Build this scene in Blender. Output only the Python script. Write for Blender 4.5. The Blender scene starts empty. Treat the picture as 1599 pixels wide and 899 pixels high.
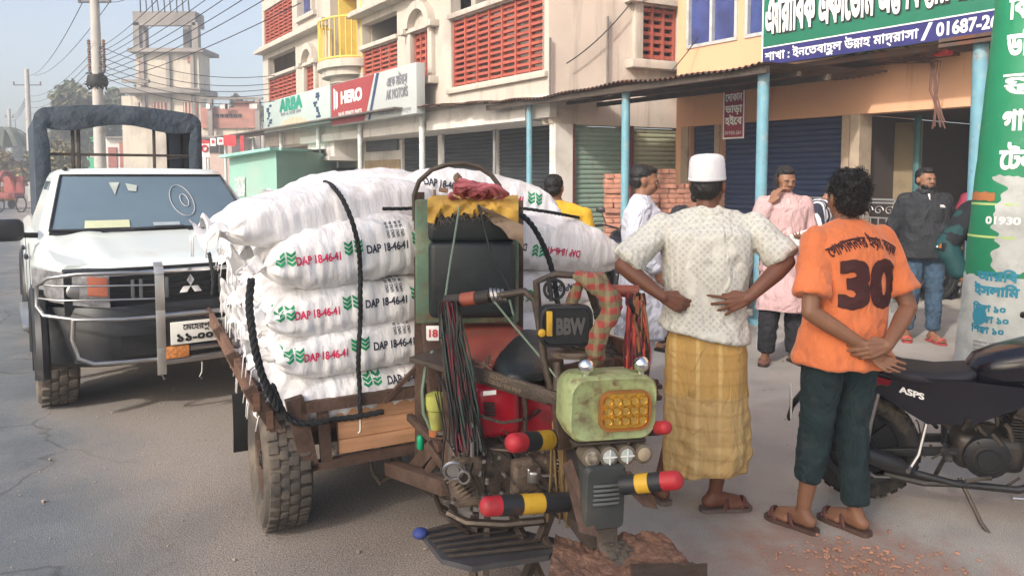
import bpy, bmesh, math, random
from mathutils import Vector, Matrix, noise, Quaternion
from mathutils.bvhtree import BVHTree
random.seed(7)
R = math.radians
PI = math.pi
scene = bpy.context.scene
# ---------------------------------------------------------------- camera, sky, sun, exposure
CH = 1.62
F = 1155.0
PX, PY = 800.0, 350.0
PITCH = math.atan(75.0 / F)
cam_d = bpy.data.cameras.new('camera')
cam = bpy.data.objects.new('camera', cam_d)
scene.collection.objects.link(cam)
cam.location = (0, 0, CH)
cam.rotation_euler = (PI / 2 - PITCH, 0, 0)
cam_d.sensor_width = 36.0
cam_d.lens = 36.0 * F / 1599.0
cam_d.shift_x = 0.0
cam_d.shift_y = -(449.5 - PY) / 1599.0
cam_d.clip_start = 0.05
cam_d.clip_end = 3000
scene.camera = cam
SUN_EL, SUN_AZ = R(34), R(-145)      # azimuth of the sun seen from above, clockwise from +Y (behind the camera, to the left)
w = bpy.data.worlds.new('World')
scene.world = w
w.use_nodes = True
wn = w.node_tree
sky = wn.nodes.new('ShaderNodeTexSky')
sky.sky_type = 'NISHITA'
sky.sun_disc = False
sky.sun_elevation = SUN_EL
sky.sun_rotation = SUN_AZ
sky.altitude = 20
sky.air_density = 1.0
sky.dust_density = 4.2
sky.ozone_density = 1.0
bgn = wn.nodes['Background']
bgn.inputs['Strength'].default_value = 0.145
wn.links.new(sky.outputs[0], bgn.inputs[0])
sd = bpy.data.lights.new('sun', 'SUN')
sd.energy = 2.2
sd.angle = R(2.2)
sd.color = (1.0, 0.94, 0.87)
sun = bpy.data.objects.new('sun', sd)
scene.collection.objects.link(sun)
sdir = Vector((math.sin(SUN_AZ) * math.cos(SUN_EL), math.cos(SUN_AZ) * math.cos(SUN_EL), math.sin(SUN_EL)))
sun.rotation_euler = sdir.to_track_quat('Z', 'Y').to_euler()
sun.location = sdir * 50
scene.view_settings.view_transform = 'Standard'
scene.view_settings.look = 'None'
scene.view_settings.gamma = 1
scene.view_settings.exposure = 0.93
scene.view_settings.use_curve_mapping = False
# ---------------------------------------------------------------- pixel helpers (1599 x 899 photograph pixels to world)
_fw = Vector((0, math.cos(PITCH), -math.sin(PITCH)))
_up = Vector((0, math.sin(PITCH), math.cos(PITCH)))
CAM = Vector((0, 0, CH))
def ray(px, py):
    return (_fw * F + Vector((1, 0, 0)) * (px - PX) + _up * (PY - py))
def at(px, py, Y):
    d = ray(px, py); return CAM + d * (Y / d.y)
def gnd(px, py, z=0.0):
    d = ray(px, py); return CAM + d * ((z - CH) / d.z)
EU = Vector((-0.569, 0.822, 0)); EV = Vector((0.822, 0.569, 0)); UZ = Vector((0, 0, 1))
class Plane:
    """vertical plane: origin o (z=0), unit direction a (horizontal); coordinates s along a, z up, d outwards (towards camera)"""
    def __init__(s, o, a):
        s.o = Vector((o[0], o[1], 0)); s.a = Vector((a[0], a[1], 0)).normalized()
        n = Vector((s.a.y, -s.a.x, 0))
        if n.dot(s.o - Vector((0, 0, 0))) > 0: n = -n
        s.n = n
    def hit(s, px, py):
        d = ray(px, py); t = (s.o - CAM).dot(s.n) / d.dot(s.n); p = CAM + d * t
        return (p - s.o).dot(s.a), p.z
    def pt(s, u, z, d=0.0):
        return s.o + s.a * u + s.n * d + UZ * z
    def mat(s):
        M = Matrix.Identity(4)
        # local x along a, local y = into the wall (-n), local z up
        for i in range(3):
            M[i][0] = s.a[i]; M[i][1] = -s.n[i]; M[i][2] = UZ[i]; M[i][3] = s.o[i]
        return M
# ---------------------------------------------------------------- mesh building
def rotm(rx=0, ry=0, rz=0, loc=(0, 0, 0), sc=None):
    M = Matrix.Translation(Vector(loc)) @ Matrix.Rotation(rz, 4, 'Z') @ Matrix.Rotation(ry, 4, 'Y') @ Matrix.Rotation(rx, 4, 'X')
    if sc: M = M @ Matrix.Diagonal((sc[0], sc[1], sc[2], 1))
    return M
def lerp(a, b, t): return a + (b - a) * t
class MB:
    def __init__(s, M=None):
        s.v = []; s.f = []; s.M = M or Matrix.Identity(4); s.uv = None
    def add(s, verts, faces, M=None):
        n = len(s.v); T = s.M @ M if M is not None else s.M
        s.v += [T @ Vector(p) for p in verts]
        s.f += [tuple(i + n for i in f) for f in faces]
        return s
    def box(s, c, size, M=None, rz=0, bev=0.0):
        x, y, z = [k / 2 for k in size]
        T = Matrix.Translation(Vector(c)) @ Matrix.Rotation(rz, 4, 'Z')
        if M is not None: T = M @ T
        b = min(bev, x * .9, y * .9, z * .9)
        if b <= 0:
            vs = [(sx * x, sy * y, sz * z) for sx in (-1, 1) for sy in (-1, 1) for sz in (-1, 1)]
            fs = [(0, 1, 3, 2), (4, 6, 7, 5), (0, 4, 5, 1), (2, 3, 7, 6), (0, 2, 6, 4), (1, 5, 7, 3)]
            return s.add(vs, fs, T)
        bm = bmesh.new(); bmesh.ops.create_cube(bm, size=2)
        for v in bm.verts: v.co = Vector((v.co.x * x, v.co.y * y, v.co.z * z))
        bmesh.ops.bevel(bm, geom=bm.edges[:], offset=b, segments=2, profile=0.6, affect='EDGES')
        return s.bm(bm, T)
    def bm(s, bm, M=None):
        bm.verts.index_update()
        s.add([v.co.copy() for v in bm.verts], [tuple(v.index for v in f.verts) for f in bm.faces], M); bm.free(); return s
    def span(s, p, q, w, h, up=(0, 0, 1), bev=0.0):
        """a bar of section w x h from p to q"""
        p = Vector(p); q = Vector(q); d = (q - p); L = d.length; x = d.normalized(); u = Vector(up)
        y = u.cross(x)
        if y.length < 1e-4: y = Vector((0, 1, 0)).cross(x)
        y.normalize(); z = x.cross(y)
        M = Matrix.Identity(4); c = (p + q) / 2
        for i in range(3): M[i][0] = x[i]; M[i][1] = y[i]; M[i][2] = z[i]; M[i][3] = c[i]
        return s.box((0, 0, 0), (L, w, h), M, bev=bev)
    def tube(s, pts, r, seg=8, closed=False, cap=True, M=None, squash=1.0):
        pts = [Vector(p) for p in pts]; n = len(pts)
        rr = r if isinstance(r, (list, tuple)) else [r] * n
        vs = []; fs = []; ref = None
        for i in range(n):
            if closed: t = pts[(i + 1) % n] - pts[i - 1]
            else: t = pts[min(i + 1, n - 1)] - pts[max(i - 1, 0)]
            if t.length < 1e-9: t = Vector((0, 0, 1))
            t.normalize()
            if ref is None:
                ref = Vector((0, 0, 1)) if abs(t.z) < .9 else Vector((1, 0, 0))
            a = ref - t * ref.dot(t)
            if a.length < 1e-5: a = t.orthogonal()
            a.normalize(); b = t.cross(a); ref = a
            for k in range(seg):
                th = 2 * PI * k / seg
                vs.append(pts[i] + a * math.cos(th) * rr[i] * squash + b * math.sin(th) * rr[i])
        m = n if closed else n - 1
        for i in range(m):
            for k in range(seg):
                i2 = (i + 1) % n
                fs.append((i * seg + k, i * seg + (k + 1) % seg, i2 * seg + (k + 1) % seg, i2 * seg + k))
        if cap and not closed:
            fs.append(tuple(range(seg - 1, -1, -1))); fs.append(tuple((n - 1) * seg + k for k in range(seg)))
        return s.add(vs, fs, M)
    def cyl(s, p, q, r, seg=16, r2=None, M=None):
        return s.tube([p, q], [r, r if r2 is None else r2], seg, M=M)
    def lathe(s, prof, seg=24, M=None, a0=0, a1=2 * PI):
        """profile [(r,z)...] about local z"""
        full = abs(a1 - a0 - 2 * PI) < 1e-6
        n = seg if full else seg + 1
        vs = []; fs = []
        for (r, z) in prof:
            for k in range(n):
                th = a0 + (a1 - a0) * k / seg
                vs.append((r * math.cos(th), r * math.sin(th), z))
        for i in range(len(prof) - 1):
            for k in range(seg):
                k2 = (k + 1) % n
                fs.append((i * n + k, i * n + k2, (i + 1) * n + k2, (i + 1) * n + k))
        if full:
            if prof[0][0] > 1e-6: fs.append(tuple(range(n - 1, -1, -1)))
            if prof[-1][0] > 1e-6: fs.append(tuple((len(prof) - 1) * n + k for k in range(n)))
        return s.add(vs, fs, M)
    def ell(s, c, rad, M=None, seg=16, rings=10, e=1.0):
        vs = []; fs = []
        def pw(v): return math.copysign(abs(v) ** e, v)
        for i in range(rings + 1):
            ph = -PI / 2 + PI * i / rings
            for k in range(seg):
                th = 2 * PI * k / seg
                vs.append((c[0] + rad[0] * pw(math.cos(ph)) * pw(math.cos(th)), c[1] + rad[1] * pw(math.cos(ph)) * pw(math.sin(th)), c[2] + rad[2] * pw(math.sin(ph))))
        for i in range(rings):
            for k in range(seg):
                fs.append((i * seg + k, i * seg + (k + 1) % seg, (i + 1) * seg + (k + 1) % seg, (i + 1) * seg + k))
        return s.add(vs, fs, M)
    def prism(s, poly, d0, d1, M=None):
        """polygon in local xz extruded along local y from d0 to d1"""
        n = len(poly)
        vs = [(p[0], d0, p[1]) for p in poly] + [(p[0], d1, p[1]) for p in poly]
        fs = [tuple(range(n)), tuple(range(2 * n - 1, n - 1, -1))] + [(i, i + n, (i + 1) % n + n, (i + 1) % n) for i in range(n)]
        return s.add(vs, fs, M)
    def loft(s, secs, closed=True, cap=True, M=None):
        n = len(secs[0]); vs = [p for q in secs for p in q]; fs = []
        for i in range(len(secs) - 1):
            for k in range(n if closed else n - 1):
                fs.append((i * n + k, i * n + (k + 1) % n, (i + 1) * n + (k + 1) % n, (i + 1) * n + k))
        if cap and closed:
            fs.append(tuple(range(n - 1, -1, -1))); fs.append(tuple((len(secs) - 1) * n + k for k in range(n)))
        return s.add(vs, fs, M)
    def grid(s, fn, nu, nv, M=None):
        vs = [fn(i / nu, j / nv) for i in range(nu + 1) for j in range(nv + 1)]
        fs = [(i * (nv + 1) + j, (i + 1) * (nv + 1) + j, (i + 1) * (nv + 1) + j + 1, i * (nv + 1) + j + 1) for i in range(nu) for j in range(nv)]
        return s.add(vs, fs, M)
    def mesh(s, name, sm=40, fix=True):
        me = bpy.data.meshes.new(name)
        me.from_pydata([tuple(v) for v in s.v], [], s.f)
        if fix:
            b = bmesh.new(); b.from_mesh(me)
            bmesh.ops.recalc_face_normals(b, faces=b.faces); b.to_mesh(me); b.free()
        if sm:
            me.polygons.foreach_set('use_smooth', [True] * len(me.polygons))
            if sm < 180: me.set_sharp_from_angle(angle=R(sm))
        me.update()
        return me
    def build(s, name, mat, parent=None, sm=40, fix=True):
        return link(name, s.mesh(name, sm, fix), mat, parent)
def link(name, me, mat, parent=None):
    o = bpy.data.objects.new(name, me)
    scene.collection.objects.link(o)
    if mat is not None:
        me.materials.clear(); me.materials.append(mat)
    if parent is not None:
        o.parent = parent
        if not parent.get('_local'):
            o.matrix_parent_inverse = Matrix.Identity(4)
    return o
def tag(o, label=None, cat=None, group=None, kind=None):
    if label: o['label'] = label
    if cat: o['category'] = cat
    if group: o['group'] = group
    if kind: o['kind'] = kind
    return o
def thing(name, label, cat, loc=(0, 0, 0), rz=0, group=None):
    """an Empty at the thing's base; parts are built in its LOCAL coordinates"""
    o = bpy.data.objects.new(name, None); scene.collection.objects.link(o)
    o.location = loc; o.rotation_euler = (0, 0, rz); o.empty_display_size = .1
    return tag(o, label, cat, group)
def copy_tree(o, parent=None):
    c = o.copy(); scene.collection.objects.link(c)
    if parent is not None: c.parent = parent
    for ch in list(o.children): copy_tree(ch, c)
    return c
def struct(o): o['kind'] = 'structure'; return o
# ---------------------------------------------------------------- materials
_mc = {}
def mat(name, col, rough=.7, metal=0.0, var=.18, vs=6.0, bump=.15, bs=60.0, dirt=0.0, dcol=(.12, .09, .06), ds=3.0, spec=.5, coat=0.0,
        stretch=None, trans=0.0, sheen=0.0, coord='Object', ior=1.45, alpha=1.0, sub=0.0, emit=None, es=0.0, rust=0.0, bd=.004, streak=0.0, wr=0.0):
    if name in _mc: return _mc[name]
    m = bpy.data.materials.new(name); m.use_nodes = True; _mc[name] = m
    nt = m.node_tree; N = nt.nodes; Lk = nt.links; b = N['Principled BSDF']
    b.inputs['Roughness'].default_value = rough; b.inputs['Metallic'].default_value = metal
    b.inputs['Specular IOR Level'].default_value = spec; b.inputs['Coat Weight'].default_value = coat
    b.inputs['Transmission Weight'].default_value = trans; b.inputs['IOR'].default_value = ior
    b.inputs['Sheen Weight'].default_value = sheen; b.inputs['Alpha'].default_value = alpha
    b.inputs['Subsurface Weight'].default_value = sub
    if emit: b.inputs['Emission Color'].default_value = (*emit, 1); b.inputs['Emission Strength'].default_value = es
    tc = N.new('ShaderNodeTexCoord'); src = tc.outputs[coord]
    if stretch:
        mp = N.new('ShaderNodeMapping'); mp.inputs['Scale'].default_value = stretch; Lk.new(src, mp.inputs[0]); src = mp.outputs[0]
    n1 = N.new('ShaderNodeTexNoise'); n1.inputs['Scale'].default_value = vs; n1.inputs['Detail'].default_value = 5; n1.inputs['Roughness'].default_value = .6
    Lk.new(src, n1.inputs['Vector'])
    cr = N.new('ShaderNodeValToRGB'); Lk.new(n1.outputs[0], cr.inputs[0])
    lo = tuple(max(0, c * (1 - var)) for c in col); hi = tuple(min(1, c * (1 + var)) for c in col)
    cr.color_ramp.elements[0].position = .3; cr.color_ramp.elements[0].color = (*lo, 1)
    cr.color_ramp.elements[1].position = .7; cr.color_ramp.elements[1].color = (*hi, 1)
    out = cr.outputs[0]
    def over(out, amount, c, sc, lo=.0, rough_to=None):
        n2 = N.new('ShaderNodeTexNoise'); n2.inputs['Scale'].default_value = sc; n2.inputs['Detail'].default_value = 8; n2.inputs['Roughness'].default_value = .65
        Lk.new(src, n2.inputs['Vector'])
        r2 = N.new('ShaderNodeMapRange'); r2.inputs['From Min'].default_value = .62 - amount * .3; r2.inputs['From Max'].default_value = .72 - amount * .12
        r2.clamp = True; r2.inputs['To Max'].default_value = min(1, .45 + amount)
        Lk.new(n2.outputs[0], r2.inputs['Value'])
        mx = N.new('ShaderNodeMix'); mx.data_type = 'RGBA'; Lk.new(r2.outputs[0], mx.inputs['Factor']); Lk.new(out, mx.inputs[6]); mx.inputs[7].default_value = (*c, 1)
        return mx.outputs[2]
    if dirt > 0: out = over(out, dirt, dcol, ds)
    if rust > 0: out = over(out, rust, (.16, .06, .03), ds * 2.3)
    if streak > 0:
        mp2 = N.new('ShaderNodeMapping'); mp2.inputs['Scale'].default_value = (2.6, 2.6, .22); Lk.new(tc.outputs[coord], mp2.inputs[0]); s0 = src; src = mp2.outputs[0]
        out = over(out, streak, tuple(c * .55 for c in col), 1.3); src = s0
    Lk.new(out, b.inputs['Base Color'])
    if bump > 0:
        n3 = N.new('ShaderNodeTexNoise'); n3.inputs['Scale'].default_value = bs; n3.inputs['Detail'].default_value = 4
        Lk.new(src, n3.inputs['Vector'])
        bp = N.new('ShaderNodeBump'); bp.inputs['Strength'].default_value = min(1, bump * 2); bp.inputs['Distance'].default_value = bd; Lk.new(n3.outputs[0], bp.inputs['Height'])
        if wr > 0:      # soft cloth creases under the weave
            mp3 = N.new('ShaderNodeMapping'); mp3.inputs['Scale'].default_value = (1, 1, .55); mp3.inputs['Rotation'].default_value = (.3, .5, 0); Lk.new(tc.outputs[coord], mp3.inputs[0])
            n4 = N.new('ShaderNodeTexNoise'); n4.inputs['Scale'].default_value = 8.5; n4.inputs['Detail'].default_value = 3; n4.inputs['Distortion'].default_value = .8; Lk.new(mp3.outputs[0], n4.inputs['Vector'])
            rd = N.new('ShaderNodeMath'); rd.operation = 'PINGPONG'; rd.inputs[1].default_value = .13; Lk.new(n4.outputs[0], rd.inputs[0])
            b4 = N.new('ShaderNodeBump'); b4.inputs['Strength'].default_value = min(1, wr); b4.inputs['Distance'].default_value = .10; Lk.new(rd.outputs[0], b4.inputs['Height']); Lk.new(b4.outputs[0], bp.inputs['Normal'])
        Lk.new(bp.outputs[0], b.inputs['Normal'])
    return m
def nodes_of(m):
    nt = m.node_tree; return nt, nt.nodes, nt.links, nt.nodes['Principled BSDF']
def color_in(m):
    b = m.node_tree.nodes['Principled BSDF']; return b.inputs['Base Color'].links[0].from_socket
def add_bands(m, axis, scale, col, width=.5, fac=1.0, coord='Object', prof='SIN', dist=0.0, soft=.08):
    """stripes of colour col across local axis"""
    nt, N, Lk, b = nodes_of(m); src = color_in(m)
    tc = N.new('ShaderNodeTexCoord'); wv = N.new('ShaderNodeTexWave'); wv.wave_type = 'BANDS'; wv.bands_direction = axis; wv.wave_profile = 'SIN'
    wv.inputs['Scale'].default_value = scale; wv.inputs['Distortion'].default_value = dist; wv.inputs['Detail Scale'].default_value = 2
    Lk.new(tc.outputs[coord], wv.inputs[0])
    mr = N.new('ShaderNodeMapRange'); mr.inputs['From Min'].default_value = 1 - width - soft; mr.inputs['From Max'].default_value = 1 - width + soft; mr.inputs['To Max'].default_value = fac
    Lk.new(wv.outputs['Fac'], mr.inputs['Value'])
    mx = N.new('ShaderNodeMix'); mx.data_type = 'RGBA'; Lk.new(mr.outputs[0], mx.inputs['Factor']); Lk.new(src, mx.inputs[6]); mx.inputs[7].default_value = (*col, 1)
    Lk.new(mx.outputs[2], b.inputs['Base Color']); return m
# ---------------------------------------------------------------- lettering (glyph by glyph, Bengali clusters laid out by hand)
_gc = {}
def glyph(ch, bold=0.0):
    key = (ch, round(bold, 4))
    if key in _gc: return _gc[key]
    def outline(t):
        cu = bpy.data.curves.new('t', 'FONT'); cu.body = t; cu.size = 1; cu.resolution_u = 3; cu.fill_mode = 'NONE'
        o = bpy.data.objects.new('t', cu); scene.collection.objects.link(o); bpy.context.view_layer.update()
        c2 = o.to_curve(bpy.context.evaluated_depsgraph_get()); loops = []
        for sp in c2.splines:
            bp = sp.bezier_points; l = []; n = len(bp)
            for i in range(n):
                p, q = bp[i], bp[(i + 1) % n]
                a, b_, c_, d_ = p.co, p.handle_right, q.handle_left, q.co
                m_ = 1 if (b_ - lerp(a, d_, 1 / 3)).length < 1e-3 and (c_ - lerp(a, d_, 2 / 3)).length < 1e-3 else 5
                for k in range(m_):
                    t_ = k / m_; u_ = 1 - t_
                    v = a * u_ ** 3 + b_ * 3 * u_ * u_ * t_ + c_ * 3 * u_ * t_ * t_ + d_ * t_ ** 3
                    l.append((v.x, v.y))
            if len(l) > 2: loops.append(l)
        o.to_curve_clear(); bpy.data.objects.remove(o); bpy.data.curves.remove(cu)
        return loops
    def xmax(ls): return max([p[0] for l in ls for p in l] or [0])
    adv = xmax(outline('H' + ch + 'H')) - xmax(outline('HH'))
    ls = outline(ch)
    segs = []
    for l in ls:
        for i in range(len(l)):
            p, q = l[i], l[(i + 1) % len(l)]
            if abs(p[1] - q[1]) > 1e-7: segs.append((p, q) if p[1] < q[1] else (q, p)); segs[-1] += ((1 if p[1] < q[1] else -1),)
    V = []; Fc = []
    if segs:
        y0 = min(s_[0][1] for s_ in segs) - bold; y1 = max(s_[1][1] for s_ in segs) + bold
        n = max(4, int((y1 - y0) * 44)); h = (y1 - y0) / n
        def spans(y):
            xs = []
            for p, q, wd in segs:
                if p[1] <= y < q[1]:
                    k = (q[0] - p[0]) / (q[1] - p[1]); k = max(-3, min(3, k))
                    x = p[0] + (y - p[1]) * (q[0] - p[0]) / (q[1] - p[1]); xs.append((x, k, wd))
            xs.sort(); out = []; wn_ = 0; st = None
            for x, k, wd in xs:
                if wn_ == 0: st = (x, k)
                wn_ += wd
                if wn_ == 0 and st: out.append([st[0] - bold, st[1], x + bold, k])
            return out
        for i in range(n):
            y = y0 + (i + .5) * h; sp = spans(y)
            if bold: sp += spans(y - bold * .8) + spans(y + bold * .8)
            sp.sort(); mg = []
            for a in sp:
                if mg and a[0] <= mg[-1][2]:
                    if a[2] > mg[-1][2]: mg[-1][2], mg[-1][3] = a[2], a[3]
                else: mg.append(list(a))
            for xl, kl, xr, kr in mg:
                d = h / 2; m_ = len(V)
                V += [(xl - kl * d, y - d), (xr - kr * d, y - d), (xr + kr * d, y + d), (xl + kl * d, y + d)]
                Fc.append((m_, m_ + 1, m_ + 2, m_ + 3))
    _gc[key] = (V, Fc, adv); return _gc[key]
PRE = 'িেৈ'; VIR = '\u09cd'
def clusters(s):
    out = []; i = 0
    isC = lambda c: '\u0995' <= c <= '\u09b9' or c in '\u09dc\u09dd\u09df\u09ce'
    while i < len(s):
        c = s[i]; i += 1
        cl = [c]
        while i + 1 < len(s) and s[i] == VIR and (isC(s[i + 1])):
            cl.append(s[i + 1]); i += 2
        marks = []
        while i < len(s) and ('\u0981' <= s[i] <= '\u0983' or '\u09bc' <= s[i] <= '\u09cd' and s[i] not in 'ঽ'):
            marks.append(s[i]); i += 1
        out.append((cl, marks))
    return out
def text_geo(s, bold=0.0):
    nn = [0]
    """returns verts, faces, width for a string, size 1, baseline 0"""
    V = []; Fc = []; x = 0.0; top = .66
    def put(ch, x, sc=1.0, dy=0.0, scx=None):
        vs, fs, adv = glyph(ch, bold); n = len(V); k = scx or sc
        nn[0] ^= 1; V.extend([(v[0] * k + x, v[1] * sc + dy, nn[0]) for v in vs]); Fc.extend([tuple(i + n for i in f) for f in fs]); return adv * k
    for cl, marks in clusters(s):
        pre = [m for m in marks if m in PRE]; post = [m for m in marks if m not in PRE]
        if 'ো' in marks: pre = ['ে']; post = [('া' if m == 'ো' else m) for m in post]
        if 'ৌ' in marks: pre = ['ে']; post = [('ৗ' if m == 'ৌ' else m) for m in post]
        for m in pre: x += put(m, x)
        if len(cl) == 1: x += put(cl[0], x)
        elif cl[1] == 'য':
            x += put(cl[0], x); x += put('য', x - .015, .82, .0, .5) - .02
        elif cl[0] == 'র':
            a = put(cl[1], x); put('/', x + a * .35, .32, .66); x += a
        else:
            a1 = put(cl[0], x, .62, top * .38, .85); a2 = put(cl[1], x + .03, .55, -.08, .8); x += max(a1, a2 + .03)
        for m in post:
            if m in 'ুূৃ্ঁ':
                vs, fs, adv = glyph(m)
                if vs:
                    cx = (min(v[0] for v in vs) + max(v[0] for v in vs)) / 2
                    lw = glyph(cl[0])[2]
                    put(m, x - lw * .5 - cx)
            else: x += put(m, x)
    return V, Fc, x
def text_mb(s, mp, mb=None, size=1.0, align='C', maxw=None, sub=0.0, sx=1.0, bold=0.0):
    """mp maps (x,y) in text plane to a world/local point. mp(x,y)->Vector"""
    V, Fc, wd = text_geo(s, bold)
    k = size; kx = size * sx
    if maxw and wd * kx > 0: kx = maxw / wd if maxw > 0 else kx
    off = {'C': -wd / 2, 'L': 0, 'R': -wd}[align]
    mb = mb or MB()
    if sub > 0:
        bm = bmesh.new(); vv = [bm.verts.new((x * kx, y * k, z)) for x, y, z in V]
        for f in Fc:
            try: bm.faces.new([vv[i] for i in f])
            except Exception: pass
        for _ in range(3):
            es = [e for e in bm.edges if e.calc_length() > sub]
            if not es: break
            bmesh.ops.subdivide_edges(bm, edges=es, cuts=1)
            bmesh.ops.triangulate(bm, faces=bm.faces)
        bm.verts.index_update()
        V = [(v.co.x / kx, v.co.y / k, v.co.z) for v in bm.verts]; Fc = [tuple(v.index for v in f.verts) for f in bm.faces]; bm.free()
    pts = []
    for i, (x, y, z) in enumerate(V):
        p = Vector(mp((x + off) * kx, y * k, z)); pts.append(p)
    mb.add(pts, Fc)
    return mb
def flat_text(s, M, name, m, parent, size, align='C', maxw=None, sx=1.0, bold=0.0, lift=.004):
    """text standing in the xz plane of M, facing local -y"""
    mb = MB(M)
    text_mb(s, lambda x, y, z: Vector((x, -lift - z * .0008, y)), mb, size, align, maxw, sx=sx, bold=bold)
    return mb.build(name, m, parent, sm=0, fix=False)
# ---------------------------------------------------------------- organic surfaces
def remeshed(mb, voxel, smooth=4, name='body', fac=.5):
    me = mb.mesh(name, 0); o = bpy.data.objects.new(name, me); scene.collection.objects.link(o)
    r = o.modifiers.new('r', 'REMESH'); r.mode = 'VOXEL'; r.voxel_size = voxel; r.adaptivity = 0; r.use_smooth_shade = True
    if smooth:
        s = o.modifiers.new('s', 'SMOOTH'); s.factor = fac; s.iterations = smooth
    bpy.context.view_layer.update()
    dg = bpy.context.evaluated_depsgraph_get()
    out = bpy.data.meshes.new_from_object(o.evaluated_get(dg))
    bpy.data.objects.remove(o); bpy.data.meshes.remove(me)
    out.name = name
    out.polygons.foreach_set('use_smooth', [True] * len(out.polygons))
    return out
def displace(me, fn):
    me.update()
    nr = [v.normal.copy() for v in me.vertices]
    for v, n in zip(me.vertices, nr):
        v.co = v.co + n * fn(v.co, n)
    me.update(); return me
def fbm(p, sc, oct=3, off=0.0):
    v = 0; a = 1; q = Vector(p) * sc + Vector((off, off * .7, -off))
    for _ in range(oct):
        v += a * noise.noise(q); q = q * 2.03; a *= .5
    return v
# ================================================================= GROUND
def ground_mat(name, base, dust, grain=180, patch=.6, dustamt=.5, bump=.5):
    m = mat(name, base, rough=.92, var=.15, vs=2.0, bump=0, dirt=0, spec=.25)
    nt, N, Lk, b = nodes_of(m); src = color_in(m); tc = N.new('ShaderNodeTexCoord')
    n2 = N.new('ShaderNodeTexNoise'); n2.inputs['Scale'].default_value = patch; n2.inputs['Detail'].default_value = 9; n2.inputs['Roughness'].default_value = .62
    Lk.new(tc.outputs['Object'], n2.inputs[0])
    mr = N.new('ShaderNodeMapRange'); mr.inputs['From Min'].default_value = .62 - dustamt * .35; mr.inputs['From Max'].default_value = .8 - dustamt * .3
    Lk.new(n2.outputs[0], mr.inputs[0])
    mx = N.new('ShaderNodeMix'); mx.data_type = 'RGBA'; Lk.new(mr.outputs[0], mx.inputs[0]); Lk.new(src, mx.inputs[6]); mx.inputs[7].default_value = (*dust, 1)
    g = N.new('ShaderNodeTexNoise'); g.inputs['Scale'].default_value = grain; g.inputs['Detail'].default_value = 3; Lk.new(tc.outputs['Object'], g.inputs[0])
    gr = N.new('ShaderNodeMapRange'); gr.inputs['From Min'].default_value = .3; gr.inputs['From Max'].default_value = .7; gr.inputs['To Min'].default_value = .62; gr.inputs['To Max'].default_value = 1.38; Lk.new(g.outputs[0], gr.inputs[0])
    mu = N.new('ShaderNodeMix'); mu.data_type = 'RGBA'; mu.blend_type = 'MULTIPLY'; mu.inputs[0].default_value = 1
    Lk.new(mx.outputs[2], mu.inputs[6]); Lk.new(gr.outputs[0], mu.inputs[7])
    vo = N.new('ShaderNodeTexVoronoi'); vo.inputs['Scale'].default_value = 42; Lk.new(tc.outputs['Object'], vo.inputs[0])
    vr = N.new('ShaderNodeMapRange'); vr.inputs['From Min'].default_value = 0.03; vr.inputs['From Max'].default_value = .16; vr.inputs['To Min'].default_value = .55; Lk.new(vo.outputs['Distance'], vr.inputs[0])
    n5 = N.new('ShaderNodeTexNoise'); n5.inputs['Scale'].default_value = 3.5; Lk.new(tc.outputs['Object'], n5.inputs[0])
    n5r = N.new('ShaderNodeMapRange'); n5r.inputs['From Min'].default_value = .5; n5r.inputs['From Max'].default_value = .62; Lk.new(n5.outputs[0], n5r.inputs[0])
    m6 = N.new('ShaderNodeMix'); m6.data_type = 'RGBA'; m6.blend_type = 'MULTIPLY'; Lk.new(n5r.outputs[0], m6.inputs[0]); Lk.new(mu.outputs[2], m6.inputs[6]); Lk.new(vr.outputs[0], m6.inputs[7])
    Lk.new(m6.outputs[2], b.inputs['Base Color'])
    ad = N.new('ShaderNodeMath'); ad.operation = 'ADD'; Lk.new(g.outputs[0], ad.inputs[0]); Lk.new(n2.outputs[0], ad.inputs[1])
    bp = N.new('ShaderNodeBump'); bp.inputs['Strength'].default_value = bump; bp.inputs['Distance'].default_value = .012
    Lk.new(ad.outputs[0], bp.inputs['Height']); Lk.new(bp.outputs[0], b.inputs['Normal'])
    return m
M_dirt = ground_mat('dusty_ground', (.375, .35, .315), (.47, .44, .395), grain=220, patch=.9, dustamt=.6, bump=.6)
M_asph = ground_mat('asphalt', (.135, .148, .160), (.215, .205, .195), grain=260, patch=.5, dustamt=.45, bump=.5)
def over_tex(m, fac, col):
    nt, N, Lk, b = nodes_of(m); mx = N.new('ShaderNodeMix'); mx.data_type = 'RGBA'; Lk.new(color_in(m), mx.inputs[6]); mx.inputs[7].default_value = (*col, 1); Lk.new(fac, mx.inputs[0]); Lk.new(mx.outputs[2], b.inputs['Base Color'])
def brick_stain(m):     # reddish brick dust trodden into the ground at the lower right
    nt, N, Lk, b = nodes_of(m); tc = N.new('ShaderNodeTexCoord'); ds = N.new('ShaderNodeVectorMath'); ds.operation = 'DISTANCE'; ds.inputs[1].default_value = (1.35, 2.85, 0); Lk.new(tc.outputs['Object'], ds.inputs[0])
    nz = N.new('ShaderNodeTexNoise'); nz.inputs['Scale'].default_value = 5; nz.inputs['Detail'].default_value = 10; nz.inputs['Roughness'].default_value = .7; Lk.new(tc.outputs['Object'], nz.inputs[0])
    ma = N.new('ShaderNodeMath'); ma.operation = 'MULTIPLY_ADD'; ma.inputs[1].default_value = 2.2; Lk.new(nz.outputs[0], ma.inputs[0]); Lk.new(ds.outputs['Value'], ma.inputs[2])
    mr = N.new('ShaderNodeMapRange'); mr.inputs['From Min'].default_value = 1.9; mr.inputs['From Max'].default_value = 1.3; mr.inputs['To Max'].default_value = .7; Lk.new(ma.outputs[0], mr.inputs[0]); over_tex(m, mr.outputs[0], (.38, .22, .16))
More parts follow.
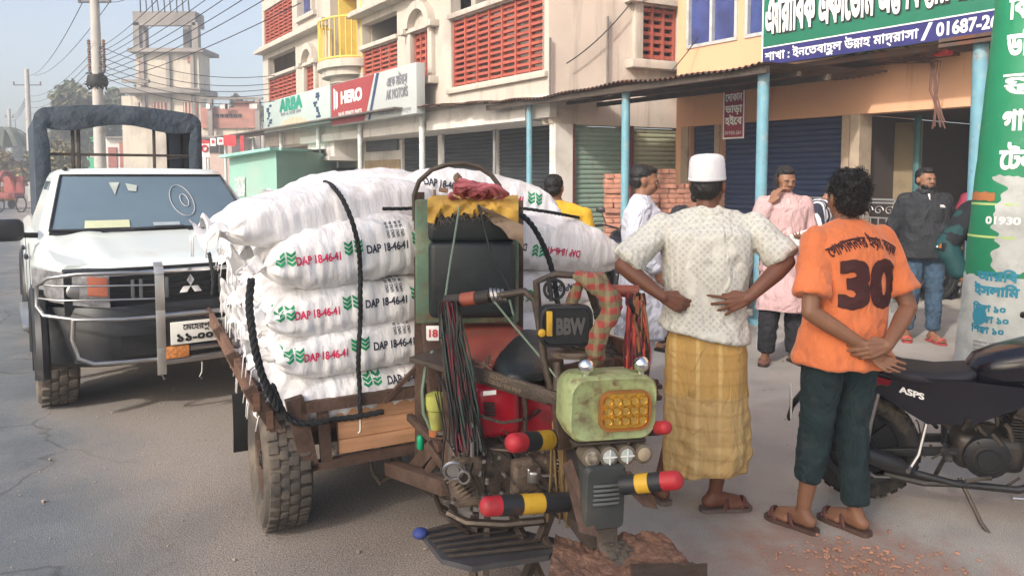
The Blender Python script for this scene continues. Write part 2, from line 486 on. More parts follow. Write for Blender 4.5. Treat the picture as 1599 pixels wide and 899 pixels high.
def cracks(m, sc, w_, fac):
    nt, N, Lk, b = nodes_of(m); tc = N.new('ShaderNodeTexCoord'); nz = N.new('ShaderNodeTexNoise'); nz.inputs['Scale'].default_value = 2.5; nz.inputs['Detail'].default_value = 6; Lk.new(tc.outputs['Object'], nz.inputs[0])
    va = N.new('ShaderNodeVectorMath'); va.operation = 'MULTIPLY_ADD'; va.inputs[1].default_value = (.5, .5, .5); Lk.new(nz.outputs['Color'], va.inputs[0]); Lk.new(tc.outputs['Object'], va.inputs[2])
    vo = N.new('ShaderNodeTexVoronoi'); vo.feature = 'DISTANCE_TO_EDGE'; vo.inputs['Scale'].default_value = sc; Lk.new(va.outputs[0], vo.inputs[0])
    mr = N.new('ShaderNodeMapRange'); mr.inputs['From Min'].default_value = w_; mr.inputs['From Max'].default_value = 0; mr.inputs['To Max'].default_value = fac; Lk.new(vo.outputs['Distance'], mr.inputs[0]); over_tex(m, mr.outputs[0], (.05, .045, .04))
brick_stain(M_dirt)
def ground_sheet(name, v0, v1, u0, u1, z, m, nv=1, nu=1, wob=0.0):
    mb = MB()
    def fn(a, b):
        u = lerp(u0, u1, a); v = lerp(v0, v1, b); ww = wob * noise.noise(Vector((u * .6, v * .1, 3))) if (wob and b == 1) else 0
        p = EU * u + EV * (v + ww); return (p.x, p.y, z)
    mb.grid(fn, nu, nv); o = mb.build(name, m, None, sm=0); return struct(o)
cracks(M_asph, .55, .012, .55)
# one sheet to the horizon
g = MB(); g.add([(-600, -400, 0), (600, -400, 0), (600, 1200, 0), (-600, 1200, 0)], [(0, 1, 2, 3)])
struct(g.build('ground', M_dirt, None, sm=0))
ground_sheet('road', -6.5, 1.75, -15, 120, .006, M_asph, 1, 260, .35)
# grainy beige blended into the asphalt colour towards the right, edge broken by noise
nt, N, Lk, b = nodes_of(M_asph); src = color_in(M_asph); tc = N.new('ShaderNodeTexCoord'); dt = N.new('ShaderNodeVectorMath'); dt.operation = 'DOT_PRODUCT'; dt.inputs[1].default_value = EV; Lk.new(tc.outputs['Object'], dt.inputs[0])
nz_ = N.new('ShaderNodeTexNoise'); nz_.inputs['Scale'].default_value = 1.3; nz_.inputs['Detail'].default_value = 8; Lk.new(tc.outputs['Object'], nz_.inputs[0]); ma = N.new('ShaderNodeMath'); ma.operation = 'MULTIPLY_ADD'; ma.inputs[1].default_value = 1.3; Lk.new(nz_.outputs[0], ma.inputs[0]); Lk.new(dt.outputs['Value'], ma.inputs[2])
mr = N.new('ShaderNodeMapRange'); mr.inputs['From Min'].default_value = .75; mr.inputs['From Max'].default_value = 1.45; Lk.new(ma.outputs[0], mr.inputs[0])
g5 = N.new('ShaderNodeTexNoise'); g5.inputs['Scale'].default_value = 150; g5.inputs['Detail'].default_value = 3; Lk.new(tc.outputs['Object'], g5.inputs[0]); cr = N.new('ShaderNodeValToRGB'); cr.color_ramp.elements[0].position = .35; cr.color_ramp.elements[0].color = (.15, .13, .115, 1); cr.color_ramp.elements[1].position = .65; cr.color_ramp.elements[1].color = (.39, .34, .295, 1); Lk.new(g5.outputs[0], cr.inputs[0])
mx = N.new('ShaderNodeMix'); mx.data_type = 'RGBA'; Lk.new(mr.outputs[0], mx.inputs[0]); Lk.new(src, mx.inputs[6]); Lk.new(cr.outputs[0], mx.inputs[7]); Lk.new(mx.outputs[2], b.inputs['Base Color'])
mb = MB(); rnd = random.Random(3)
for i in range(900):
    a, b = rnd.uniform(-2.8, 3.4), rnd.uniform(2.4, 8.5)
    r = rnd.uniform(.002, .007) * (1 if rnd.random() < .9 else 1.8)
    mb.ell((a, b, r * .4 + (.01)), (r, r * rnd.uniform(.6, 1), r * .6), seg=6, rings=3)
tag(mb.build('pebbles', mat('pebble', (.3, .24, .19), var=.4, vs=1.3), None), kind='stuff')
mb = MB()
for i in range(260):
    a = 1.5 + rnd.gauss(0, .20); b = 3.02 + rnd.gauss(0, .10)
    r = rnd.uniform(.003, .013)
    mb.box((a, b, r * .4 + .004), (r * 1.6, r, r * .8), rz=rnd.uniform(0, 3), bev=r * .2)
tag(mb.build('brick_crumbs', mat('crumb', (.42, .23, .16), var=.35, vs=2), None), kind='stuff')
# ================================================================= PLANES
A0 = Vector((2.75, 8.0, 0))
PL = Plane(A0, -EU)                      # line of the awning posts
FP = Plane(A0 + EV * 2.2, -EU)           # facade of the peach building
FB = Plane(A0 + EV * .12, -EU)           # projecting front of the cream building
# materials
M_cream = mat('cream_plaster', (.48, .43, .37), rough=.9, var=.07, vs=1.2, bump=.2, bs=25, dirt=.25, dcol=(.33, .29, .25), ds=.7, streak=.3)
M_white = mat('white_plaster', (.62, .59, .55), rough=.9, var=.06, vs=1.2, bump=.2, bs=25, dirt=.3, dcol=(.4, .37, .33), ds=.9, streak=.25)
M_greyp = mat('grey_plaster', (.55, .475, .405), rough=.92, var=.1, vs=1.0, bump=.25, bs=20, dirt=.3, dcol=(.26, .23, .2), ds=.8, streak=.3)
M_peach = mat('peach_paint', (.66, .37, .22), rough=.85, var=.05, vs=.8, bump=.1, bs=25, dirt=.12, dcol=(.5, .3, .2), ds=.8, streak=.16)
M_yellow = mat('yellow_paint', (.72, .53, .12), rough=.8, var=.06)
M_redg = mat('red_grille', (.36, .085, .055), rough=.7, var=.15, vs=4, dirt=.1)
M_dark = mat('dark_interior', (.03, .028, .026), rough=.9)
M_shut = mat('dark_shutter', (.028, .033, .038), rough=.55, metal=.2, var=.2, vs=2, dirt=.2, dcol=(.07, .065, .06))
M_shutg = mat('green_shutter', (.20, .29, .24), rough=.6, var=.1, vs=1.5, dirt=.3, dcol=(.22, .2, .16), rust=.1)
M_shutg_sun = mat('sunlit_green_shutter', (.36, .37, .25), rough=.6, var=.1, vs=1.5, dirt=.3, dcol=(.25, .2, .14), rust=.12)  # green shutter copy with yellowish sunlight put into its colour
M_shutb = mat('blue_shutter', (.018, .035, .10), rough=.55, var=.15, vs=1.5, dirt=.2, dcol=(.04, .045, .06))
M_bluep = mat('blue_post_paint', (.14, .31, .38), rough=.5, var=.15, vs=5, dirt=.3, dcol=(.3, .33, .32), ds=6, rust=.12)
M_wpost = mat('white_post_paint', (.55, .57, .56), rough=.6, var=.1, vs=5, rust=.12)
M_tin = mat('rusty_tin', (.10, .07, .055), rough=.75, metal=.2, var=.35, vs=3, rust=.5)
M_glassb = mat('blue_glass', (.03, .045, .16), rough=.12, spec=.8, var=.5, vs=2.2, bump=.04, bs=3, bd=.02)
M_steel = mat('dull_steel', (.42, .42, .42), rough=.4, metal=.8, var=.1)
def wall_holes(mb, P, s0, s1, z0, z1, holes, d=0.0, th=.22):
    ss = sorted(set([s0, s1] + [max(s0, min(s1, h[i])) for h in holes for i in (0, 1)]))
    zs = sorted(set([z0, z1] + [max(z0, min(z1, h[i])) for h in holes for i in (2, 3)]))
    def hole(a, b):
        return any(h[0] - 1e-6 <= a and b[0] <= h[1] + 1e-6 and h[2] - 1e-6 <= b[1] and b[2] <= h[3] + 1e-6 for h in holes)
    for i in range(len(ss) - 1):
        for j in range(len(zs) - 1):
            a, b, c, e = ss[i], ss[i + 1], zs[j], zs[j + 1]
            if b - a < 1e-5 or e - c < 1e-5: continue
            if not hole(a, (b, c, e)):
                mb.add([P.pt(a, c, d), P.pt(b, c, d), P.pt(b, e, d), P.pt(a, e, d)], [(0, 1, 2, 3)])
                mb.add([P.pt(a, c, d - th), P.pt(b, c, d - th), P.pt(b, e, d - th), P.pt(a, e, d - th)], [(3, 2, 1, 0)])
    for (a, b, c, e) in holes:
        q = [(a, c), (b, c), (b, e), (a, e)]
        for k in range(4):
            p, r = q[k], q[(k + 1) % 4]
            mb.add([P.pt(p[0], p[1], d), P.pt(r[0], r[1], d), P.pt(r[0], r[1], d - th), P.pt(p[0], p[1], d - th)], [(0, 1, 2, 3)])
def pbox(mb, P, s0, s1, z0, z1, d0, d1, bev=0.0):
    """box in plane coordinates; d outwards"""
    mb.box(((s0 + s1) / 2, -(d0 + d1) / 2, (z0 + z1) / 2), (abs(s1 - s0), abs(d1 - d0), abs(z1 - z0)), P.mat(), bev=bev)
def grille(P, s0, s1, z0, z1, d, par, pitch=.12, vp=.3, m=None, name='grille'):
    mb = MB(); n = max(2, round((z1 - z0) / pitch)); p = (z1 - z0) / n
    for i in range(n):
        z = z0 + (i + .5) * p; pbox(mb, P, s0, s1, z - p * .23, z + p * .23, d - .035, d + .035)
    k = max(2, round((s1 - s0) / vp))
    for i in range(k + 1):
        s = lerp(s0 + .03, s1 - .03, i / k); pbox(mb, P, s - .022, s + .022, z0, z1, d - .045, d + .05)
    return mb.build(name, m or M_redg, par)
def shutter(P, s0, s1, z0, z1, d, m, par, name='roller_shutter', pitch=.075):
    mb = MB(); n = int((z1 - z0) / pitch); vs = []; prof = []
    for i in range(n):
        z = z0 + (z1 - z0) * i / n; h = (z1 - z0) / n
        for k, (dz, dd) in enumerate(((0, 0), (.12, .012), (.35, .02), (.65, .02), (.88, .012))): prof.append((z + h * dz, dd))
    prof.append((z1, 0))
    for z, dd in prof: vs += [P.pt(s0, z, d + dd), P.pt(s1, z, d + dd)]
    mb.add(vs, [(2 * i, 2 * i + 1, 2 * i + 3, 2 * i + 2) for i in range(len(prof) - 1)])
    o = mb.build(name, m, par, sm=30)
    b2 = MB(); pbox(b2, P, s0, s1, z0 - .06, z0, d - .02, d + .03); pbox(b2, P, (s0 + s1) / 2 - .12, (s0 + s1) / 2 + .12, z0 + .1, z0 + .13, d, d + .06)
    b2.build('bottom_rail', m, o)
    return o
def arch_pts(s0, s1, zb, zt, n=10):
    c = (s0 + s1) / 2; r = (s1 - s0) / 2; h = zt - zb
    return [(c - r * math.cos(PI * i / n), zb + h * math.sin(PI * i / n)) for i in range(n + 1)]
def archwin(P, s0, s1, z0, z1, par, par2, mw, arch=True, hood=.28, sill=True, d=0.0):
    """moulded frame, hood and sill round a grilled window; the hole itself is cut in the wall"""
    fr = MB(); w_ = .16
    pbox(fr, P, s0 - w_, s0, z0 - .02, z1 + .02, d - .02, d + .09, .01); pbox(fr, P, s1, s1 + w_, z0 - .02, z1 + .02, d - .02, d + .09, .01)
    if sill: pbox(fr, P, s0 - w_ - .12, s1 + w_ + .12, z0 - .16, z0 - .02, d - .02, d + .2, .015)
    if arch:
        ai = arch_pts(s0 - .0, s1 + .0, z1 + .1, z1 + .1 + (s1 - s0) * .45); ao = arch_pts(s0 - w_, s1 + w_, z1 + .1, z1 + .1 + (s1 - s0) * .45 + w_)
        pbox(fr, P, s0 - w_, s1 + w_, z1 + .02, z1 + .1, d - .02, d + .12)
        poly = [P.mat() @ Vector((p[0], -d - .1, p[1])) for p in ao]; pin = [P.mat() @ Vector((p[0], -d - .1, p[1])) for p in ai]
        vs = []; fs = []
        for dd in (.16, -.02):
            vs += [P.pt(p[0], p[1], d + dd) for p in ao] + [P.pt(p[0], p[1], d + dd) for p in ai]
        n = len(ao)
        for i in range(n - 1):
            fs += [(i, i + 1, n + i + 1, n + i), (2 * n + i, 2 * n + i + 1, i + 1, i), (n + i, n + i + 1, 3 * n + i + 1, 3 * n + i)]
        fr.add(vs, fs)
        pbox(fr, P, s0 - w_ - .16, s0 - w_ + .06, z1 + .0, z1 + .12, d - .02, d + .2, .01); pbox(fr, P, s1 + w_ - .06, s1 + w_ + .16, z1 + .0, z1 + .12, d - .02, d + .2, .01)
    f = fr.build('window_frame', mw, par)
    grille(P, s0, s1, z0, z1, d - .06, f, pitch=.13, vp=.28)
    bk = MB(); pbox(bk, P, s0 - .01, s1 + .01, z0 - .01, z1 + .01, d - .2, d - .18); bk.build('window_dark', M_dark, f)
    return f
# ================================================================= CREAM BUILDING
def S(P, px, py=200): return P.hit(px, py)[0]
def Zp(P, px, py): return P.hit(px, py)[1]
cb = thing('apartment_building', 'cream plastered apartment building with red lattice grilles and arched windows above the shops', 'building')
sR = S(FB, 857); sL = S(FB, 413)
H1 = 2.98; H2 = 6.3; H3 = 9.6
holes = []
def hole_px(x0, x1, ytop, ybot, px=None):
    """from pixel columns and heights taken at the left column"""
    a, b = S(FB, x0), S(FB, x1); z1 = Zp(FB, x0, ytop); z0 = Zp(FB, x0, ybot); return (a, b, z0, z1)
big = hole_px(706, 850, 33, 137); big = (big[0], big[1], big[2], big[3])
midg = (S(FB, 568), S(FB, 622), Zp(FB, 622, 106), Zp(FB, 622, 62)); mido = (midg[0], midg[1], midg[3] + .12, Zp(FB, 622, 16))
w1 = (S(FB, 648), S(FB, 675), Zp(FB, 660, 123), Zp(FB, 660, 50))
w2 = (S(FB, 481), S(FB, 496), Zp(FB, 488, 146), Zp(FB, 488, 103))
lg = (S(FB, 421), S(FB, 464), Zp(FB, 464, 153), Zp(FB, 464, 110)); lo_ = (lg[0], lg[1], lg[3] + .12, Zp(FB, 464, 72))
ug = (S(FB, 416), S(FB, 460), Zp(FB, 460, 52), Zp(FB, 460, -12))
bw = (S(FB, 473), S(FB, 494), Zp(FB, 484, 20), Zp(FB, 484, -14))
bgo = (big[0], big[1], big[3] + .14, big[3] + .95)
yel = (S(FB, 519), S(FB, 560), Zp(FB, 540, 112), H3)
holes = [big, bgo, midg, mido, w1, w2, lg, lo_, ug, bw, yel]
mb = MB(); wall_holes(mb, FB, sL, sR, H1 - .45, H3, holes, 0, .2)
# left gable, roof slab and floors behind
CBD = 8.0
mb.add([FB.pt(sL, H1 - .45, -.2), FB.pt(sL, H3, -.2), FB.pt(sL, H3, -CBD), FB.pt(sL, 0, -CBD), FB.pt(sL, 0, -1.0), FB.pt(sL, H1 - .45, -1.0)], [(0, 1, 2, 3, 4, 5)])
pbox(mb, FB, sL, sR - .3, H3, H3 + .15, -CBD, .25); 
mb.build('front_wall', M_cream, cb)
mb = MB()
for z in (H1 - .45, H2 - .2, H2 + 1.4): pbox(mb, FB, sL + .02, sR - .05, z, z + .14, -2.0, -.21)
mb.build('floor_slab', M_greyp, cb)
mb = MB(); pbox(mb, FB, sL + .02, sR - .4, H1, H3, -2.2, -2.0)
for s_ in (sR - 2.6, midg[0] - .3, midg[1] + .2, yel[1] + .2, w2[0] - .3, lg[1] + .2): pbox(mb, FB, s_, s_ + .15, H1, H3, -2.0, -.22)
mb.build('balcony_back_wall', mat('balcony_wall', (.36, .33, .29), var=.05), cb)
for (a, b, c, e) in (big, midg, lg, ug): grille(FB, a, b, c, e, -.08, cb, pitch=.105, vp=.42)
for h in (w1, w2): archwin(FB, h[0], h[1], h[2], h[3], cb, None, M_cream)
# ledges and cornices along the front
mb = MB()
for (x0, x1, z, hh, dd) in ((413, 516, H2 - 1.45 if False else Zp(FB, 420, 83), .10, .28), (413, 516, Zp(FB, 420, 83) + .12, .08, .18)):
    pbox(mb, FB, S(FB, x0), S(FB, x1), z, z + hh, -.02, dd, .01)
zc = Zp(FB, 600, 14)
pbox(mb, FB, S(FB, 560), S(FB, 712), zc, zc + .1, -.02, .28, .01); pbox(mb, FB, S(FB, 560), S(FB, 712), zc + .1, zc + .18, -.02, .16, .01)
for (a, b, z) in ((big[0] - .05, big[1] + .05, big[3]), (midg[0] - .05, midg[1] + .05, midg[3]), (lg[0], lg[1] + .05, lg[3]), (big[0] - .1, big[1] + .1, big[2] - .14)):
    pbox(mb, FB, a, b, z + .02, z + .11, -.1, .07, .01)
mb.build('cornice', M_cream, cb)
# blue upper window
f = MB()
for (a, b, c, e) in ((bw[0] - .1, bw[0], bw[2], bw[3]), (bw[1], bw[1] + .1, bw[2], bw[3]), (bw[0] - .2, bw[1] + .2, bw[2] - .14, bw[2] - .02)): pbox(f, FB, a, b, c, e, -.02, .1)
f = f.build('window_frame', M_cream, cb); p = MB(); pbox(p, FB, bw[0], bw[1], bw[2], bw[3], -.12, -.1); p.build('pane', M_glassb, f)
# yellow rounded balcony
ys0, ys1 = S(FB, 519), S(FB, 567); yc = (ys0 + ys1) / 2; yr = (ys1 - ys0) / 2; yz = Zp(FB, 540, 106)
mb = MB(); pbox(mb, FB, ys0 - .03, ys1 + .03, yz - .3, H3, -1.3, -1.15); pbox(mb, FB, ys1 - .05, ys1 + .02, yz - .2, H3, -1.15, .01); pbox(mb, FB, ys0 - .02, ys0 + .04, yz - .2, H3, -1.15, -.21)
mb.build('yellow_wall', M_yellow, cb)
T = Matrix.Translation(FB.pt(yc, 0, -.02)) @ Matrix.Rotation(math.atan2(FB.n.y, FB.n.x) - PI / 2, 4, 'Z')
def half(mb, r0, r1, z0, z1, sy=.62): mb.lathe([(r0, z0), (r1, z0), (r1, z1), (r0, z1), (r0, z0)], 24, T @ Matrix.Diagonal((1, sy, 1, 1)), 0, PI)
mb = MB(); half(mb, 0.02, yr + .06, yz - .08, yz + .1); half(mb, 0.02, yr - .1, yz - .25, yz - .08); half(mb, .02, yr * .6, yz - .4, yz - .25); mb.build('balcony_floor', M_cream, cb)
mb = MB(); rh = 1.05
for z in (yz + .14, yz + rh):
    mb.tube([T @ Vector((yr * math.cos(PI * i / 20), .62 * yr * math.sin(PI * i / 20), z)) for i in range(21)], .025, 6)
for i in range(17):
    a = PI * i / 16; q = Vector((yr * math.cos(a), .62 * yr * math.sin(a), 0)); mb.tube([T @ (q + UZ * (yz + .1)), T @ (q + UZ * (yz + rh))], .014, 5)
mb.build('balcony_railing', M_yellow, cb)
# side wall towards the yard
SA = Vector((math.sin(R(64)), math.cos(R(64)), 0))
SP = Plane(FB.pt(sR, 0, 0), SA)
g0, g1 = S(SP, 1000, 60), S(SP, 1056, 60)
zt_, zb_ = Zp(SP, 1000, 8), Zp(SP, 1000, 93)
mb = MB(); wall_holes(mb, SP, 0, 6.5, 2.42, H3, [(g0, g1, zb_, zt_)], 0, .2)
mb.build('side_wall', M_greyp, cb)
archwin(SP, g0, g1, zb_, zt_, cb, None, M_cream, arch=True, d=0)
# pipes on the side wall
mb = MB()
for px_, y0, y1 in ((857, 60, 150), (946, 27, 150)):
    s_ = S(SP, px_, y1); mb.tube([SP.pt(s_, Zp(SP, px_, y1), .05), SP.pt(s_, Zp(SP, px_, y0), .05)], .018, 6)
mb.build('rain_pipe', mat('grey_pipe', (.13, .13, .125)), cb)
# ground floor: recessed shops under the slab
G = Plane(FB.pt(0, 0, -.9), -EU)
gs = [(S(G, 628), S(G, 684)), (S(G, 690), S(G, 770)), (S(G, 776), S(G, 823)), (S(G, 826), S(G, 864))]
zt = Zp(G, 700, 205)
mb = MB(); wall_holes(mb, G, sL + .4, S(G, 893), 0, 2.55 + .02, [(a, b, -.01, zt) for a, b in gs], 0, .15)
mb.build('shop_front_wall', M_white, cb)
for a, b in gs: shutter(G, a, b, .06, zt, -.08, M_shut, cb)
mb = MB(); pbox(mb, G, S(G, 520), S(G, 893), 2.5, 2.68, -.2, .95); pbox(mb, FB, S(FB, 565), sR + .05, 2.52, 2.86, -.12, .02)
mb.build('shop_beam', M_white, cb)
# two green shutters on the yard side
for k, (a, b, m_) in enumerate(((897, 973, M_shutg), (989, 1063, M_shutg_sun))):
    a, b = S(SP, a, 197), S(SP, b, 197); z = Zp(SP, 930, 198)
    shutter(SP, a, b, .05, z, -.06, m_, cb)
    j = MB(); pbox(j, SP, a - .05, a, 0, z + .03, -.1, .03); pbox(j, SP, b, b + .04, 0, z + .03, -.1, .03); j.build('shutter_jamb', mat('jamb_red', (.13, .03, .025)), cb)
mb = MB(); pbox(mb, SP, S(SP, 866, 197), S(SP, 893, 197), 0, 2.42, -.15, .04); mb.build('corner_pillar', M_white, cb)
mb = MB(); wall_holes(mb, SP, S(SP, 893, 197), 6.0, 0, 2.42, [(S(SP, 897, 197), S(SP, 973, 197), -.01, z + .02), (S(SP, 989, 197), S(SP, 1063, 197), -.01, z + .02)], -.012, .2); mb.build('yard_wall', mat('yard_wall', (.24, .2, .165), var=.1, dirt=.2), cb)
# shop with brown shutter under the ARBA board, and a pale canopy
a, b = S(G, 472), S(G, 521); z = Zp(G, 500, 232)
shutter(G, a, b, .06, z, -.06, mat('brown_shutter', (.19, .15, .12), rough=.6), cb)
mb = MB(); pbox(mb, G, S(G, 426), S(G, 520), Zp(G, 470, 238), Zp(G, 470, 207), .02, .1); o = mb.build('shop_fascia', mat('fascia_brown', (.2, .15, .12)), cb)
flat_text('ফার্মেস', Matrix.Translation(G.pt(S(G, 471), Zp(G, 470, 228), .1)) @ G.mat().to_3x3().to_4x4(), 'lettering', M_dark, o, .5, maxw=1.35, bold=.03)
mb = MB(); pbox(mb, G, S(G, 524), S(G, 568), Zp(G, 545, 246), Zp(G, 545, 196), .1, .8); pbox(mb, G, S(G, 523), S(G, 569), Zp(G, 545, 252), Zp(G, 545, 246), .1, .95); mb.build('shop_canopy', M_white, cb)
# ---- open room of the bike shop beside it
mb = MB(); pbox(mb, G, S(G, 528), S(G, 556), .1, Zp(G, 545, 262), .012, .05); mb.build('doorway', M_dark, cb)
mb = MB(); pbox(mb, G, S(G, 572), S(G, 626), .1, Zp(G, 600, 250), .012, .04); mb.build('shop_door', mat('tan_door', (.33, .24, .14)), cb)
mb = MB(); pbox(mb, G, S(G, 588), S(G, 606), .6, Zp(G, 600, 262), .04, .07); pbox(mb, G, S(G, 575), S(G, 624), Zp(G, 600, 236), Zp(G, 600, 213), .03, .06); mb.build('shop_window', mat('shop_glass', (.06, .07, .08), rough=.2), cb)
# ================================================================= PEACH BUILDING
pb = thing('academy_building', 'peach painted shop and academy building with blue tinted windows and dark blue shutters', 'building')
p0 = S(FP, 1057, 150); p1 = 9.0
zh = Zp(FP, 1207, 188)
bwz = Zp(FP, 1075, 77)
wins = [(S(FP, 1073, 60), S(FP, 1152, 60)), (S(FP, 1164, 60), S(FP, 1250, 60))]
mb = MB(); opn = (S(FP, 1330), p1 - 1, -.01, zh); d1_ = (S(FP, 1078), S(FP, 1117), -.01, zh); d2_ = (S(FP, 1127), S(FP, 1191), -.01, zh); d3_ = (S(FP, 1192.5), S(FP, 1316), -.01, zh)
wall_holes(mb, FP, p0, p1, 0, 9.5, [opn, d1_, d2_, d3_] + [(a, b, bwz, bwz + 1.5) for a, b in wins], 0, .22)
pbox(mb, FP, p0, p0 + .2, 0, 9.5, -7, -.22)
mb.build('front_wall', M_peach, pb)
for a, b in wins:
    f = MB(); t_ = .05
    for (x0, x1, z0, z1) in ((a, b, bwz, bwz + t_), (a, b, bwz + 1.45, bwz + 1.5), (a, a + t_, bwz + t_, bwz + 1.45), (b - t_, b, bwz + t_, bwz + 1.45), ((a + b) / 2 - .025, (a + b) / 2 + .025, bwz + t_, bwz + 1.45)):
        pbox(f, FP, x0, x1, z0, z1, -.1, .02)
    f = f.build('window_frame', mat('alu_frame', (.55, .56, .55), rough=.4, metal=.4), pb)
    p = MB(); pbox(p, FP, a + t_, b - t_, bwz + t_, bwz + 1.45, -.06, -.05); p.build('pane', M_glassb, f)
for h in (d1_, d2_, d3_): shutter(FP, h[0], h[1], .06, h[3], -.12, M_shutb, pb)
# the open hall: side walls, back wall, pale partition, floor
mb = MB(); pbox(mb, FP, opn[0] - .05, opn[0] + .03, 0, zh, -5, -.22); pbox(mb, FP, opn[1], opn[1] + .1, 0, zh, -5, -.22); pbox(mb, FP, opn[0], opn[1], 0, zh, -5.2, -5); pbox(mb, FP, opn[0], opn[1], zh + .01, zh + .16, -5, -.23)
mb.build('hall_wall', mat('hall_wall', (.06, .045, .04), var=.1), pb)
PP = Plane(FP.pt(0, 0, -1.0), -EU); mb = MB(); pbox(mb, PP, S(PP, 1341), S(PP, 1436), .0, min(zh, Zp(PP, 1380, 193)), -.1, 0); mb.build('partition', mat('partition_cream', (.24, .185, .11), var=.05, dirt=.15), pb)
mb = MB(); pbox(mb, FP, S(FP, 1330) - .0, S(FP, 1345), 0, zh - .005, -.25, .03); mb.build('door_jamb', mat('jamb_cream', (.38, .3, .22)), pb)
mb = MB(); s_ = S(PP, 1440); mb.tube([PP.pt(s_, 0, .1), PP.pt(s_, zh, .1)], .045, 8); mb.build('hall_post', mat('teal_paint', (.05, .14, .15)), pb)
# pale pillars between the shutters
mb = MB()
for a, b in ((1066, 1077), (1118, 1126), (1317, 1329)): pbox(mb, FP, S(FP, a), S(FP, b), 0, zh - .004, -.2, .03)
mb.build('pillar', mat('pillar_tan', (.36, .27, .19), var=.08, dirt=.3), pb)
# narrow tin eave on the wall right of the awning
z_e = Zp(FP, 1300, 112)
mb = MB(); pbox(mb, FP, S(FP, 1192), S(FP, 1500, 90), z_e, z_e + .06, 0.003, .62); mb.build('tin_eave', M_tin, pb)
# ================================================================= ACADEMY SIGN
def board(name, label, P, d, s0, s1, z0, z1, m, th=.08, cat='sign board', group=None):
    t = thing(name, label, cat, P.pt(s0, z0, d), math.atan2(P.a.y, P.a.x), group)
    mb = MB(); mb.box(((s1 - s0) / 2, th / 2, (z1 - z0) / 2), (s1 - s0, th, z1 - z0), bev=.006); mb.build('panel', m, t); return t
sgd = .75; AP = Plane(FP.pt(0, 0, sgd), -EU)
a0 = S(AP, 1191, 60); zb = Zp(AP, 1191, 103); zm = Zp(AP, 1191, 84)
M_sgreen = mat('sign_green', (.012, .15, .085), rough=.45, var=.06)
M_sblue = mat('sign_blue', (.022, .02, .13), rough=.45)
M_swhite = mat('sign_white', (.8, .8, .78), rough=.5, var=.02)
M_sblack = mat('sign_black', (.01, .01, .01), rough=.6)
ac = board('academy_sign', 'long green and dark blue academy signboard with white Bengali lettering on the peach wall', AP, 0, a0, a0 + 4.2, zb, zb + 1.35, M_sgreen)
mb = MB(); mb.box((2.1, -.004, .105), (4.2, .012, .215)); mb.build('blue_band', M_sblue, ac)
mb = MB(); mb.box((2.1, -.004, .224), (4.2, .014, .014)); mb.box((.008, -.004, .67), (.016, .016, 1.35)); mb.build('border', M_swhite, ac)
flat_text('এ্যারাবিক একাডেমি এন্ড কিন্ডারগার্টেন', Matrix.Translation((.06, -.0, .40)), 'lettering_shadow', M_sblack, ac, .66, 'L', maxw=2.72, bold=.075, lift=.006)
flat_text('এ্যারাবিক একাডেমি এন্ড কিন্ডারগার্টেন', Matrix.Translation((.05, -.0, .41)), 'lettering', M_swhite, ac, .66, 'L', maxw=2.72, bold=.038, lift=.012)
flat_text('শাখা : ইনতেবাহুল উম্মাহ মাদ্‌রাসা', Matrix.Translation((.06, 0, .055)), 'branch_lettering', M_swhite, ac, .15, 'L', maxw=1.95, bold=.02, lift=.014)
mb = MB(); mb.add([(2.04, -.014, .02), (2.08, -.014, .02), (2.16, -.014, .2), (2.12, -.014, .2)], [(0, 1, 2, 3)]); mb.build('slash', M_swhite, ac, sm=0)
flat_text('01687-26', Matrix.Translation((2.20, 0, .045)), 'phone_number', M_swhite, ac, .19, 'L', maxw=.60, bold=.03, lift=.014)
flat_text('সমতাল', Matrix.Translation((.62, 0, 1.0)), 'small_lettering', mat('sign_yellow', (.8, .6, .05)), ac, .2, 'L', bold=.03, lift=.014)
# ================================================================= AWNING
aw = thing('tin_awning', 'long rusty corrugated tin awning on posts in front of the shops', 'awning')
sa0 = S(PL, 657, 160); sa1 = S(PL, 1198, 110)
def zaw(s): return 2.80 + .02 * math.sin(s * 2.1) + .012 * math.sin(s * 5.3)
mb = MB(); n = 330
rows = []
for i in range(n + 1):
    s_ = lerp(sa0 + 2.6, sa1 + .12, i / n); c = .016 * math.sin(i * 2 * PI / 5.0)
    rows.append((PL.pt(s_, zaw(s_) + c, .22), PL.pt(s_, zaw(s_) + c + .10, -2.2 if s_ > p0 else -1.0)))
vs = [p for r_ in rows for p in r_]; vs += [p - UZ * .004 for p in vs]; k = 2 * (n + 1)
fs = [(2 * i, 2 * i + 2, 2 * i + 3, 2 * i + 1) for i in range(n)] + [(k + 2 * i, k + 2 * i + 1, k + 2 * i + 3, k + 2 * i + 2) for i in range(n)] + [(2 * i, k + 2 * i, k + 2 * i + 2, 2 * i + 2) for i in range(n)]
mb.add(vs, fs); mb.build('corrugated_sheet', M_tin, aw, sm=60)
mb = MB()
for dd, w_ in ((.12, .06), (-1.0, .05), (-.45, .04)):
    mb.span(PL.pt(sa0 + 2.6, zaw(0) - .06, dd), PL.pt(sa1 + .1, zaw(0) - .06, dd), w_, w_ * 1.3)
mb.build('purlin', mat('purlin_wood', (.06, .045, .035), var=.3), aw)
mb = MB(); n = 14
for i in range(n):
    s0_, s1_ = lerp(sa0 - .1, sa0 + 2.75, i / n), lerp(sa0 - .1, sa0 + 2.75, (i + 1) / n) + .02
    z = 2.93 - .10 * i / n + rnd.uniform(-.02, .02); mb.span(PL.pt((s0_ + s1_) / 2, z, .3 + rnd.uniform(-.06, .06)), PL.pt((s0_ + s1_) / 2, z + .1, -.9), s1_ - s0_, .015)
mb.build('bent_sheet', M_tin, aw)
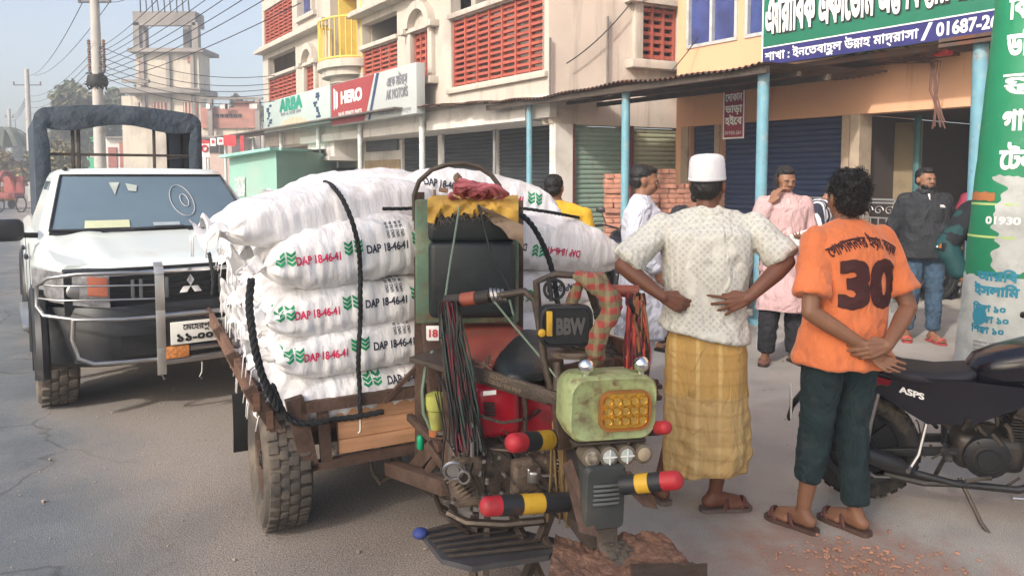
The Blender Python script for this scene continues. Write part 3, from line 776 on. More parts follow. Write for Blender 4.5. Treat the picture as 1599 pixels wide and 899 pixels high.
# far part of the awning, under the boards
aw2 = thing('tin_awning', 'thin grey tin awning over white posts by the teal kiosk', 'awning')
mb = MB(); mb.span(PL.pt(S(PL, 318), 2.98, .1), PL.pt(S(PL, 655), 2.93, .1), .9, .03); mb.span(PL.pt(S(PL, 318), 2.92, .3), PL.pt(S(PL, 655), 2.87, .3), .05, .07)
mb.build('tin_sheet', mat('grey_tin', (.17, .15, .135), rough=.6, metal=.3, rust=.3), aw2)
# posts
def post(px, r, m, label, top, group, P=PL, sq=False):
    s_ = S(P, px, 250); o = P.pt(s_, 0)
    mb = MB(); mb.tube([(0, 0, 0), (0, 0, top * .5), (0, 0, top)], r, 14); mb.tube([(0, 0, 0), (0, 0, .06)], r * 1.8, 14)
    ob = mb.build('awning_post', m, None); ob.location = o; tag(ob, label, 'post', group); return ob
GP = 'posts holding the shop awnings'
post(1190, .062, M_bluep, 'light blue post behind the man in the pink tunic', 2.76, GP)
post(977, .055, M_bluep, 'light blue post between the green shutters and the brick stack', 2.77, GP)
post(827, .045, M_bluep, 'light blue post in front of the black shutters', 2.77, GP)
ob = post(1525, .058, M_bluep, 'thick light blue post beside the green poster pole', 2.72, GP)
mb = MB(); s_ = S(PL, 1520, 250)
for dz in (0, .09): pbox(mb, PL, s_ - .26, s_ + .2, 2.72 + dz * .5, 2.75 + dz * .5, -.3 + dz, .12)
mb = mb.build('bracket_sheet', M_tin, None); mb.matrix_world = Matrix.Identity(4)
tag(mb, 'dark tin sheet resting on top of the thick blue post', 'tin sheet')
for px_, r_, lab in ((660, .06, 'white post under the right end of the motor shop board'), (563, .055, 'white post under the red shop board'), (498, .055, 'white post below the middle of the pale green board'), (440, .055, 'white post below the left end of the pale green board'), (397, .055, 'white post just right of the red banner by the kiosk'), (353, .05, 'white post at the left corner of the teal kiosk'), (326, .045, 'thin white post under the small red and white sign')):
    post(px_, r_, M_wpost, lab, 2.86 if px_ > 340 else 2.3, GP)
PIP = Plane(FB.pt(0, 0, -.35), -EU)
for px_, lab in ((693, 'thin grey pipe in front of the black shutters, left one'), (773, 'thin grey pipe in front of the black shutters, right one')):
    post(px_, .03, mat('pipe_grey', (.2, .2, .2)), lab, 2.45, 'thin pipes before the shutters', PIP)
# ================================================================= SHOP BOARDS
BP = Plane(PL.pt(0, 0, .35), -EU)
M_ak = mat('board_grey', (.40, .43, .42), rough=.5, var=.04, vs=1.5); M_hero = mat('board_red', (.30, .045, .045), rough=.5, var=.06)
M_gtxt = mat('text_grey', (.18, .18, .2)); M_gdk = mat('text_green', (.02, .25, .17)); M_navy = mat('text_navy', (.03, .06, .12))
s0, s1 = S(BP, 518, 160), S(BP, 651, 160); zz0, zz1 = Zp(BP, 651, 177), Zp(BP, 651, 97); L = s1 - s0; H = zz1 - zz0
ak = board('motor_shop_sign', 'wide signboard, left part red with HERO, right part grey with AK MOTORS', BP, 0, s0, s1, zz0, zz1, M_ak, th=.18)
xb = S(BP, 577, 160) - s0
mb = MB(); mb.add([(.01, -.006, .01), (xb - .25, -.006, .01), (xb + .28, -.006, H - .01), (.01, -.006, H - .01)], [(0, 1, 2, 3)]); mb.build('red_field', M_hero, ak, sm=0)
mb = MB(); mb.add([(xb - .06, -.007, .01), (xb + .06, -.007, .01), (xb + .52, -.007, H - .01), (xb + .38, -.007, H - .01)], [(0, 1, 2, 3)]); mb.build('dark_stripe', M_navy, ak, sm=0)
flat_text('HERO', Matrix.Translation((xb * .56, 0, H * .50)), 'lettering', M_swhite, ak, .36, maxw=xb * .56, bold=.05, lift=.012)
mb = MB()
for (x0, z0) in ((.18, .62), (.32, .55)):
    mb.add([(x0, -.012, z0 - .28 if x0 < .3 else z0 - .2), (x0 + .1, -.012, z0 - .22 if x0 < .3 else z0 - .14), (x0 + .1, -.012, z0 + .18), (x0, -.012, z0 + .24)], [(0, 1, 2, 3)])
mb.build('emblem', M_swhite, ak, sm=0)
flat_text('SALES, SERVICE, PARTS', Matrix.Translation((xb * .52, 0, H * .20)), 'small_lettering', M_swhite, ak, .12, maxw=xb * .62, bold=.02, lift=.012)
flat_text('একে মটরস্', Matrix.Translation((lerp(xb, L, .62), 0, H * .64)), 'bengali_lettering', M_gtxt, ak, .27, maxw=(L - xb) * .42, bold=.02, lift=.012)
flat_text('AK MOTORS', Matrix.Translation((lerp(xb, L, .62), 0, H * .38)), 'latin_lettering', M_gtxt, ak, .26, maxw=(L - xb) * .44, bold=.03, lift=.012)
flat_text('একে মটরস্ - মেহেরপুর', Matrix.Translation((lerp(xb, L, .56), 0, H * .07)), 'address_line', M_gtxt, ak, .10, maxw=(L - xb) * .68, lift=.012)
s0, s1 = S(BP, 413, 190), S(BP, 517, 180); zz0, zz1 = Zp(BP, 413, 208), Zp(BP, 413, 161); L = s1 - s0 - .04; H = zz1 - zz0
ar = board('shop_sign', 'pale green signboard with ARBA lettering, left of the red one', BP, 0, s0, s0 + L, zz0, zz1, mat('board_pale', (.40, .48, .45), rough=.5, var=.05, vs=1), th=.15)
flat_text('ARBA', Matrix.Translation((L * .46, 0, H * .58)), 'lettering', M_gdk, ar, .46, maxw=L * .34, bold=.06, lift=.01)
flat_text('টায়ার এন্ড ব্যাটারী হাউজ', Matrix.Translation((L * .46, 0, H * .44)), 'small_lettering', M_gtxt, ar, .12, maxw=L * .32, bold=.01, lift=.01)
mb = MB(); mb.add([(L * .28, -.007, .02)] + [(L * (.5 - .22 * math.cos(PI * i / 12)), -.007, .02 + .32 * H * math.sin(PI * i / 12)) for i in range(13)], [tuple(range(14))]); mb.build('tan_arc', mat('board_tan', (.5, .42, .3)), ar, sm=0)
for x_ in (.1, .84):
    mb = MB()
    for i in range(9): mb.box((L * x_ + rnd.uniform(-.14, .14), -.008, H * lerp(.22, .85, i / 8)), (rnd.uniform(.06, .3), .006, .06), bev=.01)
    mb.build('printed_picture', M_navy, ar)
# red To-Let board
TP = Plane(FP.pt(0, 0, .55), -EU)
a, b = S(TP, 1130, 180), S(TP, 1163, 180); z0, z1 = Zp(TP, 1146, 217), Zp(TP, 1146, 139)
tl = board('to_let_board', 'narrow maroon notice board with white Bengali writing hanging under the awning', TP, 0, a, b, z0, z1, mat('maroon', (.25, .02, .045), rough=.6), th=.02)
w_ = b - a; h_ = z1 - z0
mb = MB()
for (c_, s_) in (((w_ / 2, -.004, .012), (w_, .01, .02)), ((w_ / 2, -.004, h_ - .012), (w_, .01, .02)), ((.01, -.004, h_ / 2), (.016, .01, h_)), ((w_ - .01, -.004, h_ / 2), (.016, .01, h_))): mb.box(c_, s_)
mb.build('border', M_swhite, tl)
for i, t_ in enumerate(('দোকান', 'ভাড়া', 'হইবে')): flat_text(t_, Matrix.Translation((w_ / 2, 0, h_ * (.76 - .235 * i))), 'lettering', M_swhite, tl, .15, maxw=w_ * .78, bold=.03, lift=.006)
flat_text('01930-261', Matrix.Translation((w_ / 2, 0, h_ * .09)), 'small_lettering', M_swhite, tl, .07, maxw=w_ * .8, lift=.006)
mb = MB(); mb.tube([(.03, 0, h_), (.03, .3, h_ + .35)], .004, 4); mb.tube([(w_ - .03, 0, h_), (w_ - .03, .3, h_ + .35)], .004, 4); mb.build('hanging_wire', M_sblack, tl)
# brick stacks in the yard
M_brick = mat('stack_brick', (.38, .18, .125), rough=.9, var=.4, vs=7, bump=.4, bs=40)
def brick_stack(px0, px1, ytop, Y, label, seed):
    rr = random.Random(seed); x0, x1 = at(px0, 300, Y).x, at(px1, 300, Y).x; zt = at(px0, ytop, Y).z
    mb = MB(); z = 0; row = 0; hh = .072
    while z < zt:
        x = x0
        while x < x1 - .06:
            bw_ = .24 if rr.random() < .3 else .12
            if not (z > zt - .2 and rr.random() < .35):
                mb.box((x + bw_ / 2 + rr.uniform(-.008, .008), rr.uniform(-.03, .03), z + hh / 2), (bw_ - .008, .25, hh - .008), rz=rr.uniform(-.06, .06), bev=.006)
            x += bw_
        z += hh; row += 1
    for v in mb.v: v.y += Y
    o = mb.build('brick_stack', M_brick, None); return tag(o, label, 'bricks', 'brick stacks in the yard')
brick_stack(944, 974, 278, 10.9, 'narrow stack of red bricks left of the blue post', 4)
brick_stack(1003, 1076, 266, 10.9, 'wide untidy stack of orange bricks behind the man in white', 5)
# ================================================================= FAR LEFT
def far_box(mb, px0, px1, y0, y1, Y, dep, m=None):
    a = at(px0, y1, Y); b = at(px1, y0, Y)
    z0 = a.z if y1 < 290 else 0
    mb.box(((a.x + b.x) / 2, Y + dep / 2, (z0 + b.z) / 2), (b.x - a.x, dep, b.z - z0))
M_towr = mat('tower_plaster', (.56, .5, .40), rough=.9, var=.1, vs=.4, dirt=.4, dcol=(.27, .23, .19), ds=.25, streak=.3)
M_conc = mat('old_concrete', (.25, .22, .195), rough=.95, var=.25, vs=.5, dirt=.4, dcol=(.11, .1, .09), ds=.4)
M_redw = mat('red_window', (.30, .09, .06), var=.3, vs=3)
tw = thing('tower_house', 'old cream tower shaped house with an open concrete frame on its roof', 'building'); YT = 55
mb = MB(); far_box(mb, 214, 310, 78, 145, YT, 2); far_box(mb, 232, 313, 145, 300, YT, 2.5); far_box(mb, 195, 232, 150, 300, YT + 1, 2); mb.build('wall', M_towr, tw)
mb = MB(); far_box(mb, 199, 317, 75, 81, YT - .6, 3); far_box(mb, 188, 313, 137, 145, YT - 1, 3.2); far_box(mb, 190, 232, 124, 129, YT - 1, .3); far_box(mb, 228, 316, 190, 196, YT - .5, 1)
far_box(mb, 208, 305, 18, 40, YT, .4); far_box(mb, 208, 212, 18, 40, YT + .4, 1.6); far_box(mb, 301, 305, 18, 40, YT + .4, 1.6)
for px_ in (209, 219, 287, 301): far_box(mb, px_, px_ + 8, 35, 78, YT + (0 if px_ in (209, 301) else 1.6), .5)
for px_ in (222, 262, 300): far_box(mb, px_, px_ + 2, 80, 190, YT - .25, .2)
mb.build('concrete_frame', M_conc, tw)
mb = MB()
for i in range(9): p = at(220 + i * 9.5, 20, YT + (i % 2) * 4); mb.tube([p, p + Vector((rnd.uniform(-.2, .2), 0, 1.6))], .05, 4)
mb.build('rebar', M_sblack, tw)
for (x0, x1, y0, y1) in ((238, 260, 160, 183), (287, 308, 160, 184), (212, 217, 160, 190), (222, 228, 162, 190)):
    f = MB(); far_box(f, x0, x1, y0, y1, YT - .15, .2); f = f.build('window', M_redw, tw)
    g_ = MB()
    for i in range(4): far_box(g_, x0 + (x1 - x0) * (i + .3) / 4, x0 + (x1 - x0) * (i + .45) / 4, y0, y1, YT - .22, .06)
    g_.build('window_bar', M_towr, f)
mb = MB(); far_box(mb, 293, 299, 88, 92, YT - .1, .2); far_box(mb, 293, 299, 94, 98, YT - .1, .2); far_box(mb, 218, 222, 90, 122, YT - .1, .2); mb.build('vent', M_redw, tw)
h2 = thing('brick_parapet_house', 'low house with a red brick lattice parapet beyond the awning', 'building')
mb = MB(); far_box(mb, 312, 412, 200, 300, 47, 7); mb.build('wall', M_towr, h2)
mb = MB(); far_box(mb, 314, 404, 168, 200, 46.8, .3); far_box(mb, 366, 406, 158, 168, 46.9, .3); mb.build('parapet', mat('parapet_brick', (.33, .15, .115), var=.25, vs=2), h2)
mb = MB()
for i in range(7): far_box(mb, 330 + i * 7, 334 + i * 7, 178, 183, 46.7, .1)
mb.build('lattice_hole', M_sblack, h2)
mb = MB()
for px_ in (326, 400): far_box(mb, px_, px_ + 5, 152, 235, 46.4, .2)
far_box(mb, 312, 410, 152, 155, 46.4, .3); mb.build('frame_post', M_conc, h2)
mb = MB()
for i, px_ in enumerate((322, 344, 352, 390)): far_box(mb, px_, px_ + 6 + i % 2 * 6, 162, 170, 46.3, .05)
mb.build('washing', mat('washing', (.5, .48, .45), var=.4, vs=.5), h2)
# street of small shops seen under the canopy hoop
def shop(px0, px1, y0, Y, m, name, label, win=None, mw=None):
    t = thing(name, label, 'building'); mb = MB(); far_box(mb, px0, px1, y0, 300, Y, 5); mb.build('wall', m, t)
    mb = MB(); far_box(mb, px0 - 2, px1 + 2, y0 - 3, y0, Y - .5, 6); mb.build('roof', M_conc, t)
    for (a, b, c, d) in (win or []): w_ = MB(); far_box(w_, a, b, c, d, Y - .12, .15); w_.build('window', mw or M_dark, t)
    return t
shop(112, 150, 206, 70, mat('bright_green', (.05, .42, .2), var=.2, vs=.3), 'green_shop', 'bright green and white shop front seen through the canopy hoop', [(124, 134, 222, 240), (136, 150, 236, 246)], M_white)
shop(163, 238, 216, 60, M_white, 'pale_shop', 'pale shop building with dark doorways behind the pickup', [(170, 182, 230, 262), (188, 205, 222, 262), (210, 216, 218, 262), (222, 232, 222, 262)], M_redw)
shop(298, 362, 215, 44, mat('pinkish_wall', (.45, .33, .28), var=.1), 'pink_shop', 'row of small pinkish shops beyond the teal kiosk', [(302, 314, 218, 238), (322, 340, 222, 238), (344, 352, 222, 240)], M_dark)
# teal kiosk
tk = thing('teal_kiosk', 'teal painted tin kiosk behind the white posts', 'kiosk')
Yk = 17.2; a = at(360, 300, Yk); b = at(433, 300, Yk - .9); c = at(481, 300, Yk + .6); dpt = Vector((0, 3, 0))
za, zb_, zc = at(360, 247, Yk).z, at(433, 235, Yk - .9).z, at(481, 237, Yk + .6).z
mb = MB(); fl = lambda p, z: Vector((p.x, p.y, z))
mb.add([fl(a, 0), fl(b, 0), fl(c, 0), fl(c + dpt, 0), fl(a + dpt, 0), fl(a, za), fl(b, zb_), fl(c, zc), fl(c + dpt, zc), fl(a + dpt, za)],
       [(0, 1, 6, 5), (1, 2, 7, 6), (2, 3, 8, 7), (3, 4, 9, 8), (4, 0, 5, 9)])
M_teal = mat('teal_tin', (.23, .42, .35), rough=.6, var=.1, vs=.8, dirt=.3, dcol=(.3, .38, .33), ds=1)
mb.build('wall', M_teal, tk, sm=0)
mb = MB(); mb.span(fl(a, za + .03) + Vector((-.1, -.1, 0)), fl(b, zb_ + .03) + Vector((0, -.12, 0)), .25, .06); mb.span(fl(b, zb_ + .03), fl(c, zc + .03), .25, .06); mb.add([fl(a, za + .04), fl(b, zb_ + .04), fl(c, zc + .04), fl(c + dpt, zc + .2), fl(a + dpt, za + .2)], [(0, 1, 2, 3, 4)]); mb.build('roof', mat('teal_roof', (.25, .5, .42)), tk, sm=0)
mb = MB(); q = lerp(a, b, .12); q2 = lerp(a, b, .34); nrm = Vector((0, -.03, 0))
mb.add([fl(q, 1.15) + nrm, fl(q2, 1.15) + nrm, fl(q2, 1.6) + nrm, fl(q, 1.6) + nrm], [(0, 1, 2, 3)]); mb.build('pasted_notice', mat('notice', (.35, .42, .4), var=.5, vs=12), tk, sm=0)
# small hanging banners and the signs on posts
for (x0, x1, y0, y1, lab, nm, rd) in ((350, 369, 211, 228, 'small red banner hanging under the far awning', 'banner', 1), (313, 327, 219, 245, 'small white sign with a red ring on a thin post', 'round_logo_sign', 0), (329, 337, 216, 228, 'small white flag hung beside the red banner, left one', 'banner', 2), (340, 349, 215, 226, 'small white flag hung beside the red banner, right one', 'banner', 2), (376, 381, 212, 238, 'red and white paper garland hanging from the far awning', 'garland', 1)):
    Y = 23.0; t = thing(nm, lab, 'banner'); mb = MB(); far_box(mb, x0, x1, y0, y1, Y, .03)
    mb.build('cloth', mat('banner_red', (.5, .05, .06)) if rd == 1 else M_swhite, t)
    if rd == 0:
        c_ = at((x0 + x1) / 2, (y0 + y1) / 2, Y - .03); mb = MB(); mb.tube([c_ + Vector((.09 * math.cos(k * PI / 8), 0, .09 * math.sin(k * PI / 8))) for k in range(16)], .03, 5, closed=True)
        far_box(mb, x0, x1, y0, y0 + 5, Y - .02, .02); mb.build('red_ring', mat('banner_red', (.5, .05, .06)), t)
        mb = MB(); far_box(mb, x0 + 5, x1 - 5, y1, 300, Y, .06); mb.build('post', M_wpost, t)
    if rd == 2:
        mb = MB(); far_box(mb, x0 + 2, x1 - 2, y0 + 3, y1 - 4, Y - .02, .02); mb.build('print', mat('banner_red', (.5, .05, .06)), t)
# ================================================================= ELECTRIC POLES AND WIRES
M_pole = mat('pole_concrete', (.42, .40, .37), rough=.95, var=.12, vs=2, dirt=.25, dcol=(.25, .22, .2))
def pole(px, ytop, Y, r0, r1, label, arms):
    b = at(px, 275, Y); zt = at(px, ytop, Y).z
    t = thing('electric_pole', label, 'electric pole', (b.x, Y, 0), 0, 'concrete electric poles'); mb = MB()
    mb.tube([(0, 0, 0), (0, 0, zt)], [r0, r1], 12); mb.build('shaft', M_pole, t)
    for (z, hw, kind) in arms:
        mb = MB(); mb.span((-hw, 0, z), (hw, .0, z), .07, .06); mb.build('crossarm', mat('arm_steel', (.1, .1, .1), metal=.4), t)
        for sx in (-1, 1):
            mb = MB(); mb.lathe([(.02, 0), (.05, .02), (.03, .06), (.055, .09), (.03, .13), (.05, .16), (.02, .2)], 10, Matrix.Translation((sx * hw * .95, 0, z + .03))); mb.build('insulator', mat('insulator', (.2, .12, .09), rough=.3), t)
    return t, b
Yp = 21.0
zt1 = at(152, 3, Yp).z
p1_, b1_ = pole(158, -60, Yp, .17, .11, 'tall pale concrete electric pole rising behind the pickup canopy', [(zt1, .45, 0)] + [(at(152, y, Yp).z, .22, 1) for y in (75, 88, 100, 112)])
mb = MB()
for i in range(14): mb.tube([(rnd.uniform(-.3, .3), rnd.uniform(-.2, .1), at(152, 128, Yp).z + rnd.uniform(-.25, .25)) for k in range(6)], .02, 5)
mb.lathe([(.24, 0), (.28, .1), (.24, .3), (.1, .34)], 12, Matrix.Translation((0, 0, at(152, 135, Yp).z))); mb.build('cable_coil', M_sblack, p1_)
p2_, b2_ = pole(49, 108, 48, .2, .13, 'distant concrete pole with brackets left of the tall one', [(at(47, 133, 48).z, .9, 0)])
p3_, b3_ = pole(19, 170, 75, .2, .14, 'farthest leaning concrete pole above the dry trees', [(at(19, 183, 75).z, .4, 0)])
M_wire = mat('wire_black', (.02, .02, .022), rough=.6)
def wire(p, q, sag, r=.012, label=None, group='overhead wires'):
    pts = [lerp(Vector(p), Vector(q), i / 24) - UZ * sag * 4 * (i / 24) * (1 - i / 24) for i in range(25)]
    o = MB().tube(pts, r, 4).build('overhead_wire', M_wire, None); return tag(o, label, 'wire', group)
WT = 'black overhead wire running across the sky to the tall concrete pole'
for i, (x2, y2, Y2) in enumerate(((300, -60, 12), (330, -55, 12), (350, -50, 12), (380, -45, 12), (405, -40, 11), (425, -30, 11), (455, -25, 11), (470, 5, 12))):
    wire(at(155, 75 + i * 8, Yp), at(x2, y2, Y2), .15, .009, ['topmost', 'second', 'third', 'fourth', 'fifth', 'sixth', 'seventh', 'lowest'][i] + ' of the fan of wires rising right from the tall pole')
for i, (y1, y2) in enumerate(((72, 100), (88, 112), (100, 120), (110, 128), (118, 140))):
    wire(at(156, y1, Yp), at(430, y2 + 18, 20), .35, .009, ['topmost', 'second', 'third', 'fourth', 'lowest'][i] + ' of five sagging cables from the tall pole to the cream building')
for i, x_ in enumerate((130, 172)):
    wire(at(x_, 3, Yp), at(50 + (x_ - 150) * .2, 118, 48), .5, .012, ('left', 'right')[i] + ' wire from the top of the tall pole down to the distant pole')
for i, y_ in enumerate((76, 88, 100, 112)):
    wire(at(150, y_, Yp), at(48, 150 + i * 9, 48), .4, .010, ('highest', 'second', 'third', 'lowest')[i] + ' of four lower cables between the tall pole and the distant pole')
for i in range(3): wire(at(47, 135 + i * 6, 48), at(19, 180 + i * 4, 75), .5, .02, ('upper', 'middle', 'lower')[i] + ' faint wire between the two distant poles')
wire(at(172, 3, Yp), at(300, -90, 8), .2, .008, 'wire leaving the top of the tall pole towards the right')
wire(SP.pt(S(SP, 880, 100), Zp(SP, 870, 100), .1), SP.pt(S(SP, 990, 20), Zp(SP, 1000, -5), .1), .1, .01, 'thin cable strung diagonally across the grey side wall', 'cables on walls')
wire(FP.pt(S(FP, 1075), Zp(FP, 1075, 115), .4), FP.pt(S(FP, 1095), Zp(FP, 1095, 60), .1), .02, .008, 'short cable hanging below the blue window', 'cables on walls')
# bundle of loose cables at the right end of the eave
cbn = thing('cable_bundle', 'tangle of brown cables hanging from the eave beside the thick blue post', 'cables')
mb = MB(); s_ = S(FP, 1488, 110)
for i in range(9):
    z_ = Zp(FP, 1488, 75); mb.tube([FP.pt(s_ - 1.1 + rnd.uniform(-.4, .4), z_ + rnd.uniform(-.1, .1), .3), FP.pt(s_ - .45, z_ + rnd.uniform(-.15, .1), .35), FP.pt(s_ + rnd.uniform(-.06, .06), z_ - .2, .4), FP.pt(s_ + rnd.uniform(-.05, .05), z_ - .5, .42), FP.pt(s_ + rnd.uniform(-.02, .16), z_ - .75 - rnd.uniform(0, .2), .42)], .008, 5)
mb.build('cable', mat('brown_cable', (.12, .06, .045), var=.4, vs=3), cbn)
mb = MB(); pbox(mb, FP, s_ - .02, s_ + .14, Zp(FP, 1500, 92), Zp(FP, 1500, 76), .3, .42, .02); mb.build('red_box', mat('plastic_red', (.45, .03, .03), rough=.4), cbn)
# ================================================================= TREES
def tree(px, ytop, Y, wpx, cols, name, label, n=1500, seed=1, leaf=.22, trunk=True, dens=1.0, ybase=290):
    rr = random.Random(seed); c = at(px, 275, Y); zt = at(px, ytop, Y).z; zb = max(.3, at(px, ybase, Y).z); rad = wpx / F * Y / 2
    t = thing(name, label, 'tree', (c.x, Y, 0), 0, 'trees in the distance'); tr = MB(); zc = lerp(zb, zt, .5); hh = (zt - zb) / 2
    tr.tube([(0, 0, 0), (rr.uniform(-.2, .2), 0, zc * .6), (0, 0, zt * .85)], [rad * .07 + .08, rad * .05 + .05, .03], 8)
    blobs = []
    for i in range(11):
        a = rr.uniform(0, 2 * PI); q = Vector((rad * .62 * rr.uniform(.2, 1) * math.cos(a), rad * .5 * math.sin(a) * rr.uniform(.2, 1), zc + hh * .66 * rr.uniform(-1, 1)))
        blobs.append((q, rad * rr.uniform(.22, .42))); tr.tube([(0, 0, zc * .55 + rr.uniform(-.1, .3) * hh), lerp(Vector((0, 0, zc)), q, .5) - UZ * hh * .1, q], [rad * .03 + .02, .03, .015], 5)
    tr.build('trunk', mat('bark', (.12, .09, .07), var=.3), t)
    crn = None
    for ci, m in enumerate(cols):
        mb = MB(); vs = []; fs = []
        for i in range(int(n / len(cols))):
            q, r_ = blobs[(i * 7 + ci * 5) % len(blobs)] if rr.random() < .9 else blobs[rr.randrange(len(blobs))]
            d = Vector((rr.gauss(0, 1), rr.gauss(0, 1), rr.gauss(0, 1))).normalized() * r_ * (rr.random() ** .4) * rr.uniform(.8, 1.25)
            p = q + d; s_ = leaf * rr.uniform(.6, 1.4); u = Vector((rr.gauss(0, 1), rr.gauss(0, 1), rr.gauss(0, 1))).normalized(); v = u.orthogonal().normalized()
            k = len(vs); vs += [p - u * s_, p + v * s_ * .5, p + u * s_, p - v * s_ * .5]; fs.append((k, k + 1, k + 2, k + 3))
        mb.add(vs, fs); o = mb.build('crown' if crn is None else 'leaf_cluster', m, crn or t, sm=0, fix=False); crn = crn or o
    return t
LG = mat('leaf_green', (.085, .11, .06), var=.35, vs=.6, bump=0); LO = mat('leaf_olive', (.16, .15, .07), var=.35, vs=.6, bump=0)
LY = mat('leaf_yellow', (.30, .24, .10), var=.3, vs=.6, bump=0); LR = mat('leaf_rust', (.26, .13, .07), var=.3, vs=.6, bump=0); LD = mat('leaf_dark', (.05, .06, .04), var=.3, vs=.6, bump=0)
tree(128, 108, 62, 105, [LG, LO], 'roadside_tree', 'grey green broad tree behind the tall pole, above the canopy hoop', 3800, 2, .3)
tree(100, 128, 60, 90, [LG, LO], 'roadside_tree', 'full grey green tree between the leaning pole and the tall pole', 2600, 31, .3)
tree(180, 122, 66, 70, [LG, LO], 'roadside_tree', 'grey green tree crown beside the tower house', 2200, 3, .3)
tree(262, 118, 80, 120, [LG, LO], 'roadside_tree', 'wide hazy tree mass behind the tower house', 2600, 21, .4)
tree(330, 150, 78, 70, [LG, LO], 'roadside_tree', 'hazy tree between the tower house and the brick parapet', 1600, 22, .35)
tree(375, 118, 75, 60, [LG, LD], 'roadside_tree', 'small dark green tree rising above the brick parapet', 1500, 4, .32)
tree(408, 135, 70, 34, [LG, LO], 'roadside_tree', 'tree half hidden by the left corner of the cream building', 900, 5, .3)
tree(90, 205, 40, 66, [LY, LO, LD], 'yellow_tree', 'yellow leaved bushy tree seen through the canopy hoop', 2600, 6, .14)
tree(60, 225, 44, 50, [LD, LO], 'roadside_bush', 'dark bush behind the left leg of the canopy', 1600, 7, .14)
tree(22, 232, 46, 62, [LR, LO, LY], 'rusty_tree', 'rust brown leaved tree at the left edge of the street', 2600, 8, .16)
tree(28, 168, 85, 60, [LD, LG], 'roadside_tree', 'sparse dark tree beyond the leaning pole', 1300, 9, .35)
tree(66, 170, 80, 50, [LD, LG], 'roadside_tree', 'hazy tree left of the pickup canopy', 1300, 10, .35)
tree(-20, 215, 60, 60, [LO, LG], 'roadside_tree', 'tree cut by the left edge of the picture', 1300, 11, .25)
tree(98, 232, 52, 80, [LD, LO], 'roadside_bush', 'low dark bushes behind the yellow tree', 2200, 12, .16)
for i, (x_, y_, w_) in enumerate(((-260, 215, 200), (-520, 200, 240), (-820, 205, 240))): tree(x_, y_, 70, w_, [LG, LO], 'roadside_tree', ('nearest', 'middle', 'farthest')[i] + ' of the trees across the road beyond the left edge', 1800, 40 + i, .4)
# palm
pm = thing('palm_tree', 'grey palm tree at the far left edge', 'tree', (at(6, 275, 58).x, 58, 0)); zt = at(6, 200, 58).z
MB().tube([(0, 0, 0), (.1, 0, zt)], [.2, .13], 8).build('trunk', M_conc, pm)
mb = MB()
for i in range(16):
    a = i * 2.4; L_ = rnd.uniform(1.6, 2.3); pts = [Vector((.1, 0, zt)) + Vector((math.cos(a) * L_ * k / 8, math.sin(a) * L_ * k / 8, 1.0 * (k / 8) - 2.4 * (k / 8) ** 2)) for k in range(9)]
    for j in range(8):
        d = (pts[j + 1] - pts[j]); sd_ = d.cross(UZ).normalized() * .28
        mb.add([pts[j], pts[j + 1], pts[j + 1] + sd_ - UZ * .12, pts[j] + sd_ - UZ * .12], [(0, 1, 2, 3)]); mb.add([pts[j], pts[j + 1], pts[j + 1] - sd_ - UZ * .12, pts[j] - sd_ - UZ * .12], [(3, 2, 1, 0)])
mb.build('frond', mat('palm_leaf', (.12, .14, .10), var=.3, bump=0), pm, sm=0, fix=False)

# ================================================================= UNSEEN TREE (added behind the camera so its crown shades the right hand side)
shade_tree = thing('roadside_tree', 'unseen spreading tree added behind the viewer to shade the right hand side', 'tree', (-3.0, -7.5, 0))
mb = MB(); mb.tube([(0, 0, 0), (.1, .1, 2.5), (0, .6, 5.2)], [.42, .32, .26], 12); rr = random.Random(11); blobs = []
for i in range(30):
    a, b = rr.uniform(-3.9, 3.0), rr.uniform(-.6, 5.2); c = V_ = Vector((a, b, 7.6 + rr.uniform(-.8, .9) + .5 * math.sin(a))); blobs.append(c); mb.tube([(0, .6, 5.0), lerp(Vector((0, .6, 5.0)), c, .5) + UZ * .3, c], [.13, .07, .03], 6)
mb.build('trunk', mat('bark', (.12, .09, .07), var=.3), shade_tree)
vs = []; fs = []
for i in range(3000):
    c = blobs[i % 30]; p = c + Vector((rr.gauss(0, .75), rr.gauss(0, .75), rr.gauss(0, .45))); u = Vector((rr.gauss(0, 1), rr.gauss(0, 1), rr.gauss(0, .5))).normalized(); v = u.orthogonal().normalized(); q = .11 * rr.uniform(.7, 1.4); k = len(vs)
    vs += [p - u * q, p + v * q * .6, p + u * q, p - v * q * .6]; fs.append((k, k + 1, k + 2, k + 3))
mb = MB(); mb.add(vs, fs); mb.build('crown', LG, shade_tree, sm=0, fix=False)
# ================================================================= PEOPLE
V3 = Vector
def cap(mb, p, q, r0, r1, seg=12, flat=False):
    """tapered capsule"""
    p = V3(p); q = V3(q); d = q - p
    if d.length < 1e-5: mb.ell(p, (r0, r0, r0), seg=seg, rings=8); return
    if flat:
        mb.tube([p, q], [r0, r1], seg); return
    n = d.normalized(); pts = []; rs = []
    for k in range(5): a = PI / 2 * (1 - k / 4); pts.append(p - n * r0 * math.sin(a)); rs.append(max(1e-3, r0 * math.cos(a)))
    for k in range(1, 4): pts.append(lerp(p, q, k / 4)); rs.append(lerp(r0, r1, k / 4))
    for k in range(5): a = PI / 2 * k / 4; pts.append(q + n * r1 * math.sin(a)); rs.append(max(1e-3, r1 * math.cos(a)))
    mb.tube(pts, rs, seg)
def frame(o, y, z):
    """matrix: local y along y, local z near z"""
    y = V3(y).normalized(); z = V3(z); x = y.cross(z)
    if x.length < 1e-4: x = y.orthogonal()
    x.normalize(); z = x.cross(y); M = Matrix.Identity(4)
    for i in range(3): M[i][0] = x[i]; M[i][1] = y[i]; M[i][2] = z[i]; M[i][3] = V3(o)[i]
    return M
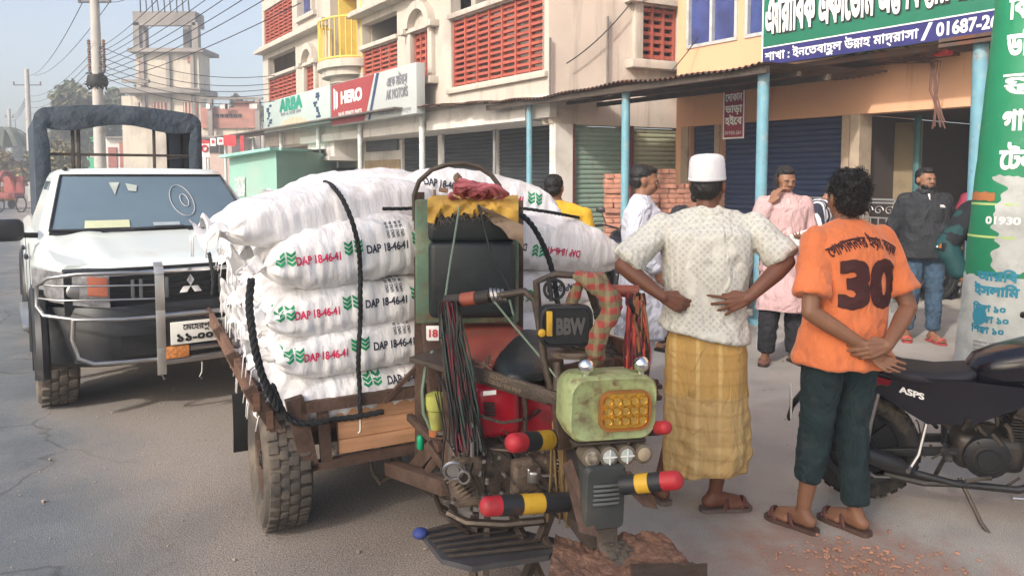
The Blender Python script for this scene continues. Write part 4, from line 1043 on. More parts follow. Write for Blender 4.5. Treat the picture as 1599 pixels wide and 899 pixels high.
def hand(mb, wrist, d, back, side, curl=(.3, .3, .3, .3), thumb=.5, spread=.12, k=1.0):
    """d: direction of the fingers, back: normal of the back of the hand, side: +1/-1 where the thumb leaves (local x)"""
    M = frame(wrist, d, back)
    T = lambda x, y, z: M @ V3((x * side * k, y * k, z * k))
    # palm as four metacarpals so the knuckles show
    base = [(.030, .088), (.010, .092), (-.010, .088), (-.029, .080)]
    L = [(.042, .026, .020), (.046, .030, .021), (.043, .028, .020), (.034, .021, .018)]
    for i, (bx, by) in enumerate(base):
        cap(mb, T(bx * .55, .008, 0), T(bx, by, .001), .0145 * k, .0115 * k, 8)
        c = curl[i]; a = 0; p = T(bx, by, 0); ang = spread * (1.5 - i) * .6
        for j in range(3):
            a += c * (.8, 1.1, .7)[j]; dl = L[i][j] * k
            q = p + (M.to_3x3() @ V3((math.sin(ang) * side * math.cos(a), math.cos(ang) * math.cos(a), -math.sin(a)))) * dl
            cap(mb, p, q, (.0092, .0084, .0078)[j] * k, (.0084, .0078, .0066)[j] * k, 8); p = q
    cap(mb, T(0, .01, 0), T(0, .075, -.002), .017 * k, .016 * k, 8)
    p = T(.022, .018, -.006); q = T(.043, .050, -.012); cap(mb, p, q, .0155 * k, .0115 * k, 8)
    r_ = T(.050 - .02 * (1 - spread), .078, -.012 - .02 * thumb); cap(mb, q, r_, .0105 * k, .0092 * k, 8)
    s_ = T(.050 - .03 * thumb, .100, -.020 - .03 * thumb); cap(mb, r_, s_, .0092 * k, .0072 * k, 8)
def foot(mb, ankle, d, k=1.0, z0=.02):
    a = V3(ankle); d = V3((d[0], d[1], 0)).normalized(); s_ = V3((-d.y, d.x, 0))
    heel = V3((a.x, a.y, z0 + .032 * k)) - d * .035 * k
    cap(mb, a, heel + d * .01, .034 * k, .034 * k, 10)
    cap(mb, heel, V3((a.x, a.y, z0 + .03 * k)) + d * .10 * k, .032 * k, .028 * k, 10)
    cap(mb, a - UZ * .02, V3((a.x, a.y, z0 + .03 * k)) + d * .11 * k, .036 * k, .026 * k, 10)
    for i in range(5):
        p = V3((a.x, a.y, z0 + .018 * k)) + d * .11 * k + s_ * (i - 2) * .016 * k
        cap(mb, p - d * .04 * k, p + d * (.055 - .007 * abs(i - 1.5)) * k - UZ * .004, .019 * k, .0105 * k, 8)
def head(mb, M, k=1.0, jaw=1.0, full=1.0):
    """local: z up, +y the face, origin at the base of the skull (top of the neck)"""
    E = lambda c, r, **a: mb.ell((0, 0, 0), r, M @ Matrix.Translation(V3(c) * k) @ Matrix.Diagonal((k, k, k, 1)), seg=18, rings=12, **a)
    E((0, -.008, .105), (.076, .094, .088)); E((0, .03, .045), (.060 * jaw, .056, .066)); E((0, .055, .012), (.032 * jaw, .030, .024))
    E((0, .045, .085), (.066, .047, .055)); E((.034, .062, .055), (.024, .022, .026)); E((-.034, .062, .055), (.024, .022, .026))
    E((0, .082, .098), (.052, .014, .012)); E((0, .094, .080), (.011, .014, .026)); E((0, .104, .062), (.0145, .015, .012)); E((.012, .094, .058), (.009, .010, .008)); E((-.012, .094, .058), (.009, .010, .008))
    E((0, .088, .034), (.023, .011, .0065)); E((0, .086, .024), (.020, .012, .007))
    for s_ in (-1, 1):
        E((s_ * .077, -.008, .075), (.008, .017, .031)); E((s_ * .083, -.016, .080), (.006, .012, .024))
def facepaint(M, par, k=1.0, brow=(.01, .008, .006), gaze=0.0, lip=None):
    """eyes, brows and lips, children of the body"""
    ew = MB(); ir = MB(); br = MB()
    for s_ in (-1, 1):
        c = M @ V3((s_ * .031 * k, .0855 * k, .079 * k)); ew.ell((0, 0, 0), (.0115 * k, .006 * k, .0055 * k), M @ Matrix.Translation((s_ * .031 * k, .0845 * k, .079 * k)), seg=10, rings=6)
        ir.ell((0, 0, 0), (.0052 * k, .003 * k, .0054 * k), M @ Matrix.Translation(((s_ * .031 + gaze) * k, .0895 * k, .079 * k)), seg=8, rings=5)
        br.tube([M @ V3((s_ * x * k, y * k, z * k)) for x, y, z in ((.014, .099, .096), (.03, .0955, .1015), (.048, .082, .098))], [.003 * k, .0045 * k, .002 * k], 6)
        ir.tube([M @ V3((s_ * x * k, y * k, z * k)) for x, y, z in ((.019, .090, .083), (.031, .0915, .0855), (.043, .086, .082))], .0014 * k, 5)
    ew.build('eye_white', mat('eye_white', (.6, .57, .53), rough=.3), par); ir.build('iris', mat('iris', (.015, .01, .008), rough=.2), par); br.build('eyebrow', mat('hair_black', (.008, .007, .007), rough=.6), par)
    m = MB(); m.tube([M @ V3((x * k, y * k, z * k)) for x, y, z in ((-.022, .090, .030), (-.008, .0985, .032), (0, .0985, .030), (.008, .0985, .032), (.022, .090, .030))], [.0015 * k, .0045 * k, .0045 * k, .0045 * k, .0015 * k], 6, squash=.7)
    m.build('lips', lip or mat('lips', (.20, .075, .06), rough=.5), par)
def hair_cap(M, k=1.0, kind='short', seed=0):
    """hair shell: union of ellipsoids cut below the hairline"""
    mb = MB(); rr = random.Random(seed); me = None
    E = lambda c, r: mb.ell((0, 0, 0), r, M @ Matrix.Translation(V3(c) * k) @ Matrix.Diagonal((k, k, k, 1)), seg=16, rings=10)
    if kind == 'bushy':
        E((0, -.026, .118), (.081, .092, .086)); E((0, -.052, .062), (.071, .056, .06))
        for i in range(26):
            a = rr.uniform(0, 2 * PI); b = rr.uniform(.1, 1.25); E((.074 * math.cos(a) * math.cos(b), -.028 + .080 * math.sin(a) * math.cos(b), .122 + .082 * math.sin(b)), (rr.uniform(.014, .026),) * 3)
    elif kind == 'top':
        E((0, -.022, .128), (.0795, .094, .078)); E((0, -.048, .078), (.074, .062, .058)); E((0, .035, .168), (.055, .05, .032))
    else:
        E((0, -.020, .118), (.0795, .0935, .080)); E((0, -.048, .068), (.073, .060, .056)); E((0, .028, .158), (.058, .048, .03))
    me = remeshed(mb, .006 * k, 2, 'hair')
    iM = M.inverted()
    displace(me, lambda p, n: .004 * k * fbm(iM @ p, 55 / k, 2, seed) + .0035 * k * abs(fbm(iM @ p, 130 / k, 1, seed + 3)))
    return me
SK = {}
def skin(name, c):
    if name not in SK: SK[name] = mat('skin_' + name, c, rough=.5, var=.14, vs=9, bump=.12, bs=180, sub=.0, spec=.4, bd=.0015)
    return SK[name]
M_hair = mat('hair_black', (.008, .007, .007), rough=.6)
def folds(amp=.004, sc=9.0, axis=(1, 1, .35), seed=0.0, fine=.0012):
    def f(p, n):
        q = V3((p.x * axis[0], p.y * axis[1], p.z * axis[2]))
        a = noise.noise(q * sc + V3((seed, seed * 2, 0))); b = noise.noise(q * sc * 2.3 + V3((seed, 3, 1)))
        return amp * (1 - abs(a) * 2.4) + amp * .5 * (1 - 2 * abs(b)) + fine * noise.noise(p * 60)
    return f
class Person:
    def __init__(s, label, loc, rz, sk, k=1.0, pose=None, hyaw=0, hpitch=0, lean=0, build=1.0, group='people around the cart', name='person'):
        s.t = thing(name, label, 'person', loc, rz, group); s.k = k; s.sk = sk; s.w = build
        J = dict(pelvis=(0, 0, .94), waist=(0, 0, 1.08), chest=(0, 0, 1.27), neck=(0, -.005, 1.445), skull=(0, .005, 1.50), shR=(.170, 0, 1.378), shL=(-.170, 0, 1.378),
                 elR=(.24, -.02, 1.12), elL=(-.24, -.02, 1.12), wrR=(.25, .06, .88), wrL=(-.25, .06, .88), hiR=(.09, 0, .92), hiL=(-.09, 0, .92),
                 knR=(.105, .02, .50), knL=(-.105, .02, .50), anR=(.11, -.02, .09), anL=(-.11, -.02, .09), toeR=(.25, 1, 0), toeL=(-.25, 1, 0))
        J.update(pose or {}); s.J = {a: V3(b) * k for a, b in J.items()}
        s.H = Matrix.Translation(s.J['skull']) @ Matrix.Rotation(hyaw, 4, 'Z') @ Matrix.Rotation(hpitch, 4, 'X')
        s.mb = MB()
    def body(s, hands=True, voxel=.006, jaw=1.0, hr=None, hl=None, legs=True, z0=.02):
        J, k, mb, w = s.J, s.k, s.mb, s.w
        mb.ell(J['pelvis'], (.150 * k * w, .105 * k * w, .12 * k)); mb.ell(J['waist'], (.135 * k * w, .10 * k * w, .15 * k)); mb.ell(J['chest'], (.155 * k * w, .105 * k * w, .18 * k))
        cap(mb, J['pelvis'], J['chest'], .10 * k * w, .10 * k * w)
        cap(mb, lerp(J['shL'], J['chest'], .2) + UZ * .015, lerp(J['shR'], J['chest'], .2) + UZ * .015, .052 * k, .052 * k)
        cap(mb, J['chest'] + UZ * .05, J['neck'], .08 * k, .060 * k); cap(mb, J['neck'], J['skull'] + UZ * .03, .056 * k, .052 * k)
        for S_ in 'LR': cap(mb, lerp(J['neck'], J['sh' + S_], .1), J['sh' + S_], .052 * k, .045 * k)
        head(mb, s.H, k, jaw)
        for S_ in 'LR':
            cap(mb, J['sh' + S_], J['el' + S_], .050 * k * w, .038 * k); e, wr = J['el' + S_], J['wr' + S_]; m_ = lerp(e, wr, .3)
            cap(mb, e, m_, .038 * k, .040 * k * w); cap(mb, m_, wr, .040 * k * w, .0255 * k)
        d_ = dict(curl=(.35, .4, .45, .5), thumb=.5)
        for S_, hs, sd_ in (('R', hr, -1), ('L', hl, 1)):
            wr = J['wr' + S_]; dd = (wr - J['el' + S_]).normalized(); q = dict(d_)
            q['d'] = dd; q['back'] = V3((1 if S_ == 'R' else -1, 0, 0)); q['side'] = -sd_
            if hs: q.update(hs)
            hand(mb, wr, q['d'], q['back'], q['side'], q['curl'], q['thumb'], q.get('spread', .12), k)
        for S_ in 'LR':
            if legs:
                h, kn, an = J['hi' + S_], J['kn' + S_], J['an' + S_]
                cap(mb, h, kn, .078 * k * w, .052 * k); m_ = lerp(kn, an, .3) + V3((0, -.012, 0)); cap(mb, kn, m_, .050 * k, .050 * k); cap(mb, m_, an, .050 * k, .032 * k)
            foot(mb, J['an' + S_], J['toe' + S_], k, z0)
        me = remeshed(mb, voxel, 3, 'body'); s.b = link('body', me, s.sk, s.t); return s.b
    def part(s, name, mb, m, voxel=.011, smooth=4, fold=None, par=None, cut=None):
        me = remeshed(mb, voxel, smooth, name)
        if fold: displace(me, fold)
        o = link(name, me, m, par or s.t); return o
    def shirt(s, hem=.82, sleeve=.55, ease=.022, flare=1.0, m=None, fold=None, name='shirt', voxel=.0085, depth=1.0, smooth=3, belly=0.0, hemtilt=0.0, neckr=.066):
        J, k, w = s.J, s.k, s.w; mb = MB(); e = ease
        secs = []; zc = J['chest'].z; zs = lerp(J['shL'], J['shR'], .5).z
        def ring(c, rx, ry, tilt=0, n=28, pw=.85):
            out = []
            for i in range(n):
                a = 2 * PI * i / n; cx = math.copysign(abs(math.cos(a)) ** pw, math.cos(a)); cy = math.copysign(abs(math.sin(a)) ** pw, math.sin(a))
                out.append(V3((c[0] + rx * cx, c[1] + ry * cy, c[2] + tilt * cx)))
            return out
        P_, W_, C_ = J['pelvis'], J['waist'], J['chest']
        zh = hem * k
        secs.append(ring((P_.x, P_.y, zh), (.178 * k * w * flare + e), (.135 * k * w * depth * flare + e), hemtilt))
        secs.append(ring((P_.x, P_.y, zh + .012), (.180 * k * w * flare + e), (.137 * k * w * depth * flare + e), hemtilt))
        zz = max(zh + .05, P_.z + .03); secs.append(ring((P_.x, P_.y, zz), .163 * k * w + e, (.122 * k * w + belly) * depth + e))
        secs.append(ring(W_, .153 * k * w + e, (.118 * k * w + belly) * depth + e)); secs.append(ring(lerp(W_, C_, .5), .163 * k * w + e, .118 * k * w * depth + e))
        secs.append(ring(C_ + UZ * .02, .176 * k * w + e, .118 * k * w * depth + e)); secs.append(ring(C_ + UZ * .09, .180 * k * w + e, .108 * k * w * depth + e))
        secs.append(ring((C_.x, C_.y - .004, zs + .012), .150 * k * w + e, .075 * k + e)); secs.append(ring((J['neck'].x, J['neck'].y, J['neck'].z + .012), neckr * k + e * .2, neckr * k + e * .2))
        secs.append(ring((J['skull'].x, J['skull'].y, J['neck'].z + .035), neckr * k * .97, neckr * k * .97))
        mb.loft(secs)
        for S_ in 'LR':
            sh, el, wr = J['sh' + S_], J['el' + S_], J['wr' + S_]
            cap(mb, lerp(C_ + UZ * .12, sh, .35), sh - UZ * .008, .060 * k + e, .046 * k + e * .7); cap(mb, J['neck'] - UZ * .01, sh - UZ * .004, .05 * k + e * .5, .038 * k + e * .6)
            if sleeve <= 1:
                q = lerp(sh, el, sleeve); cap(mb, sh, lerp(sh, q, .5), .052 * k * w + e * .6, .050 * k * w + e * .6); cap(mb, lerp(sh, q, .15), q + (el - sh).normalized() * .015, .049 * k * w + e * .5, .053 * k * w + e * 1.05, seg=20, flat=True)
            else:
                q = lerp(el, wr, sleeve - 1); cap(mb, sh, el, .052 * k * w + e * .8, .043 * k + e); cap(mb, el, q - (wr - el).normalized() * .02, .043 * k + e, .031 * k + e * .8); cap(mb, lerp(el, q, .5), q, .036 * k + e * .9, .032 * k + e * .7, flat=True)
        return s.part(name, mb, m, voxel, smooth, fold or folds(seed=s.k * 7 + hem * 9))
    def trousers(s, m, hem=.10, top=.98, e=.018, wide=1.0, voxel=.011, fold=None, name='trousers', hemR=None):
        J, k, w = s.J, s.k, s.w; mb = MB()
        mb.ell(J['pelvis'] + V3((0, 0, -.02)), (.158 * k * w + e, .118 * k * w + e, .12 * k)); P_ = J['pelvis']
        for S_ in 'LR':
            h, kn, an = J['hi' + S_], J['kn' + S_], J['an' + S_]; z = hem if S_ == 'L' or hemR is None else hemR; t_ = (kn.z - z * k) / (kn.z - an.z); q = lerp(kn, an, t_)
            cap(mb, h, kn, .084 * k * w + e, .060 * k * wide + e); cap(mb, kn, lerp(kn, q, .7), .060 * k * wide + e, .050 * k * wide + e); cap(mb, lerp(kn, q, .3), q, .058 * k * wide + e, .046 * k * wide + e, flat=True)
        return s.part(name, mb, m, voxel, 5, fold or folds(.006, 11, (1, 1, 1.4), 4))
    def skirt(s, secs, m, name='lungi', nf=9, amp=.010, seed=0, voxel=None):
        """secs: [(cx, cy, z, rx, ry)] top to bottom; vertical gathers growing downwards"""
        mb = MB(); rings = []; n = 120; rr = random.Random(seed); ph = [rr.uniform(0, 6.3) for _ in range(5)]
        L = len(secs) - 1; NS = 34
        for i in range(NS + 1):
            t_ = i / NS * L; j = min(int(t_), L - 1); f = t_ - j; a = [lerp(secs[j][q], secs[j + 1][q], f) for q in range(5)]; d = i / NS; ring = []
            for q in range(n):
                th = 2 * PI * q / n
                wv = amp * (.25 + d) * (math.sin(nf * th + ph[0] + d * 1.1) * .6 + math.sin((nf * 2 + 1) * th + ph[1] - d * 2) * .3) + .005 * noise.noise(V3((math.cos(th) * 2, math.sin(th) * 2, a[2] * 14)) + V3((seed, 0, 0))) + .004 * math.sin(a[2] * 70 + 3 * math.sin(th * 2 + seed)) * (1 if noise.noise(V3((th, a[2] * 4, seed))) > .05 else .2)
                ring.append(V3((a[0] + (a[3] + wv) * math.cos(th), a[1] + (a[4] + wv) * math.sin(th), a[2] + (.012 * math.sin(2 * th + seed) if i == NS else 0))))
            rings.append(ring)
        inner = [[V3((p.x * .0 + (p.x - secs[-1][0]) * .96 + secs[-1][0], (p.y - secs[-1][1]) * .96 + secs[-1][1], p.z + .003)) for p in rings[-1]], [V3(((p.x - secs[-1][0]) * .9 + secs[-1][0], (p.y - secs[-1][1]) * .9 + secs[-1][1], p.z + .3)) for p in rings[-1]]]
        mb.loft(rings + inner, cap=True); return mb.build(name, m, s.t, sm=180)
    def hair(s, kind='short', seed=0, m=None):
        return link('hair', hair_cap(s.H, s.k, kind, seed), m or M_hair, s.t)
    def beard(s, full=1.0, m=None):
        mb = MB(); k = s.k; E = lambda c, r: mb.ell((0, 0, 0), r, s.H @ Matrix.Translation(V3(c) * k) @ Matrix.Diagonal((k, k, k, 1)), seg=14, rings=9)
        if full > .3:
            E((0, .050, .004), (.044, .040, .024)); E((.050, .032, .030), (.014, .032, .034)); E((-.050, .032, .030), (.014, .032, .034)); E((0, .072, .004), (.030, .022, .020)); E((.036, .062, .014), (.018, .018, .02)); E((-.036, .062, .014), (.018, .018, .02))
        E((.014, .0935, .046), (.015, .008, .0045)); E((-.014, .0935, .046), (.015, .008, .0045))
        me = remeshed(mb, .004, 1, 'beard'); displace(me, lambda p, n: .002 * fbm(p, 120, 1)); return link('beard', me, m or M_hair, s.t)
    def sandals(s, m, strap, lift=.0, name='sandal', closed=False):
        for S_ in 'LR':
            a = s.J['an' + S_]; d = s.J['toe' + S_].copy(); d.z = 0; d.normalize(); sd_ = V3((-d.y, d.x, 0)); k = s.k; mb = MB(); pts = []
            M = Matrix.Identity(4)
            for i in range(3): M[i][0] = sd_[i]; M[i][1] = d[i]; M[i][2] = UZ[i]
            M[0][3] = a.x; M[1][3] = a.y
            out = [(.030 * math.sin(t), 0) for t in (0,)]
            prof = [(-.075, .020), (-.06, .034), (-.02, .036), (.04, .036), (.09, .044), (.13, .046), (.165, .040), (.185, .022)]
            lo = [V3((x * k, y * k, .001)) for y, x in prof] + [V3((-x * k, y * k, .001)) for y, x in reversed(prof)]
            hi = [p + UZ * .02 for p in lo]; mb.loft([[M @ p for p in lo], [M @ p for p in hi]]); o = mb.build(name, m, s.t)
            mb = MB()
            if closed:
                for (y0, y1, hw, hh) in ((.02, .17, .045, .05),): mb.lathe([(.046, 0), (.045, .03), (.034, .055), (.012, .066)], 18, M @ Matrix.Translation((0, .10 * k, .012)) @ Matrix.Diagonal((1, 1.75, .75, 1)))
            else:
                for y in ((.03, .12) if closed is False else (.1,)):
                    mb.tube([M @ V3((.044 * math.cos(t) * k, (y + .03 * math.sin(t)) * k, (.018 + .050 * math.sin(t) * (1.15 if y < .1 else .8)))) for t in [PI * i / 12 for i in range(13)]], .0075, 6, squash=1.6)
            mb.build('strap', strap, o)
BV = {}
def project_text(txt, target, origin_fn, direction, name, m, par, size, maxw=None, bold=.02, lift=.003, sub=.03, align='C', dist=1.0):
    """text wrapped onto target mesh (same local space): origin_fn(x,y)->start point, ray cast along direction"""
    bv = BVHTree.FromPolygons([v.co for v in target.data.vertices], [tuple(p.vertices) for p in target.data.polygons])
    d = V3(direction).normalized()
    def mp(x, y, z):
        o = V3(origin_fn(x, y)); h = bv.ray_cast(o, d, dist)
        if h[0] is None: h = bv.find_nearest(o + d * dist * .5)
        return h[0] - d * (lift + z * .0006)
    mb = MB(); text_mb(txt, mp, mb, size, align, maxw, sub=sub, bold=bold); return mb.build(name, m, par, sm=180, fix=False)
def project_poly(polys, target, origin_fn, direction, name, m, par, lift=.003, dist=1.0, sub=.02):
    bv = BVHTree.FromPolygons([v.co for v in target.data.vertices], [tuple(p.vertices) for p in target.data.polygons]); d = V3(direction).normalized(); mb = MB()
    bm = bmesh.new()
    for poly in polys:
        try: bm.faces.new([bm.verts.new((x, y, 0)) for x, y in poly])
        except Exception: pass
    bmesh.ops.triangulate(bm, faces=bm.faces)
    for _ in range(4):
        es = [e for e in bm.edges if e.calc_length() > sub]
        if not es: break
        bmesh.ops.subdivide_edges(bm, edges=es, cuts=1); bmesh.ops.triangulate(bm, faces=bm.faces)
    bm.verts.index_update(); vs = []
    for v in bm.verts:
        o = V3(origin_fn(v.co.x, v.co.y)); h = bv.ray_cast(o, d, dist)
        if h[0] is None: h = bv.find_nearest(o + d * dist * .5)
        vs.append(h[0] - d * lift)
    mb.add(vs, [tuple(v.index for v in f.verts) for f in bm.faces]); bm.free(); return mb.build(name, m, par, sm=180, fix=False)
def placed(px, py): p = gnd(px, py); return (p.x, p.y, 0)
# ---------------------------------------------------------------- man in the orange shirt, back to us
M_orange = mat('orange_jersey', (.62, .165, .055), rough=.85, var=.08, vs=5, bump=.15, bs=160, sheen=.2, wr=.36)
M_jog = mat('green_joggers', (.009, .024, .028), wr=.6, rough=.9, var=.3, vs=4, bump=.3, bs=120, dirt=.2, dcol=(.05, .055, .05), ds=5)
o_ = placed(1299, 826)
om = Person('man in an orange number 30 shirt with hands clasped behind his back', o_, R(13), skin('brown', (.215, .105, .062)), k=.975, build=1.0, hyaw=R(-6),
    pose=dict(pelvis=(.03, .0, .92), waist=(.04, 0, 1.06), chest=(.045, .0, 1.25), neck=(.045, .01, 1.42), skull=(.045, .02, 1.475), shR=(.215, .0, 1.365), shL=(-.130, .0, 1.365), elR=(.305, -.09, 1.06), elL=(-.215, -.10, 1.06),
    wrR=(.085, -.225, .925), wrL=(.005, -.195, .91), hiR=(.12, 0, .9), hiL=(-.06, 0, .9), knR=(.115, .03, .49), knL=(-.075, .03, .49), anR=(.095, -.04, .095), anL=(-.135, .03, .095), toeR=(-.35, .9, 0), toeL=(-.45, .8, 0)))
om.body(voxel=.0048, hr=dict(d=V3((-.92, .10, -.22)), back=V3((0, -1, .15)), side=1, curl=(.45, .5, .55, .6), thumb=.5, spread=.05), hl=dict(d=V3((.74, -.16, -.62)), back=V3((.1, .9, -.2)), side=1, curl=(.45, .5, .55, .62), thumb=.3, spread=.12))
hb_ = om.hair('bushy', 3); rr = random.Random(4); mb = MB(); nv = len(hb_.data.vertices)
for i in range(1500):
    v = hb_.data.vertices[rr.randrange(nv)]; p = v.co.copy(); n = v.normal.copy()
    if p.z < om.J['skull'].z + .03 and rr.random() < .7: continue
    t_ = n.cross(V3((rr.gauss(0, 1), rr.gauss(0, 1), rr.gauss(0, 1)))).normalized(); L_ = rr.uniform(.007, .018); mb.tube([p, p + n * L_ * .5 + t_ * L_ * .25, p + n * L_ * .75 + t_ * L_ * .8, p + n * L_ * .6 + t_ * L_ * 1.3], [.0016, .0014, .0011, .0004], 4, cap=False)
mb.build('curl', M_hair, hb_, sm=180, fix=False)
osh = om.shirt(hem=.80, sleeve=.72, ease=.020, m=M_orange, fold=folds(.009, 9, (1, 1, .7), 2), depth=1.02, flare=1.12)
M_num = mat('number_maroon', (.045, .008, .008), rough=.7)
kk = .985
project_text('30', osh, lambda x, y: V3((.05 + x, -.6, 1.06 + y)), (0, 1, 0), 'number', M_num, osh, .272, maxw=.285, bold=.055, lift=.0035)
arc_r = .30
def arcmap(x, y):
    a = x / arc_r; r_ = arc_r + y; return V3((.045 + r_ * math.sin(a), -.6, 1.035 + r_ * math.cos(a) - .02))
project_text('গোপালনগর ইয়াং বয়েজ', osh, arcmap, (0, 1, 0), 'lettering', M_num, osh, .062, maxw=.335, bold=.04, lift=.0035)
om.trousers(M_jog, hem=.235, hemR=.13, e=.012, wide=1.02)
mb = MB(); 
om.sandals(mat('sandal_brown', (.09, .05, .04)), mat('sandal_strap', (.10, .035, .03)))
# ---------------------------------------------------------------- man in the white cap and lungi, hands on hips
M_kurta = mat('checked_shirt', (.60, .59, .53), wr=.42, rough=.88, var=.05, vs=4, bump=.2, bs=150)
nt, N, Lk, b = nodes_of(M_kurta); src = color_in(M_kurta); tc = N.new('ShaderNodeTexCoord'); mp_ = N.new('ShaderNodeMapping'); mp_.inputs['Rotation'].default_value = (0, R(45), 0); Lk.new(tc.outputs['Object'], mp_.inputs[0])
ck = N.new('ShaderNodeTexVoronoi'); ck.inputs['Scale'].default_value = 46; ck.distance = 'CHEBYCHEV'; ck.inputs['Randomness'].default_value = 0; Lk.new(mp_.outputs[0], ck.inputs[0])
mr = N.new('ShaderNodeMapRange'); mr.inputs['From Min'].default_value = .25; mr.inputs['From Max'].default_value = .5; mr.inputs['To Min'].default_value = .80; mr.inputs['To Max'].default_value = 1.08; Lk.new(ck.outputs['Distance'], mr.inputs[0])
mx = N.new('ShaderNodeMix'); mx.data_type = 'RGBA'; mx.blend_type = 'MULTIPLY'; mx.inputs[0].default_value = 1; Lk.new(src, mx.inputs[6]); Lk.new(mr.outputs[0], mx.inputs[7]); Lk.new(mx.outputs[2], b.inputs['Base Color'])
M_lungi = mat('ochre_lungi', (.50, .305, .095), wr=.45, rough=.88, var=.12, vs=6, bump=.3, bs=130, stretch=(1, 1, .25))
add_bands(M_lungi, 'X', 3.1, (.62, .44, .18), width=.07, fac=.75, soft=.03); 
nt, N, Lk, b = nodes_of(M_lungi); src = color_in(M_lungi); tc = N.new('ShaderNodeTexCoord'); sx_ = N.new('ShaderNodeSeparateXYZ'); Lk.new(tc.outputs['Object'], sx_.inputs[0])
mr = N.new('ShaderNodeMapRange'); mr.inputs['From Min'].default_value = .60; mr.inputs['From Max'].default_value = .61; mr.inputs['To Min'].default_value = .42; mr.inputs['To Max'].default_value = 0; Lk.new(sx_.outputs[2], mr.inputs[0])
mx = N.new('ShaderNodeMix'); mx.data_type = 'RGBA'; Lk.new(mr.outputs[0], mx.inputs[0]); Lk.new(src, mx.inputs[6]); mx.inputs[7].default_value = (.55, .42, .22, 1); Lk.new(mx.outputs[2], b.inputs['Base Color'])
add_bands(M_lungi, 'Z', 4.5, (.36, .2, .05), width=.12, fac=.3, soft=.1, dist=1.0)
c_ = placed(1098, 800)
cm = Person('man in a white cap, pale patterned shirt and ochre lungi, hands on his hips', c_, R(-8), skin('darkbrown', (.15, .062, .038)), k=.99, build=1.06, hyaw=R(-22), hpitch=R(-2),
    pose=dict(pelvis=(-.01, 0, .93), waist=(-.005, -.0, 1.08), chest=(0, 0, 1.27), neck=(0, .01, 1.45), skull=(0, .02, 1.51), shR=(.205, .0, 1.395), shL=(-.215, .0, 1.385), elR=(.345, -.09, 1.245), elL=(-.40, -.10, 1.215),
    wrR=(.165, -.165, 1.085), wrL=(-.215, -.185, 1.085), anR=(.06, .03, .09), anL=(-.20, .11, .09), toeR=(.96, .28, 0), toeL=(-.5, .85, 0)))
cm.body(voxel=.005, hr=dict(d=V3((-.92, -.08, -.30)), back=V3((.15, -1, .1)), side=1, curl=(.10, .38, .5, .55), thumb=.1, spread=.45), hl=dict(d=V3((.9, .15, -.42)), back=V3((-.1, -1, .1)), side=-1, curl=(.55, .7, .75, .8), thumb=.5))
cm.hair('short', 5)
csh = cm.shirt(hem=.885, sleeve=.86, ease=.020, m=M_kurta, fold=folds(.010, 9, (1, 1, .7), 5), flare=1.0, hemtilt=-.035, depth=.98)
mb = MB(); mb.tube([V3((.0, .0, 0)) + V3((.069 * math.cos(a), .006 + .069 * math.sin(a), 1.452 + .010 * math.sin(a))) for a in [2 * PI * i / 24 for i in range(24)]], .014, 8, closed=True, squash=1.4); mb.build('collar', M_kurta, csh)
cm.skirt([(0, 0, .93, .165, .125), (0, 0, .82, .187, .145), (0, .0, .60, .195, .16), (.01, .02, .42, .205, .175), (.01, .03, .30, .208, .185), (0, .03, .215, .19, .175)], M_lungi, seed=4, nf=7, amp=.012)
# knitted cap
mb = MB(); Mh = cm.H @ Matrix.Rotation(R(6), 4, 'X'); mb.lathe([(.0845, .095), (.086, .10), (.0845, .135), (.080, .185), (.074, .205), (.050, .216), (.0, .220)], 40, Mh @ Matrix.Diagonal((.99, 1.13, 1, 1)) @ Matrix.Translation((0, -.008, .012)))
M_cap = mat('white_cap', (.74, .74, .76), rough=.9, var=.04, bump=.5, bs=260); capo = mb.build('cap', M_cap, cm.t, sm=50)
mb = MB(); mb.lathe([(.0862, .097), (.0875, .10), (.0875, .106), (.0862, .11)], 40, Mh @ Matrix.Diagonal((.99, 1.13, 1, 1)) @ Matrix.Translation((0, -.008, .012))); mb.build('cap_seam', M_cap, capo)
cm.sandals(mat('sandal_grey', (.12, .09, .08)), mat('sandal_strap', (.10, .035, .03)))
# ---------------------------------------------------------------- man in white, seen in profile
M_whitec = mat('white_cotton', (.56, .58, .65), wr=.7, rough=.85, var=.05, vs=5, bump=.15, bs=90)
w_ = placed(1000, 612)
wm = Person('man in a long white tunic seen in profile, left of the white cap', w_, R(-102), skin('tan', (.25, .125, .075)), k=1.0, hyaw=R(8), hpitch=R(-6), pose=dict(elR=(.22, -.06, 1.12), wrR=(.2, .12, .93), elL=(-.23, -.02, 1.11), wrL=(-.2, .14, .95)))
wm.body(voxel=.0065); wm.hair('top', 7); facepaint(wm.H, wm.t, 1.0); wm.beard(.2)
wsh = wm.shirt(hem=.80, sleeve=1.9, ease=.024, m=M_whitec, fold=folds(.008, 7, (1, 1, .6), 8))
wm.skirt([(0, 0, .98, .175, .14), (0, 0, .8, .19, .16), (0, 0, .62, .205, .18), (0, 0, .44, .215, .195)], M_whitec, 'tunic_skirt', 6, .012, 3)
wm.trousers(M_whitec, hem=.1, e=.02, wide=1.2); wm.sandals(mat('sandal_brown', (.09, .05, .04)), mat('sandal_strap', (.10, .035, .03)))
